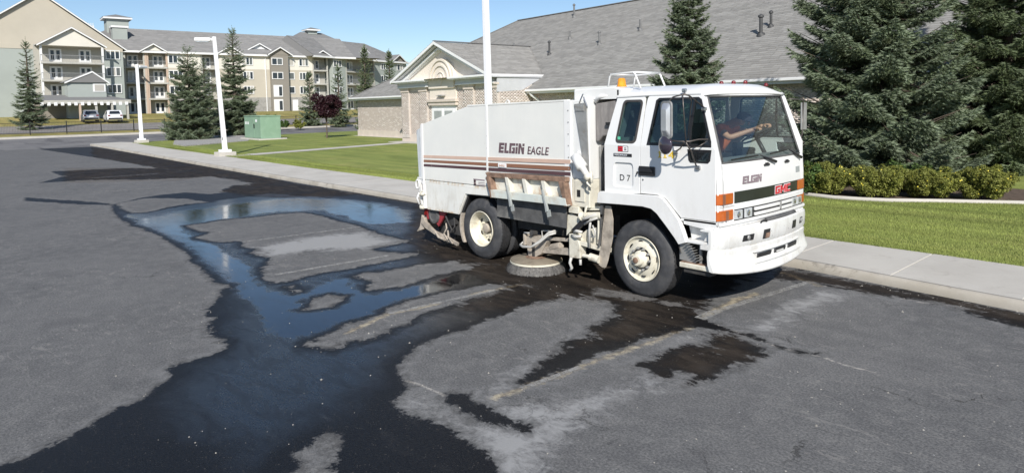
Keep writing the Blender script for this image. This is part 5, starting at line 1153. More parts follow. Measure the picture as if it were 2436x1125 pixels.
# fleet number on the door: 1 1 4 with slab serifs
def one(mb, x, z, h): mb.box(x-.010, x+.010, -.0095, -.0055, z, z+h); mb.box(x-.026, x+.026, -.0094, -.0056, z, z+.012); mb.prism([(x-.03, z+h-.03), (x-.005, z+h), (x-.005, z+h-.02)], SY(-.0092), SY(-.0057))
mb = MB(); zz = 1.895; one(mb, .355, zz, .088); one(mb, .435, zz, .088)
mb.prism([(.485, zz+.03), (.545, zz+.09), (.56, zz+.09), (.56, zz), (.538, zz), (.538, zz+.055), (.51, zz+.03)], SY(-.0095), SY(-.0055)); mb.box(.485, .58, -.0093, -.0056, zz+.022, zz+.036)
mb.build('door_number', M['yel'], D1)
# mirrors -----------------------------------------------------------------------------------------------------------------
YM = -.30
def mp(x, y, Y=YM): return TY(x, y, Y)
c = mp(1586, 286); mt = mp(1586, 241); mbm = mp(1586, 331); hh = (mt.z-mbm.z)/2; hw = (mp(1604, 286).x-mp(1571, 286).x)/2*1.02
mdir = Vector((.96, -.28, 0)).normalized(); mn = Vector((.28, .96, 0)).normalized()
poly = [(a, b) for a, b in rrect(-hw, -hh, hw, hh, .055, n=5)]
mb = MB(); mb.prism(poly, lambda a, b: c+mdir*a+Vector((0, 0, b))-mn*.012, lambda a, b: c+mdir*a+Vector((0, 0, b))+mn*.01)
mir = mb.build('mirror', M['steel'], T, bev=.008, label='tall rounded side mirror with its metal back to the camera')
M['mback'] = pm('mirror_back_metal', (.62, .63, .64), .30, metal=.55, var=.15, vs=3)
mb = MB(); inn = rrect(-hw+.025, -hh+.025, hw-.025, hh-.025, .04, n=5); pk = rrect(-hw+.055, -hh+.10, hw-.055, hh-.10, .02, n=5)
A_ = [c+mdir*a+Vector((0, 0, b))-mn*.012 for a, b in inn]; B_ = [c+mdir*a+Vector((0, 0, b))-mn*.05 for a, b in pk]; n = len(A_)
mb.add(A_+B_, [(i, (i+1) % n, (i+1) % n+n, i+n) for i in range(n)]+[tuple(range(n, 2*n))]); mb.build('mirror_back', M['mback'], mir, autos=25)
c2 = mp(1581, 345); mb = MB(); mb.lathe([(.118, .02), (.12, .012), (.112, -.004), (.085, -.018), (.05, -.028), (.001, -.033)], c2, (.25, 1, -.05), 28); rm = mb.build('round_mirror', pm('round_mirror_back', (.05, .04, .055), .12, metal=.2, coat=.8), T, smooth=True)
mb = MB(); TT = lambda pts, r, Y=None: mb.tube([mp(*p[:2], p[2] if len(p) > 2 else YM) for p in pts], r, 8)
TT([(1592, 334), (1592, 248), (1594, 238), (1602, 231), (1626, 225), (1640, 228, -.22), (1676, 257, .0)], .009)
TT([(1596, 334), (1612, 337), (1640, 337, -.25), (1662, 332, -.1), (1684, 332, -.01)], .010)
TT([(1624, 226), (1626, 260), (1632, 337)], .007); TT([(1637, 226, -.2), (1645, 240, -.12), (1636, 330, -.1)], .006)
TT([(1624, 226), (1628, 222, -.1), (1628, 217, .06)], .009); TT([(1628, 338), (1618, 354, -.1), (1608, 360, -.015)], .010)
TT([(1632, 340), (1645, 362, -.2), (1656, 394, -.02)], .010); TT([(1640, 352, -.1), (1662, 349, -.1), (1683, 336, -.01)], .007); TT([(1594, 300), (1586, 300)], .008); TT([(1586, 331), (1582, 338)], .01)
mb.build('mirror_arm', M['pipe'], T, smooth=True)
mb = MB()
for x, y, Y in ((1608, 362, -.015), (1661, 399, -.02), (1628, 216, .07), (1675, 260, .03)):
    p = mp(x, y, Y); mb.obox(p, (.03, 0, 0), (0, .02, 0), (0, 0, .024))
mb.build('mirror_clamp', M['chrome'], T, bev=.01)
# far side mirror arm seen behind the windscreen post
mb = MB(); mb.tube([(1.0, 2.2, 2.62), (1.02, 2.6, 2.60), (1.0, 2.62, 2.1), (1.1, 2.3, 2.0)], .01, 8); mb.build('mirror_arm', M['pipe'], T, smooth=True)
mb = MB(); mb.obox((1.0, 2.66, 2.36), (.01, 0, 0), (0, .09, 0), (0, 0, .2)); mb.build('mirror', M['steel'], T, bev=.02)
# cab interior ---------------------------------------------------------------------------------------------------------------
mb = MB(); mb.prism([(1.12, 1.4), (1.12, 1.83), (.98, 1.90), (.86, 1.84), (.84, 1.4)], SY(.06), SY(2.24)); mb.build('dashboard', M['intr'], T, bev=.02)
mb = MB(); mb.box(.86, .98, .3, .7, 1.88, 1.95); mb.box(.84, .96, 1.0, 1.3, 1.87, 1.98); mb.box(.70, .80, 1.15, 1.3, 1.8, 2.05); mb.build('instrument_box', M['black'], T, bev=.02)
for y in (.62, 1.76):
    mb = MB(); mb.box(-.18, .30, y-.24, y+.24, 1.60, 1.74); mb.build('seat', M['intr'], T, bev=.04)
    mb = MB(); mb.prism([(-.20, 1.72), (-.08, 1.72), (-.18, 2.28), (-.28, 2.28)], SY(y-.23), SY(y+.23)); mb.build('seat_back', M['intr'], T, bev=.04)
for y in (1.78,):
    cen = Vector((.72, y, 2.10)); ax = Vector((-.5, 0, .87)); a = Vector((0, 1, 0)); b = ax.cross(a)
    mb = MB(); mb.tube([cen+(a*math.cos(t)+b*math.sin(t))*.21 for t in np.linspace(0, 2*math.pi, 33)], .014, 8, caps=False)
    for t in (.4, 2.7, 4.7): mb.tube([cen, cen+(a*math.cos(t)+b*math.sin(t))*.21], .011, 6)
    mb.tube([cen, cen-ax*.35], .03, 8); mb.build('steering_wheel', M['black'], T, smooth=True)
mb = MB(); mb.box(-.52, -.48, .10, 2.2, 1.38, 2.05); mb.build('back_trim', M['intl'], T)
mb = MB()
for y in (1.14,): mb.bar((-.47, y, 2.05), (-.37, y, 2.62), .10, .03)
mb.build('rear_pillar', M['intr'], T)
# driver ----------------------------------------------------------------------------------------------------------------------
def skin_body(name, verts, edges, radii, m, sub=2, label=None, parent=None, root=0):
    me = bpy.data.meshes.new(name); me.from_pydata(verts, edges, []); o = bpy.data.objects.new(name, me); link(o, parent)
    o.modifiers.new('skin', 'SKIN'); me.skin_vertices[0].data
    for i, r in enumerate(radii): me.skin_vertices[0].data[i].radius = (r, r) if not isinstance(r, tuple) else r
    me.skin_vertices[0].data[root].use_root = True
    s = o.modifiers.new('sub', 'SUBSURF'); s.levels = s.render_levels = sub
    me.materials.append(m)
    for p in me.polygons: p.use_smooth = True
    dg = bpy.context.evaluated_depsgraph_get(); me2 = bpy.data.meshes.new_from_object(o.evaluated_get(dg)); me2.polygons.foreach_set('use_smooth', [True]*len(me2.polygons))
    o.modifiers.clear(); o.data = me2; me2.materials.clear(); me2.materials.append(m)
    return o
M['skin'] = pm('skin', (.50, .27, .18), .5, var=.08); M['shirt'] = pm('dark_red_shirt', (.78, .21, .08), .85, var=.2, vs=6, bmp=.3, bs=12); M['cap'] = pm('dark_cap', (.022, .02, .032), .8, var=.2); M['jeans'] = pm('dark_trousers', (.03, .035, .055), .85, var=.2)
yd = 1.74
V_ = [(-.02, yd, 1.80), (.10, yd, 1.98), (.22, yd, 2.15), (.30, yd, 2.24), (.40, yd, 2.29), (.50, yd, 2.325),           # spine, neck, head base
      (.29, yd-.19, 2.20), (.46, yd-.24, 2.08), (.66, yd-.10, 2.17), (.73, yd-.05, 2.20),                                     # right arm
      (.29, yd+.19, 2.20), (.50, yd+.22, 2.14), (.70, yd+.19, 2.22), (.76, yd+.16, 2.25),
      (.05, yd-.11, 1.77), (.42, yd-.14, 1.80), (.55, yd-.14, 1.45), (.05, yd+.11, 1.77), (.42, yd+.14, 1.80), (.55, yd+.14, 1.45), (.56, yd, 2.33), (.66, yd-.14, 1.42), (.66, yd+.14, 1.42)]
E_ = [(0, 1), (1, 2), (2, 3), (3, 4), (4, 5), (5, 20), (2, 6), (6, 7), (7, 8), (8, 9), (2, 10), (10, 11), (11, 12), (12, 13), (0, 14), (14, 15), (15, 16), (0, 17), (17, 18), (18, 19), (16, 21), (19, 22)]
Rr = [.15, .155, .15, .075, .06, .085, .068, .048, .034, .030, .068, .048, .034, .030, .095, .075, .05, .095, .075, .05, .088, .045, .045]
P_ = tag(empty('person', (.0, yd, 1.74)), 'driver in a dark red shirt and dark cap leaning over the steering wheel', 'person')
MI = Matrix.Translation((0, -yd, -1.74)); body = adopt(skin_body('body', V_, E_, Rr, M['skin'], parent=None), P_, MI)
sh = skin_body('shirt', V_[:3]+[V_[3]]+V_[6:7]+[(.39, yd-.22, 2.12)]+V_[10:11]+[(.42, yd+.21, 2.16)], [(0, 1), (1, 2), (2, 3), (2, 4), (4, 5), (2, 6), (6, 7)], [.165, .172, .166, .085, .085, .068, .085, .068], M['shirt']); adopt(sh, P_, MI)
tr = skin_body('trousers', [V_[0], V_[14], V_[15], V_[16], V_[17], V_[18], V_[19]], [(0, 1), (1, 2), (2, 3), (0, 4), (4, 5), (5, 6)], [.16, .105, .085, .06, .105, .085, .06], M['jeans']); adopt(tr, P_, MI)
hc = Vector((.555, yd, 2.335))
mb = MB(); cax = Vector((.35, 0, .94)).normalized()
mb.lathe([(.104, .005), (.106, .03), (.098, .065), (.07, .095), (.03, .108), (.001, .11)], hc, cax, 24); o = mb.build('cap', M['cap'], None, smooth=True); adopt(o, P_, MI)
mb = MB(); fd = Vector((.94, 0, -.35)); bp_ = [hc+fd*(.09+.08*math.cos(t))+Vector((0, .085*math.sin(t), 0))+cax*.02 for t in np.linspace(-math.pi/2, math.pi/2, 12)]
mb.add([p for p in bp_]+[p+cax*.008 for p in bp_], [tuple(range(12))[::-1], tuple(range(12, 24))]+[(i, i+1, i+13, i+12) for i in range(11)]); o = mb.build('cap_peak', M['cap'], None); adopt(o, P_, MI)
mb = MB()   # face: nose, brow, ears and eyes
mb.lathe([(.012, 0), (.016, -.015), (.010, -.035), (.001, -.045)], hc+fd*.088-cax*.005, cax, 8); mb.lathe([(.001, -.012), (.022, -.008), (.026, .0), (.02, .006)], hc+Vector((0, -.092, -.01)), (0, 1, 0), 10); mb.lathe([(.001, .012), (.022, .008), (.026, .0), (.02, -.006)], hc+Vector((0, .092, -.01)), (0, 1, 0), 10)
o = mb.build('face_features', M['skin'], None, smooth=True); adopt(o, P_, MI)
mb = MB()
for s in (-1, 1): mb.lathe([(.001, .0), (.008, .002), (.001, .008)], hc+fd*.078+Vector((0, s*.032, 0))+cax*.0, fd, 8)
mb.bar(hc+fd*.083-cax*.055+Vector((0, -.02, 0)), hc+fd*.083-cax*.055+Vector((0, .02, 0)), .006, .005); o = mb.build('eyes_and_mouth', M['deck'], None); adopt(o, P_, MI)
# hands closing on the wheel
for s, base in ((-1, Vector(V_[9])), (1, Vector(V_[13]))):
    palm = base+Vector((.045, .0, .005)); vv = [tuple(base), tuple(palm)]; ee = [(0, 1)]; rr_ = [.028, .034]
    for k, (L, yy) in enumerate(((.036, -.030), (.042, -.010), (.040, .010), (.032, .030))):
        i = len(vv); vv += [tuple(palm+Vector((.030, yy, .012))), tuple(palm+Vector((.030+L*.8, yy, .006))), tuple(palm+Vector((.034+L*.9, yy, -.024))), tuple(palm+Vector((.020+L*.5, yy, -.040)))]
        ee += [(1, i), (i, i+1), (i+1, i+2), (i+2, i+3)]; rr_ += [.0115, .0095, .009, .0075]
    i = len(vv); vv += [tuple(palm+Vector((.0, -s*.036, -.012))), tuple(palm+Vector((.028, -s*.045, -.03)))]; ee += [(1, i), (i, i+1)]; rr_ += [.012, .0095]
    o = skin_body('hand', vv, ee, rr_, M['skin'], sub=1, root=1); adopt(o, P_, MI)
# ================================================================== THE BRICK BUILDING
BA = Vector((.9988, -.0488, 0)); BN = Vector((.0488, .9988, 0)); BW = Vector((-46.45, 21.9, 0)); UP = Vector((0, 0, 1))
def BP(s, d, z): return BW+BA*s-BN*d+UP*z          # s along the wall, d towards the lawn, z up
def BQ(x, y, d):                                    # pixel on the plane d metres in front of the wall -> (s, z)
    p = PL(x, y, BP(0, d, 0), BN); return ((p-BW).dot(BA), p.z)
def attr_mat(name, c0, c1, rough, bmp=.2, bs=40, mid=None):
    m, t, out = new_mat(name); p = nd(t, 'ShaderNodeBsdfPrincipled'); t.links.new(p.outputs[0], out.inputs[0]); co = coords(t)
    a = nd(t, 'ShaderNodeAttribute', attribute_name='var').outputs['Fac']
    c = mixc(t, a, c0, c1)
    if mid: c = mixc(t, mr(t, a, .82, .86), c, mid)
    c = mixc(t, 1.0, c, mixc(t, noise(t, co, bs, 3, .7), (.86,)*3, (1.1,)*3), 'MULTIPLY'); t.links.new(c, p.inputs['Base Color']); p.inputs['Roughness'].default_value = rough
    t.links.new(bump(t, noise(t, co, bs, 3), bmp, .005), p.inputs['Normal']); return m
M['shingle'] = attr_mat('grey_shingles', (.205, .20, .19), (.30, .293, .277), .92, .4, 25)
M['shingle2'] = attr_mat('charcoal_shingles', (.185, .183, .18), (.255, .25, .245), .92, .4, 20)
M['brick'] = attr_mat('beige_brick', (.50, .43, .38), (.60, .53, .475), .9, .3, 60, (.66, .60, .55))
M['mortar'] = pm('mortar', (.53, .48, .43), .95, var=.1, vs=3)
M['plinth'] = pm('cast_plinth', (.58, .51, .44), .85, var=.08, vs=2); M['stucco'] = pm('beige_stucco', (.72, .65, .56), .85, var=.05, vs=2)
M['trim'] = pm('white_trim', (.78, .78, .77), .5, var=.04, vs=1); M['soffit'] = pm('grey_trim', (.50, .51, .52), .6, var=.05)
def shingle_plane(name, P0, a, up_h, pitch, run, xl, xr, m, parent, expo=.15, tab=.33, seed=1, coarse=1):
    """courses of shingles: each tab a slightly raised tile with its own butt edge"""
    r = np.random.default_rng(seed); L = run*math.sqrt(1+pitch*pitch); nc = int(L/expo); P0 = np.array(P0); a = np.array(a); uh = np.array(up_h)
    u = (uh+np.array([0, 0, pitch]))/math.sqrt(1+pitch*pitch); nrm = np.cross(a, u); nrm = nrm if nrm[2] > 0 else -nrm
    Vs, var = [], []
    for k in range(nc):
        s0, s1 = k*expo, (k+1)*expo+.01; h = s0/math.sqrt(1+pitch*pitch); x0, x1 = xl(h), xr(h)
        if x1-x0 < .2: continue
        ed = np.arange(x0+r.uniform(-tab, 0), x1+tab, tab*coarse); A, B = np.clip(ed[:-1], x0, x1), np.clip(ed[1:], x0, x1); ok = B-A > .02; A, B = A[ok], B[ok]; n = len(A)
        t = .020+r.uniform(0, .014, n); j = r.uniform(-.006, .006, n)
        def pt(x, s, hh): return P0+np.outer(x, a)+np.outer(np.broadcast_to(s, x.shape), u)+np.outer(np.broadcast_to(hh, x.shape), nrm)
        q = np.stack([pt(A, s0+j, t), pt(B-.004, s0+j, t), pt(B-.004, np.full(n, s1), .002), pt(A, np.full(n, s1), .002), pt(A, s0+j, -.004), pt(B-.004, s0+j, -.004)], 1)
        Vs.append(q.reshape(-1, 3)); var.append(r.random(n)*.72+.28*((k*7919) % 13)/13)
    V = np.concatenate(Vs); v = np.concatenate(var); n = len(v); b = (np.arange(n)*6)[:, None]
    F = np.concatenate([b+np.array([0, 1, 2, 3]), b+np.array([4, 5, 1, 0])]); o = np_mesh(name, V, F, m, parent, attrs={'var': ('FACE', np.concatenate([v, v]))})
    o['kind'] = 'stuff'; return o
def brick_wall(name, P, a, n, s0, s1, z0, z1, parent, seed=1, skip=None, bl=.235, bh=.075, mort=.01):
    """running bond, every brick a box face proud of the mortar bed"""
    r = np.random.default_rng(seed); P = np.array(P); a = np.array(a); n = np.array(n); Vs, var = [], []; z = z0; k = 0
    while z+bh <= z1+.001:
        ed = np.arange(s0-(bl+mort)*(.5 if k % 2 else 0), s1, bl+mort); A = np.clip(ed, s0, s1); B = np.clip(ed+bl, s0, s1); ok = B-A > .03
        if skip is not None: ok &= ~np.array([skip((x+y)/2, z+bh/2) for x, y in zip(A, B)])
        A, B = A[ok], B[ok]; m = len(A)
        if m:
            d = .0025+r.uniform(0, .0015, m)
            def pt(x, zz, dd): return P+np.outer(x, a)+np.outer(dd, n)+np.array([0, 0, 1.0])*np.broadcast_to(zz, x.shape)[:, None]
            zz0, zz1 = np.full(m, z), np.full(m, z+bh); o_ = np.zeros(m)
            q = np.stack([pt(A, zz0, d), pt(B, zz0, d), pt(B, zz1, d), pt(A, zz1, d), pt(A, zz0, o_), pt(B, zz0, o_), pt(B, zz1, o_), pt(A, zz1, o_)], 1)
            Vs.append(q.reshape(-1, 3)); var.append(r.random(m))
        z += bh+mort; k += 1
    V = np.concatenate(Vs); v = np.concatenate(var); m = len(v); b = (np.arange(m)*8)[:, None]
    F = np.concatenate([b+np.array(q) for q in ([0, 1, 2, 3], [4, 5, 1, 0], [3, 2, 6, 7], [4, 0, 3, 7], [1, 5, 6, 2])]); 
    o = np_mesh(name, V, F, M['brick'], parent, attrs={'var': ('FACE', np.tile(v, 5))}); o['kind'] = 'stuff'; return o
BB_ = tag(empty('brick_building', tuple(BW)), 'long low beige brick building with a big grey shingled hip roof and a pedimented entrance', 'building')
def bparent(o): return adopt(o, BB_, Matrix.Translation(-BW))
LEN, EZ, PITCH = 84.0, 3.50, .592; OV = .5
DEEP_ = 20.8
def bbox(mb, s0, s1, d0, d1, z0, z1, mi=0):
    mb.obox(BP((s0+s1)/2, (d0+d1)/2, (z0+z1)/2), BA*(s1-s0)/2, BN*(d1-d0)/2, UP*(z1-z0)/2, mi); return mb
GZ = .22
mb = MB(); bbox(mb, 0, LEN-1, -DEEP_+1, 0, GZ-.2, EZ+.02); bparent(mb.build('wall', M['mortar'], None))
mb = MB(); bbox(mb, -.05, LEN-.9, -DEEP_+.9, .05, GZ-.2, GZ+.55); bparent(mb.build('plinth', M['plinth'], None, bev=.01))
P0 = BP(-.38, OV, EZ)
run = 10.41
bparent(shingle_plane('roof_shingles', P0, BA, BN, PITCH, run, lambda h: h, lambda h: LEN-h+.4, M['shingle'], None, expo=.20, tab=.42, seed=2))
hip0 = BP(-.38, OV, EZ); bk = BP(-.38, -DEEP_, EZ)
mb = MB(); A, B_, Cc, Dd = BP(-.38, OV, EZ-.03), BP(LEN, OV, EZ-.03), BP(LEN, -DEEP_+.5-.0, EZ-.03), BP(-.38, -DEEP_+.5, EZ-.03)
r0, r1 = BP(-.38+run, OV-run, EZ+run*PITCH-.03), BP(LEN-run, OV-run, EZ+run*PITCH-.03)
mb.add([A, B_, Cc, Dd, r0, r1], [(0, 1, 5, 4), (1, 2, 5), (2, 3, 4, 5), (3, 0, 4), (0, 3, 2, 1)]); bparent(mb.build('roof', M['shingle'], None))
mb = MB(); mb.bar(r0+UP*.05, r1+UP*.05, .30, .05); mb.bar(hip0+UP*.03, r0+UP*.05, .26, .05); bparent(mb.build('ridge_cap', M['shingle2'], None))
# eaves: gutter, fascia, soffit
def eave(s0, s1, z=EZ, d=OV):
    mb = MB(); bbox(mb, s0, s1, d-.02, d+.12, z-.10, z+.02); bparent(mb.build('gutter', M['trim'], None, bev=.02)); mb = MB(); bbox(mb, s0, s1, d-.07, d-.02, z-.22, z-.0); bparent(mb.build('fascia', M['trim'], None)); mb = MB(); bbox(mb, s0, s1, 0, d-.07, z-.20, z-.17); bparent(mb.build('soffit', M['soffit'], None))
sL = BQ(957, 240, 2.5)[0]; sR = sL+11.0
eave(-.45, sL-.02); eave(sR+.02, LEN)
bparent(brick_wall('bricks', BW, BA, -BN, .0, sL, GZ+.56, EZ-.2, None, 5))
bparent(brick_wall('bricks', BW, BA, -BN, sR, 52.0, 1.2, EZ-.2, None, 6))
# quoin grooves at the corner
for z in (1.25, 1.9, 2.55):
    mb = MB(); bbox(mb, -.02, .9, .012, .022, z, z+.02); bparent(mb.build('quoin_joint', M['plinth'], None))
# downspouts
def spout(s, d, dn=0, top=EZ-.1):
    mb = MB(); pts = [BP(s-.55, d+OV-.0, top), BP(s-.50, d+OV-.05, top-.18), BP(s-.22, d+.12, top-.50), BP(s-.15, d+.09, top-.60), BP(s-.15, d+.09, GZ+.25), BP(s-.28, d+.3, GZ+.08)]
    for i in range(len(pts)-1): mb.bar(pts[i], pts[i+1], .11, .09, up=BN)
    bparent(mb.build('downspout', M['trim'], None, bev=.01))
spout(sL, 0); spout(sR+.9, 0)
# entrance bay -----------------------------------------------------------------------------------------------------------
DB = 2.5; DP_ = 3.05
L_, R2, T_ = BQ(931, 197, DP_), BQ(1166, 175, DP_), BQ(1038, 95, DP_)
ez = (L_[1]+R2[1])/2; rs = (L_[0]+R2[0])/2; hw_ = (R2[0]-L_[0])/2; rz = 6.72; gp_ = (rz-ez)/hw_
mb = MB(); bbox(mb, sL, sR, 0.0, DB, GZ-.2, ez-.3); bparent(mb.build('bay_wall', M['mortar'], None))
archs = rs+.05
def skipa(s, z): return archs-1.55 < s < archs+1.55
bparent(brick_wall('bricks', BP(0, DB, 0), BA, -BN, sL, sR, GZ+.56, ez-.75, None, 8, skip=skipa))
bparent(brick_wall('bricks', BP(sR, DB, 0), BN, BA, .0, DB, GZ+.56, ez-.75, None, 9))
mb = MB(); bbox(mb, sL-.05, sR+.05, 0, DB+.06, GZ-.2, GZ+.55); bparent(mb.build('plinth', M['plinth'], None, bev=.01))
# piers with caps
for s in (sL+.55, sL+2.9, sR-2.9, sR-.55):
    mb = MB(); bbox(mb, s-.52, s+.52, DB+.02, DB+.16, ez-.78, ez-.52); bbox(mb, s-.58, s+.58, DB+.02, DB+.22, ez-.58, ez-.46); bparent(mb.build('pier_cap', M['plinth'], None, bev=.015))
    bparent(brick_wall('bricks', BP(0, DB+.10, 0), BA, -BN, s-.5, s+.5, GZ+.56, ez-.80, None, int(s*10)))
    mb = MB(); bbox(mb, s-.5, s+.5, DB, DB+.10, GZ+.3, ez-.78); bparent(mb.build('pier', M['mortar'], None))
# cornice in two pieces with the arched surround between
def cornice(s0, s1):
    mb = MB(); bbox(mb, s0, s1, 0, DP_+.10, ez-.10, ez+.02); bbox(mb, s0+.05, s1-.05, 0, DP_-.0, ez-.17, ez-.10); bparent(mb.build('cornice_top', M['trim'], None, bev=.015))
    mb = MB(); bbox(mb, s0+.35, s1-.12, 0, DP_-.28, ez-.42, ez-.17); bparent(mb.build('cornice_frieze', M['soffit'], None)); mb = MB(); bbox(mb, s0+.33, s1-.10, 0, DP_-.25, ez-.49, ez-.42); bparent(mb.build('cornice_foot', M['trim'], None, bev=.008))
cornice(L_[0], archs-1.35); cornice(archs+1.35, R2[0])
# tympanum
mb = MB(); mb.prism([(rs-hw_+.6, ez), (rs+hw_-.6, ez), (rs, rz-.35)], lambda a, b: BP(a, DB+.02, b), lambda a, b: BP(a, 0, b)); bparent(mb.build('tympanum', M['stucco'], None))
def rake(off0, off1, d0, d1, m, name, drop0, drop1):
    for sg in (-1, 1):
        e0, e1 = (rs+sg*(hw_-off0), ez), (rs, rz-off0*gp_)
        mb = MB(); pts = [(e0[0], e0[1]-drop0), (e1[0], e1[1]-drop0), (e1[0], e1[1]-drop1), (e0[0]-sg*0, e0[1]-drop1)]
        mb.prism(pts, lambda a, b: BP(a, d0, b), lambda a, b: BP(a, d1, b)); bparent(mb.build(name, m, None))
rake(0, 0, DP_+.12, DP_-.02, M['trim'], 'rake_fascia', -.02, .16); rake(.25, 0, DP_, DB-.1, M['soffit'], 'rake_soffit', .10, .14)
rake(.62, 0, DB+.30, DB, M['trim'], 'inner_rake', .05, .20); rake(.95, 0, DB+.14, DB, M['trim'], 'inner_rake', .05, .12)
# arch mouldings
az_ = ez+.10
def ring(r0, r1, d0, d1, m, name, zc=az_):
    n = 22; a = [(archs+r1*math.cos(t), zc+r1*math.sin(t)) for t in np.linspace(0, math.pi, n)]; b = [(archs+r0*math.cos(t), zc+r0*math.sin(t)) for t in np.linspace(math.pi, 0, n)]
    mb = MB(); mb.prism(a+b, lambda a, b: BP(a, d1, b), lambda a, b: BP(a, d0, b)); bparent(mb.build(name, m, None))
mb = MB(); hd = [(archs+1.45*math.cos(t), az_+1.15*math.sin(t)) for t in np.linspace(0, math.pi, 20)]+[(archs-1.45, ez-.62), (archs+1.45, ez-.62)]
mb.prism(hd, lambda a, b: BP(a, DB+.22, b), lambda a, b: BP(a, DB, b)); bparent(mb.build('arch_surround', M['stucco'], None))
ring(1.12, 1.24, DB+.20, DB+.30, M['stucco'], 'arch_moulding', az_-.1); ring(.80, .92, DB+.20, DB+.30, M['stucco'], 'arch_moulding', az_-.12); ring(.42, .48, DB+.20, DB+.27, M['stucco'], 'arch_moulding', az_-.15)
mb = MB(); mb.prism([(archs, az_-.55), (archs+.22, az_-.2), (archs, az_+.15), (archs-.22, az_-.2)], lambda a, b: BP(a, DB+.26, b), lambda a, b: BP(a, DB+.2, b)); bparent(mb.build('diamond', M['stucco'], None))
mb = MB(); bbox(mb, archs-1.5, archs+1.5, DB, DB+.10, 2.75, ez-.62); bparent(mb.build('frieze_panel', M['stucco'], None)); mb = MB(); bbox(mb, archs-1.65, archs+1.65, DB, DB+.28, 2.92, 3.10); bbox(mb, archs-1.58, archs+1.58, DB, DB+.2, 2.70, 2.92); bparent(mb.build('door_lintel', M['plinth'], None, bev=.01))
mb = MB(); bbox(mb, archs-1.4, archs+1.4, DB-.3, DB+.04, GZ, 2.70); bparent(mb.build('entrance_surround', M['trim'], None))
for k in range(2):
    mb = MB(); bbox(mb, archs-1.2+k*1.22, archs-.04+k*1.22, DB+.02, DB+.08, GZ+.1, 2.5); d_ = bparent(mb.build('entrance_door', M['trim'], None, bev=.01)); 
    mb = MB(); bbox(mb, archs-1.05+k*1.22, archs-.18+k*1.22, DB+.075, DB+.09, GZ+.5, 2.35); g_ = mb.build('pane', M['glassd'] if 'glassd' in M else M['intl'], None); g_.parent = d_; g_.matrix_parent_inverse = Matrix.Translation(-BW)@Matrix.Translation(BW)
mb = MB(); bbox(mb, archs-.1, archs+.35, DB+.1, DB+.4, 3.28, 3.36); bbox(mb, archs-.5, archs-.15, DB+.1, DB+.3, 3.3, 3.33); bparent(mb.build('wall_light', M['steel'], None))
# bay roof running back into the main roof, side eave
back = (rz-EZ)/PITCH+.0       # distance behind the eave line where ridge meets the main roof
dr = OV-back
for sg in (-1, 1):
    f = lambda h: 0
    gl = math.hypot(hw_, rz-ez)
    # slope plane: horizontal axis = BN (front to back), up direction towards the ridge
    e0 = BP(rs+sg*hw_, DP_+.12, ez+.02); eb = OV-(ez-EZ)/PITCH
    Lr = (DP_+.12-dr)
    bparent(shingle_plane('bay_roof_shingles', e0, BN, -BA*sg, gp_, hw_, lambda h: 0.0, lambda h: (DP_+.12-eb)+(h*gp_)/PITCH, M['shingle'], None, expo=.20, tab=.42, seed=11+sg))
mb = MB(); a0, a1, a2 = BP(rs-hw_, DP_+.1, ez), BP(rs+hw_, DP_+.1, ez), BP(rs, DP_+.1, rz); b0, b1, b2 = BP(rs-hw_, eb, ez), BP(rs+hw_, eb, ez), BP(rs, dr, rz)
mb.add([a0, a1, a2, b0, b1, b2], [(0, 2, 5, 3), (1, 4, 5, 2), (0, 3, 4, 1)]); bparent(mb.build('bay_roof', M['shingle'], None))
mb = MB(); mb.bar(a2+UP*.05, b2+UP*.05, .26, .05); bparent(mb.build('ridge_cap', M['shingle2'], None))
for sg in (-1, 1):
    s = rs+sg*hw_
    mb = MB(); bbox(mb, s-.06, s+.06, eb+.0, DP_+.1, ez-.10, ez+.02); bparent(mb.build('gutter', M['trim'], None, bev=.02)); mb = MB(); bbox(mb, s-sg*.1-.3, s-sg*.1+.3, eb, DP_, ez-.17, ez-.12); bparent(mb.build('soffit', M['soffit'], None))
mb = MB(); mb.prism([(DP_-.4, ez-.15), (eb+.2, ez-.15), (OV+.3, EZ-.0), (DP_-.4, EZ-.1)], lambda a, b: BP(sR+.01, a, b), lambda a, b: BP(sR-.05, a, b)); bparent(mb.build('bay_side', M['soffit'], None))
# roof vents
M['vent'] = pm('dark_vent_pipe', (.055, .055, .055), .6, var=.2); M['vent2'] = pm('grey_vent_pipe', (.15, .15, .148), .6, var=.2)
RN = (UP-BN*PITCH).normalized()
for x, y, h, capd, m_ in ((1366, 42, .85, 1, 'vent2'), (1307, 131, .78, 1, 'vent'), (1356, 93, .50, 0, 'vent2'), (1426, 107, .72, 1, 'vent2'), (1523, 73, .65, 0, 'vent2'), (1810, 85, .86, 2, 'vent'), (1834, 65, .66, 1, 'vent'), (1223, 111, .22, 0, 'vent2')):
    p = PL(x, y, BP(-.38, OV, EZ), RN); mb = MB(); r = .085 if capd == 2 else .062
    mb.tube([p-UP*.1, p+UP*h], r, 12)
    if capd: mb.lathe([(r, h-.02), (r*1.7, h), (r*1.6, h+.08), (.001, h+.16)], p, (0, 0, 1), 12)
    mb.lathe([(r*2.6, .0), (r*2.2, .06), (r, .16)], p, RN, 12); bparent(mb.build('roof_vent', M[m_], None, autos=40))
# concrete apron at the wall foot
flat('path', [tuple(BP(-.3, .35, 0)[:2]), tuple(BP(sL, .35, 0)[:2]), tuple(BP(sL, DB+1.2, 0)[:2]), tuple(BP(sR, DB+1.2, 0)[:2]), tuple(BP(sR, DB, 0)[:2]), tuple(BP(sL, DB, 0)[:2]), tuple(BP(sL, 0, 0)[:2]), tuple(BP(-.3, 0, 0)[:2])][::1], .2, .27, M['conc'])

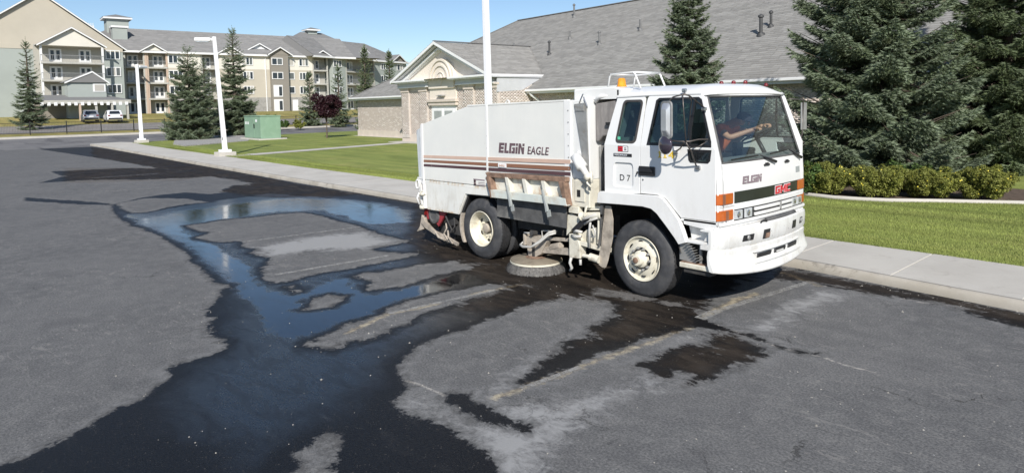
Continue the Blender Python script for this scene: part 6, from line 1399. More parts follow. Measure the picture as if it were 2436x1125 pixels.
# ================================================================== APARTMENT BLOCK
M['a_green'] = pm('grey_green_siding', (.33, .36, .335), .8, var=.05, vs=.3); M['a_cream'] = pm('cream_siding', (.66, .63, .56), .8, var=.05, vs=.3)
M['a_beige'] = pm('beige_siding', (.46, .42, .345), .8, var=.05, vs=.3); M['a_brown'] = pm('taupe_siding', (.235, .215, .185), .8, var=.05, vs=.3)
M['a_stone'] = pm('grey_stone_base', (.30, .29, .27), .9, var=.2, vs=2); M['a_white'] = pm('white_window_vinyl', (.74, .74, .73), .5, var=.03)
def pane_mat():
    m, t, out = new_mat('window_pane'); p = nd(t, 'ShaderNodeBsdfPrincipled'); t.links.new(p.outputs[0], out.inputs[0]); oi = nd(t, 'ShaderNodeObjectInfo').outputs['Random']
    c = mixc(t, mr(t, oi, .62, .66), (.028, .036, .046), (.11, .12, .12)); c = mixc(t, mr(t, oi, .86, .88), c, (.42, .40, .36))      # some panes have blinds or curtains drawn behind
    t.links.new(c, p.inputs['Base Color']); p.inputs['Roughness'].default_value = .07; return m
M['a_glass'] = pane_mat(); M['a_rail'] = pm('balcony_rail', (.30, .30, .29), .6, var=.1)
M['a_tan'] = pm('tan_column', (.48, .37, .29), .8, var=.05); M['a_slab'] = pm('balcony_slab', (.42, .41, .37), .8, var=.1); M['a_in'] = pm('balcony_wall', (.40, .385, .34), .85, var=.05)
M['a_dark'] = pm('dark_downpipe', (.06, .06, .06), .6)
class Facade:
    def __init__(s, P0, P1): s.P = Vector((*P0, 0)); s.a = (Vector((*P1, 0))-s.P).normalized(); s.n = Vector((s.a.y, -s.a.x, 0)); 
    def at(s, u, d, z): return s.P+s.a*u+s.n*d+UP*z
    def q(s, x, y, d=0.0): p = PL(x, y, s.at(0, d, 0), s.n); return (p-s.P).dot(s.a), p.z
    def box(s, mb, u0, u1, d0, d1, z0, z1): mb.obox(s.at((u0+u1)/2, (d0+d1)/2, (z0+z1)/2), s.a*(u1-u0)/2, s.n*(d1-d0)/2, UP*(z1-z0)/2); return mb
FA = Facade((-126.6, 22.0), (-123.8, 60.0)); FB = Facade((-123.8, 60.0), (-132.3, 84.5)); FW = Facade((-121.0, -40.0), (-121.0, 22.0))
AP = tag(empty('apartment_building', (-128, 50, 2.4)), 'four storey cream and grey green apartment block with balconies and long grey roof', 'building')
def ap(o): return adopt(o, AP, Matrix.Translation((128, -50, -2.4)))
def sub(o, parent_o):
    o.parent = parent_o; o.matrix_parent_inverse = parent_o.matrix_world.inverted() if False else (Matrix.Translation((128, -50, -2.4))@Matrix.Translation((-128, 50, 2.4))); return o
AE, AG = 13.4, 2.3; FL = [2.3, 5.1, 7.9, 10.65]         # eave, ground, floor levels
def wallseg(F, u0, u1, mats, d=0.0, z0=AG-.5, z1=AE, depth=14.0):
    lv = [z0, FL[1], FL[3]-.1, z1] if len(mats) == 3 else ([z0, z1] if len(mats) == 1 else [z0, FL[1], z1])
    for i, m in enumerate(mats):
        mb = MB(); F.box(mb, u0, u1, -depth, d, lv[i], lv[i+1]); ap(mb.build('wall', M[m], None))
def window(F, uc, zc, w_, h_, d, lights=3):
    mb = MB(); f = .13
    F.box(mb, uc-w_/2, uc+w_/2, d, d+.09, zc-h_/2, zc-h_/2+f); F.box(mb, uc-w_/2, uc+w_/2, d, d+.09, zc+h_/2-f, zc+h_/2)
    for k in range(lights+1):
        u = uc-w_/2+(w_-f)*k/lights; F.box(mb, u, u+f, d, d+.09, zc-h_/2+f, zc+h_/2-f)
    wf = ap(mb.build('window', M['a_white'], None))
    for k in range(lights):
        u0 = uc-w_/2+(w_-f)*k/lights+f; u1 = uc-w_/2+(w_-f)*(k+1)/lights; mb = MB(); F.box(mb, u0, u1, d, d+.03, zc-h_/2+f, zc+h_/2-f); sub(mb.build('pane', M['a_glass'], None), wf)
def adoor(F, uc, z0, w_, h_, d):
    mb = MB(); F.box(mb, uc-w_/2, uc+w_/2, d, d+.06, z0, z0+h_); wf = ap(mb.build('balcony_door', M['a_white'], None))
    for s in (-1, 1): mb = MB(); c = uc+s*w_*.23; F.box(mb, c-w_*.13, c+w_*.13, d+.05, d+.08, z0+.45, z0+h_-.25); sub(mb.build('pane', M['a_glass'], None), wf)
def balcony(F, u0, u1, k, d0, d1, floor=True):
    z = FL[k]
    if k > 0:
        mb = MB(); F.box(mb, u0, u1, d0, d1+.1, z-.28, z); ap(mb.build('balcony_floor', M['a_slab'], None))
        mb = MB(); F.box(mb, u0, u1, d1, d1+.05, z+1.02, z+1.08); F.box(mb, u0, u1, d1, d1+.05, z+.10, z+.14)
        n = max(4, int((u1-u0)/.22))
        for i in range(n+1): u = u0+(u1-u0)*i/n; F.box(mb, u-.012, u+.012, d1+.015, d1+.04, z+.1, z+1.04)
        o = ap(mb.build('railing', M['a_rail'], None)); o['kind'] = 'stuff'
def recess(F, u0, u1, depth=1.6, d1=.0, door_at=.55, top=3, cols=('a_slab',), doorw=1.75, ground=True):
    mb = MB(); F.box(mb, u0, u1, -14, -depth, AG-.5, AE); ap(mb.build('recess_wall', M['a_in'], None))
    for k in range(0 if ground else 1, top+1):
        balcony(F, u0, u1, k, -depth, d1); adoor(F, u0+(u1-u0)*door_at, FL[k]+.02, doorw, 2.15, -depth)
    for u in (u0+.12, u1-.12):
        mb = MB(); F.box(mb, u-.14, u+.14, d1-.25, d1+.05, AG-.4, AE-.2); ap(mb.build('column', M[cols[0]], None))
# facade A segments by pixel columns at eave level
ua = lambda x, y=200: FA.q(x, y)[0]; ub = lambda x, y=200: FB.q(x, y)[0]
U = {k: ua(k) for k in (297, 347, 352, 401, 480, 521, 643, 684, 745, 781)}
wallseg(FA, U[347], U[352], ['a_tan'], d=.1); recess(FA, U[297], U[347], door_at=.5, cols=('a_slab',)); recess(FA, U[352], U[401], door_at=.62, cols=('a_tan',))
wallseg(FA, U[401], U[480], ['a_stone', 'a_beige', 'a_cream']); recess(FA, U[480], U[521], door_at=.4); wallseg(FA, U[521], U[643], ['a_stone', 'a_beige', 'a_cream'])
wallseg(FA, U[643], U[684], ['a_brown'], d=.9, z1=AE+.3); wallseg(FA, U[684], U[745], ['a_stone', 'a_beige', 'a_cream']); recess(FA, U[745], U[781]+.0, door_at=.35)
V2 = {k: ub(k) for k in (783, 824, 892, 968)}
wallseg(FB, -.2, V2[824], ['a_green']); recess(FB, V2[824], V2[892], door_at=.3, doorw=2.0); wallseg(FB, V2[892], V2[968], ['a_green'])
for x, w_ in ((417, 2.35), (590, 1.95), (722, 2.0)):
    u = FA.q(x, 150)[0]
    for k in (1, 2, 3):
        if x == 590: u = FA.q(589, 150)[0]
        window(FA, u, FL[k]+1.45, w_, 1.55, .02)
for k in (1, 2, 3): window(FA, FA.q(692, 150)[0], FL[k]+1.45, 1.25, 1.45, .02, 1)
ubp = FA.q(659, 150, .9)[0]
for k in (2, 3): window(FA, ubp, FL[k]+1.45, 2.2, 1.4, .92, 2)
for k, hh_ in ((0, 2.3), (1, 2.3)):
    mb = MB(); FA.box(mb, ubp-.9, ubp+.9, .9, .97, FL[k]+.1, FL[k]+.1+hh_); wf = ap(mb.build('stair_window', M['a_white'], None)); mb = MB(); FA.box(mb, ubp+.15, ubp+.75, .96, 1.0, FL[k]+.3, FL[k]+2.1); sub(mb.build('pane', M['a_glass'], None), wf)
mb = MB(); FA.box(mb, U[684]+.9, U[684]+2.0, 0, .06, FL[0]+.1, FL[0]+2.3); ap(mb.build('door', M['a_white'], None))
mb = MB(); FA.box(mb, U[684]-.05, U[684]+.12, .0, .2, AG, AE-.2); ap(mb.build('downpipe', M['a_dark'], None)); mb = MB(); FA.box(mb, FA.q(633, 200)[0]-.07, FA.q(633, 200)[0]+.07, .0, .12, AG, AE-.2); ap(mb.build('downpipe', M['a_white'], None))
for k in (1, 2, 3): window(FB, ub(804), FL[k]+1.45, 2.4, 1.45, .02); window(FB, ub(915), FL[k]+1.45, 2.4, 1.45, .02); window(FB, ub(952), FL[k]+1.45, 2.2, 1.45, .02, 2)
# roofs: real solids with shingle courses on the slopes one sees
def roof_seg(F, u0, u1, run_, pitch, z=AE, over=.5, hipl=0, hipr=0, seed=1, m='shingle2', d=0.0, back=True):
    lf = (lambda h: h*hipl-over*(hipl > 0)); L = u1-u0
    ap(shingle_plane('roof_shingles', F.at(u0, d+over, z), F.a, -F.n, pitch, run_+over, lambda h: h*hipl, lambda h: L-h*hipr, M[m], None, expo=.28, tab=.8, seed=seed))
    H_ = (run_+over)*pitch; A = F.at(u0, d+over, z-.05); B = F.at(u1, d+over, z-.05); C_ = F.at(u0+hipl*(run_+over), d-run_, z+H_-.05); D_ = F.at(u1-hipr*(run_+over), d-run_, z+H_-.05)
    E0 = F.at(u0, d-2*run_-over, z-.05); E1 = F.at(u1, d-2*run_-over, z-.05)
    mb = MB(); mb.add([A, B, C_, D_, E0, E1], [(0, 1, 3, 2), (2, 3, 5, 4), (1, 5, 3), (0, 2, 4), (0, 4, 5, 1)]); ap(mb.build('roof', M[m], None))
    mb = MB(); F.box(mb, u0-.1, u1+.1, d+over-.05, d+over+.12, z-.32, z+.02); ap(mb.build('fascia', M['a_white'], None)); mb = MB(); F.box(mb, u0, u1, d, d+over, z-.30, z-.24); ap(mb.build('soffit', M['a_white'], None))
roof_seg(FA, U[297]-1, U[781]+6, 7.2, .60, seed=21)
roof_seg(FB, -6.0, V2[968]+.4, 7.0, .60, hipr=1.0, seed=22)
def gable(F, uc, hw2, z, d, pitch, face='a_brown', dback=-5.0, over=.45, ft='a_white'):
    rz_ = z+hw2*pitch
    for sg in (-1, 1):
        A, B = (uc+sg*(hw2+over), z-over*pitch), (uc, rz_)
        mb = MB(); mb.prism([A, B, (B[0], B[1]+.22), (A[0], A[1]+.22)], lambda a, b: F.at(a, d+.5, b), lambda a, b: F.at(a, d+.32, b)); ap(mb.build('gable_fascia', M[ft], None))
        mb = MB(); mb.prism([(A[0], A[1]+.18), (B[0], B[1]+.18), (B[0], B[1]+.26), (A[0], A[1]+.26)], lambda a, b: F.at(a, d+.45, b), lambda a, b: F.at(a, dback, b)); ap(mb.build('gable_roof', M['shingle2'], None))
    mb = MB(); mb.prism([(uc-hw2, z-.1), (uc+hw2, z-.1), (uc, rz_)], lambda a, b: F.at(a, d, b), lambda a, b: F.at(a, dback, b)); ap(mb.build('gable_wall', M[face], None))
gable(FA, FA.q(363, 110)[0], 2.0, AE-.1, .3, .62, 'a_cream'); gable(FA, FA.q(545, 110)[0], 2.2, AE-.1, .3, .62, 'a_cream'); gable(FA, FA.q(661, 115)[0], 2.0, AE+.1, .95, .62, 'a_brown')
gable(FA, FA.q(765, 125)[0], 1.9, AE-.1, .3, .6, 'a_brown'); gable(FB, FB.q(861, 120)[0], 3.9, AE-.1, .3, .6, 'a_brown')
gable(FA, FA.q(622, 100)[0], 1.9, AE+1.1, -1.6, .55, 'a_white')
gable(FB, FB.q(945, 135)[0], 2.6, AE-.1, .3, .6, 'a_brown')
# high hip with cupola over the corner of A and B
def pyramid(name, c, ax, ay, hx, hy, z0, z1, ridge, m, parentf=ap):
    mb = MB(); P = [c+ax*sx*hx+ay*sy*hy+UP*z0 for sx, sy in ((-1, -1), (1, -1), (1, 1), (-1, 1))]+[c-ax*ridge+UP*z1, c+ax*ridge+UP*z1]
    mb.add(P, [(0, 1, 5, 4), (1, 2, 5), (2, 3, 4, 5), (3, 0, 4), (0, 3, 2, 1)]); return parentf(mb.build(name, M[m], None))
def cupola(c, ax, ay, hw3, z0, zw, zr, wallm='a_green'):
    mb = MB(); mb.obox(c+UP*(z0+zw)/2, ax*hw3, ay*hw3, UP*(zw-z0)/2); ap(mb.build('cupola', M[wallm], None)); mb = MB(); mb.obox(c+UP*(zw+.12), ax*(hw3+.55), ay*(hw3+.55), UP*.16); ap(mb.build('cupola_trim', M['a_white'], None))
    pyramid('cupola_roof', c, ax, ay, hw3+.6, hw3+.6, zw+.28, zr, .0, 'shingle2')
c = FA.at(FA.q(787, 110)[0], -10.5, 0); Dc_ = (c-CAM_C).dot(_fw); pyramid('hip_roof', c, FA.a, FA.n, 11.5, 10.8, AE, DP(787, 79, Dc_).z, 2.4, 'shingle2')
cupola(c, FA.a, FA.n, 1.0, DP(787, 84, Dc_).z, DP(787, 75.5, Dc_).z, DP(787, 67, Dc_).z)
cl = FA.at(FA.q(302, 110)[0]-.5, -9, 0); zt_ = DP(300, 76, (cl-CAM_C).dot(_fw)).z; pyramid('hip_roof', cl, FA.a, FA.n, 10, 9.4, AE, zt_+.3, 1.0, 'shingle2')
zc0, zc1 = DP(300, 50, (cl-CAM_C).dot(_fw)).z, DP(300, 37, (cl-CAM_C).dot(_fw)).z
cupola(cl+FA.a*.3, FA.a, FA.n, 1.75, zt_-3, zc0, zc1, 'a_green')
c3 = FA.at(FA.q(284, 90, -4)[0], -4.0, 0); z3 = DP(284, 69, (c3-CAM_C).dot(_fw)).z
mb = MB(); mb.obox(c3+UP*(z3-1.6), FA.a*1.15, FA.n*.9, UP*1.6); ap(mb.build('chimney', M['a_green'], None)); mb = MB(); mb.obox(c3+UP*(z3+.1), FA.a*1.35, FA.n*1.1, UP*.16); ap(mb.build('chimney_cap', M['a_white'], None))
# left wing with its gable end towards the lot; carries on outside the photograph's left edge
uw = lambda x, y=200: FW.q(x, y)[0]
gx = FW.q(292, 125)[0]; wallseg(FW, gx-22.0, gx, ['a_green'], depth=12); 
rr0 = FW.q(218, 70)[1]; pitchw = (rr0-FW.q(297, 123)[1])/abs(FW.q(218, 70)[0]-FW.q(297, 123)[0])
gable(FW, gx-11.0, 11.0, AE-.2, .0, pitchw, 'a_beige', dback=-16, over=.6)
mb = MB(); FW.box(mb, gx-22, gx, -.5, .06, FL[3]+2.0, AE); ap(mb.build('wall_band', M['a_beige'], None))
for k in (1, 2, 3): window(FW, uw(272), FL[k]+1.5, 2.1, 1.5, .02)
ug = uw(243); wallseg(FW, ug-9, ug, ['a_in'], d=.1, depth=1); gable(FW, ug-4.2, 4.2, FL[3]+2.6, 2.2, .62, 'a_cream', dback=0)
for k in (1, 2, 3):
    balcony(FW, ug-8.4, ug, k, 0.1, 2.2); adoor(FW, ug-2.2, FL[k], 1.7, 2.15, .12); adoor(FW, ug-6.2, FL[k], 1.7, 2.15, .12)
for u in (ug-.1, ug-8.3):
    mb = MB(); FW.box(mb, u-.15, u+.15, 1.9, 2.2, AG, FL[3]+2.5); ap(mb.build('column', M['a_white'], None))
wallseg(FW, gx-56, gx-22.0, ['a_stone', 'a_beige', 'a_cream'], d=-1.0, depth=12); roof_seg(FW, gx-57, gx-20.5, 7.0, .60, d=-1.0, seed=31)
for i in range(6):
    for k in (0, 1, 2, 3): window(FW, gx-26-i*5.2, FL[k]+1.45, 2.2, 1.5, -.98)
# right end wing of the building past the brick building (partly seen) is left to the trees
# entrance porch of the apartments, low roof on pillars
pc = G(218, 300, .9); 
PO = tag(empty('entrance_porch', (-108, 9.0, 1.9)), 'low grey roofed porch on posts at the left, in front of the apartments', 'porch')
def po(o): return adopt(o, PO, Matrix.Translation((108, -9.0, -1.9)))
FP = Facade((-106, -2), (-106, 20)); p0 = FP.q(216, 240)[0]-6; p1 = FP.q(311, 238)[0]; zt1 = FP.q(230, 224)[1]; zt0 = FP.q(260, 238)[1]
mb = MB(); A = [FP.at(p0, .0, zt0), FP.at(p1, 0, zt0), FP.at(p1-2.2, -6, zt1), FP.at(p0, -6, zt1)]; mb.add(A+[v-UP*.25 for v in A], [(0, 1, 2, 3), (7, 6, 5, 4), (0, 4, 5, 1), (1, 5, 6, 2), (2, 6, 7, 3), (3, 7, 4, 0)]); po(mb.build('roof', M['shingle2'], None))
mb = MB(); FP.box(mb, p0, p1, .0, .1, zt0-.5, zt0-.02); po(mb.build('fascia', M['a_slab'], None))
n = 14
for i in range(n):
    u0_, u1_ = p0+(p1-p0)*i/n, p0+(p1-p0)*(i+.5)/n; mb = MB(); FP.box(mb, u0_, u1_, .1, .14, zt0-.75, zt0-.3); po(mb.build('valance', M['a_white'], None))
for i in range(4):
    u = p0+(p1-p0)*(.42+.18*i); mb = MB(); FP.box(mb, u-.13, u+.13, -.3, 0, 1.6, zt0-.2); po(mb.build('post', M['a_tan'] if i == 0 else M['a_slab'], None))
mb = MB(); FP.box(mb, p0, p1-1.0, -6, -5.8, 1.8, zt0); po(mb.build('back_wall', M['a_brown'], None))
# gatehouse with a small gable over the porch
PG = tag(empty('entrance_tower', (-112, 5, 2.2)), 'small grey gabled entrance tower behind the porch at the left end of the apartments', 'building')
FG = Facade((-109.5, -2), (-109.5, 20)); a_, b_ = FG.q(200, 220)[0]-2, FG.q(252, 200)[0]; zt2, za = FG.q(240, 197)[1], FG.q(232, 175)[1]
def pg(o): return adopt(o, PG, Matrix.Translation((112, -5, -2.2)))
mb = MB(); FG.box(mb, a_, b_, -5, 0, 1.9, zt2); pg(mb.build('wall', M['a_green'], None))
um = (a_+b_)/2+.7
mb = MB(); mb.prism([(a_-.4, zt2), (b_+.4, zt2), (um, za+.3)], lambda a, b: FG.at(a, .3, b), lambda a, b: FG.at(a, -5.2, b)); pg(mb.build('roof', M['shingle2'], None))
for sg, e in ((-1, a_-.4), (1, b_+.4)):
    mb = MB(); mb.prism([(e, zt2-.2), (e, zt2), (um, za+.3), (um, za+.08)], lambda a, b: FG.at(a, .4, b), lambda a, b: FG.at(a, .3, b)); pg(mb.build('gable_fascia', M['a_white'], None))
uwn = FG.q(236, 208)[0]; mb = MB(); FG.box(mb, uwn-.8, uwn+.8, 0, .08, FG.q(236, 219)[1], FG.q(236, 200)[1]); wf = pg(mb.build('window', M['a_white'], None)); mb = MB(); FG.box(mb, uwn-.6, uwn+.6, .07, .1, FG.q(236, 217)[1], FG.q(236, 202)[1]); g = mb.build('pane', M['a_glass'], None); g.parent = wf
# rooftop antennas
AN = tag(empty('antenna_cluster', tuple(FW.at(uw(235, 70), -8, 15))), 'cluster of white antennas rising over the roof at the left edge', 'antennas')
mb = MB(); base = FW.at(uw(235, 72), -8, 0); zb_ = DP(235, 72, (base-CAM_C).dot(_fw)).z
for i in range(6):
    p = FW.at(uw(222+i*5, 70), -8, zb_); mb = MB(); mb.tube([p-UP*2.4, p+UP*1.1], .05, 6); mb.obox(p+UP*.3, Vector((.08, 0, 0)), Vector((0, .12, 0)), UP*.35); adopt(mb.build('antenna', M['a_white'], None), AN, Matrix.Translation(-AN.location))
# ================================================================== VEGETATION
def leafmat(name, stops, rough=.6, trans=.0, vs=1.6):
    m, t, out = new_mat(name); p = nd(t, 'ShaderNodeBsdfPrincipled'); co = coords(t)
    a = nd(t, 'ShaderNodeAttribute', attribute_name='var').outputs['Fac']; rp = nd(t, 'ShaderNodeValToRGB'); e = rp.color_ramp.elements
    e[0].position, e[0].color = 0, (*stops[0], 1); e[1].position, e[1].color = 1, (*stops[-1], 1)
    for i, c in enumerate(stops[1:-1]): x = e.new((i+1)/(len(stops)-1)); x.color = (*c, 1)
    t.links.new(a, rp.inputs[0]); c = mixc(t, 1.0, rp.outputs[0], mixc(t, mr(t, noise(t, co, vs, 3), .35, .65), (.78,)*3, (1.15,)*3), 'MULTIPLY')
    t.links.new(c, p.inputs['Base Color']); p.inputs['Roughness'].default_value = rough; p.inputs['Specular IOR Level'].default_value = .3
    if trans:
        tl = nd(t, 'ShaderNodeBsdfTranslucent'); t.links.new(c, tl.inputs[0]); mx = nd(t, 'ShaderNodeMixShader'); mx.inputs[0].default_value = trans
        t.links.new(p.outputs[0], mx.inputs[1]); t.links.new(tl.outputs[0], mx.inputs[2]); t.links.new(mx.outputs[0], out.inputs[0])
    else: t.links.new(p.outputs[0], out.inputs[0])
    return m
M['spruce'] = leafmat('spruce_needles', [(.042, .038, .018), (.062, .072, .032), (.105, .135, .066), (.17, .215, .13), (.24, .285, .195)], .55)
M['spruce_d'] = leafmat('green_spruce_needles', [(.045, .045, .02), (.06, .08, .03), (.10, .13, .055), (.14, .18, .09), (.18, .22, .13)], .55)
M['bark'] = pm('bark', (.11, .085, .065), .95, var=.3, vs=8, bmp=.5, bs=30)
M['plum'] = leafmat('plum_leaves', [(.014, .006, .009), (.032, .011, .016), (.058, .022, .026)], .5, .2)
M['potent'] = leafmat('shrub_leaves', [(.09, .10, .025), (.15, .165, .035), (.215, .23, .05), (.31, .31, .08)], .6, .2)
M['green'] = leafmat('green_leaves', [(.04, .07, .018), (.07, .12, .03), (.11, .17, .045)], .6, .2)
M['flower'] = pm('yellow_flowers', (.75, .62, .08), .6, var=.1)
M['mulch'] = pm('bark_mulch', (.10, .07, .05), .95, var=.4, vs=9, bmp=.6, bs=30); M['gravel'] = pm('pale_gravel', (.33, .32, .30), .95, var=.35, vs=9, bmp=.7, bs=25)
def norm(a): return a/np.maximum(np.linalg.norm(a, axis=1, keepdims=True), 1e-9)
def spruce(loc, h, R, label, seed, tl=.11, nb_per=7, dz=.24, skirt=.25, dens=1.0, needles=7, mat='spruce', group=None, low=.25, lean=0.0, shape=.85, gapf=.12, side_=1.0, subf=(.3, .6, .85), wid=1.0):
    r = np.random.default_rng(seed); root = tag(empty('spruce_tree', loc), label, 'spruce tree', group)
    mb = MB(); mb.tube([(0, 0, -.2), (0, 0, h*.4), (lean*.5, 0, h*.75), (lean, 0, h*.985)], [.022*h+.02, .015*h+.015, .007*h+.01, .012], 8); mb.build('trunk', M['bark'], root, autos=50)
    P, D, S, Wv = [], [], [], []; TW = []; z = skirt
    lim = []
    while z < h*.985:
        f = z/h; nb = max(4, int(nb_per*(1-f*.35)+r.integers(-1, 2))); a0 = r.uniform(0, 6.28)
        for k in range(nb):
            if r.random() < gapf*.5: continue
            a = a0+2*np.pi*k/nb+r.normal(0, .18); L = R*((1-f)**shape)*r.uniform(.72, 1.12)+.12
            if f < low: L *= (.80+.2*f/low)
            zz = z+r.normal(0, dz*.3)
            el = np.interp(f, [0, .3, .6, .85, 1], [-.30, -.22, .0, .38, 1.0])+r.normal(0, .08)
            # branch centreline: droops then turns up at the tip
            n = max(4, int(L/(tl*.75))); t = np.linspace(0.06, 1, n); d = np.array([np.cos(a), np.sin(a)])
            rad = L*t; up = L*(np.tan(el)*t-.16*np.sin(np.pi*t)*(1-f)+.18*t**3)
            c = np.stack([d[0]*rad+lean*f, d[1]*rad, zz+up], 1); tan = norm(np.gradient(c, axis=0)); sd = np.array([-d[1], d[0], 0.0])
            lim.append((c[0], c[len(c)//2], c[-1], L))
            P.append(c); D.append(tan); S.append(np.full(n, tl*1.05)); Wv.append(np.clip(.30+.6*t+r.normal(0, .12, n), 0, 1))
            # side twigs: longer in the middle, swept forward, hanging a little
            for i in range(1, n):
                for sg in (-1, 1):
                    if r.random() > .93*dens: continue
                    l2 = L*.34*np.sin(np.pi*min(1, .18+.80*t[i]))**.8*(1.05-.35*t[i])*r.uniform(.6, 1.15)*side_
                    TW.append((*c[i], l2, t[i], sg, d[0], d[1], *tan[i]))
                    m = max(1, int(l2/(tl*.72))); v = tan[i]*.62+sd*sg*.78+np.array([0, 0, -.22+r.normal(0, .12)]); v = v/np.linalg.norm(v)
                    q = (np.arange(m)+.6)/m*l2; pts = c[i]+v*q[:, None]+np.array([0, 0, 1.0])*(.05*(q/max(l2, .01))**2*l2)[:, None]
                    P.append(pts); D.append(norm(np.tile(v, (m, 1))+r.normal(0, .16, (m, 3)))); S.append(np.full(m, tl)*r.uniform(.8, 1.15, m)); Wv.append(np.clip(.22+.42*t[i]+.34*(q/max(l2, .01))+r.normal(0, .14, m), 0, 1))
        z += dz*(1-.35*f)*r.uniform(.85, 1.15)
    # leader
    n = 5; P.append(np.stack([np.full(n, lean), np.zeros(n), np.linspace(h*.96, h*1.03, n)], 1)); D.append(np.tile([0, 0, 1.0], (n, 1))); S.append(np.full(n, tl*.8)); Wv.append(np.full(n, .7))
    TW = np.array(TW); O3, l2a, ta, sga = TW[:, :3], TW[:, 3], TW[:, 4], TW[:, 5]; sda = np.stack([-TW[:, 7], TW[:, 6], 0*sga], 1); vv = norm(TW[:, 8:11]*.62+sda*sga[:, None]*.78+np.array([0, 0, -.22]))
    for f3 in subf:
        for s3 in (-1, 1):
            ok = (l2a > tl*1.3) & (r.random(len(l2a)) < dens); q0 = O3[ok]+vv[ok]*(l2a[ok]*f3)[:, None]; perp = norm(np.cross(vv[ok], [0, 0, 1.0])); m3 = ok.sum()
            v3 = norm(vv[ok]*.65+perp*s3*.75+r.normal(0, .18, (m3, 3))+np.array([0, 0, -.12])); l3 = l2a[ok]*.45*(1.1-f3)+tl*.5
            for g in (.45, 1.0):
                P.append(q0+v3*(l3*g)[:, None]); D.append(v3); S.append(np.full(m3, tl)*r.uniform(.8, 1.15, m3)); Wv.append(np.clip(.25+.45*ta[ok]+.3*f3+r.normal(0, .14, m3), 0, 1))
    P, D, S, Wv = map(np.concatenate, (P, D, S, Wv)); n = len(P)
    A = norm(np.cross(D, r.normal(0, 1, (n, 3)))); B = np.cross(D, A); Vs = []
    for k in range(needles):
        th = 2*np.pi*k/needles+r.uniform(-.3, .3, n); o = A*np.cos(th)[:, None]+B*np.sin(th)[:, None]; w = np.cross(D, o); sp = r.uniform(.25, .42, n)[:, None]
        b = P-D*S[:, None]*.25; tip = P+D*(S*r.uniform(.55, .95, n))[:, None]+o*S[:, None]*sp; mid = (b*.5+tip*.5)
        wd = (S*r.uniform(.10, .16, n)*wid)[:, None]
        Vs.append(np.stack([b-w*wd*.7, b+w*wd*.7, tip+w*wd*.35], 1))
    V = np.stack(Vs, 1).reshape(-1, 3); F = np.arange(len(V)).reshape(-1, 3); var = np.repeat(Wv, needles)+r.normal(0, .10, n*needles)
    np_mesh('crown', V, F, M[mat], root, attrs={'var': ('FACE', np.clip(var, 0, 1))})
    BR = MB()
    for a, b, c, L in lim[::1]:
        if L > .5: BR.tube([a, b, a*.1+c*.9], [.010+.010*L, .008+.006*L, .005], 4, caps=False)
    if BR.v: BR.build('branches', M['bark'], root, fixn=False)['kind'] = 'stuff'
    return root, len(F)
tot = 0
def place_spruce(px, base, top, Rpx, label, seed, z=.15, **k):
    global tot
    B = G(px, base, z); D = (B-CAM_C).dot(_fw); T_ = DP(px, top, D); h = T_.z-z
    o, n = spruce((B.x, B.y, z), h, Rpx*D/CAM_F, label, seed, **k); tot += n; return o
def spruce_at(D, px, top, Rpx, label, seed, z=.2, **k):
    global tot
    T_ = DP(px, top, D); h = T_.z-z; o, n = spruce((T_.x, T_.y, z), h, Rpx*D/CAM_F, label, seed, **k); tot += n; return o
gL = 'blue spruces on the lawn island'; gF = 'spruces beside the iron fence'
place_spruce(456, 333, 120, 76, 'broad blue spruce on the gravel bed just right of the farthest lamp post', 41, tl=.17, dz=.34, nb_per=8, skirt=.15, needles=5, shape=.72)
place_spruce(492, 324, 150, 46, 'smaller blue spruce squeezed between the two tallest spruces on the lawn', 47, tl=.17, dz=.36, nb_per=7, skirt=.15, needles=5, shape=.75)
place_spruce(563, 323, 72, 62, 'tallest narrow blue spruce behind the lamp post and left of the green utility cabinet', 42, tl=.19, dz=.40, nb_per=8, skirt=.3, needles=5, shape=.80)
spruce_at(88, 735, 176, 34, 'short blue spruce behind the purple leaved tree', 43, z=.5, tl=.26, dz=.42, nb_per=8, needles=5, wid=1.3)
spruce_at(88, 803, 160, 33, 'slim open spruce midway between the purple tree and the brick wall', 44, z=.5, tl=.26, dz=.45, nb_per=7, needles=5, wid=1.2)
spruce_at(84, 866, 114, 36, 'tall spruce rising behind the left corner of the brick building roof', 45, z=.5, tl=.26, dz=.42, nb_per=8, needles=5, wid=1.3, mat='spruce_d')
spruce_at(82, 925, 123, 26, 'spruce top showing over the brick building roof beside the pediment', 46, z=.5, tl=.26, dz=.42, nb_per=8, needles=5, wid=1.3, mat='spruce_d')
spruce_at(24, 1636, -78, 128, 'blue spruce standing behind the truck cab against the big shingle roof', 51, z=.25, tl=.115, dz=.25, nb_per=8, needles=6, shape=.72, skirt=.6)
spruce_at(19.0, 2085, -330, 252, 'huge blue spruce right of the truck cab behind the hedge of flowering shrubs', 52, z=.2, tl=.125, dz=.27, nb_per=9, needles=6, shape=.62, skirt=.25, low=.12, lean=.1, gapf=.3)
spruce_at(20.5, 2410, -300, 230, 'dark spruce at the far right edge beyond the huge blue spruce', 53, z=.2, tl=.13, dz=.30, nb_per=8, needles=5, shape=.65, skirt=.3, mat='spruce_d')
spruce_at(78, 60, 96, 46, 'spruce by the road at the far left beyond the parked cars', 54, z=.3, tl=.22, dz=.45, nb_per=7, needles=5)
print('spruce tris', tot)
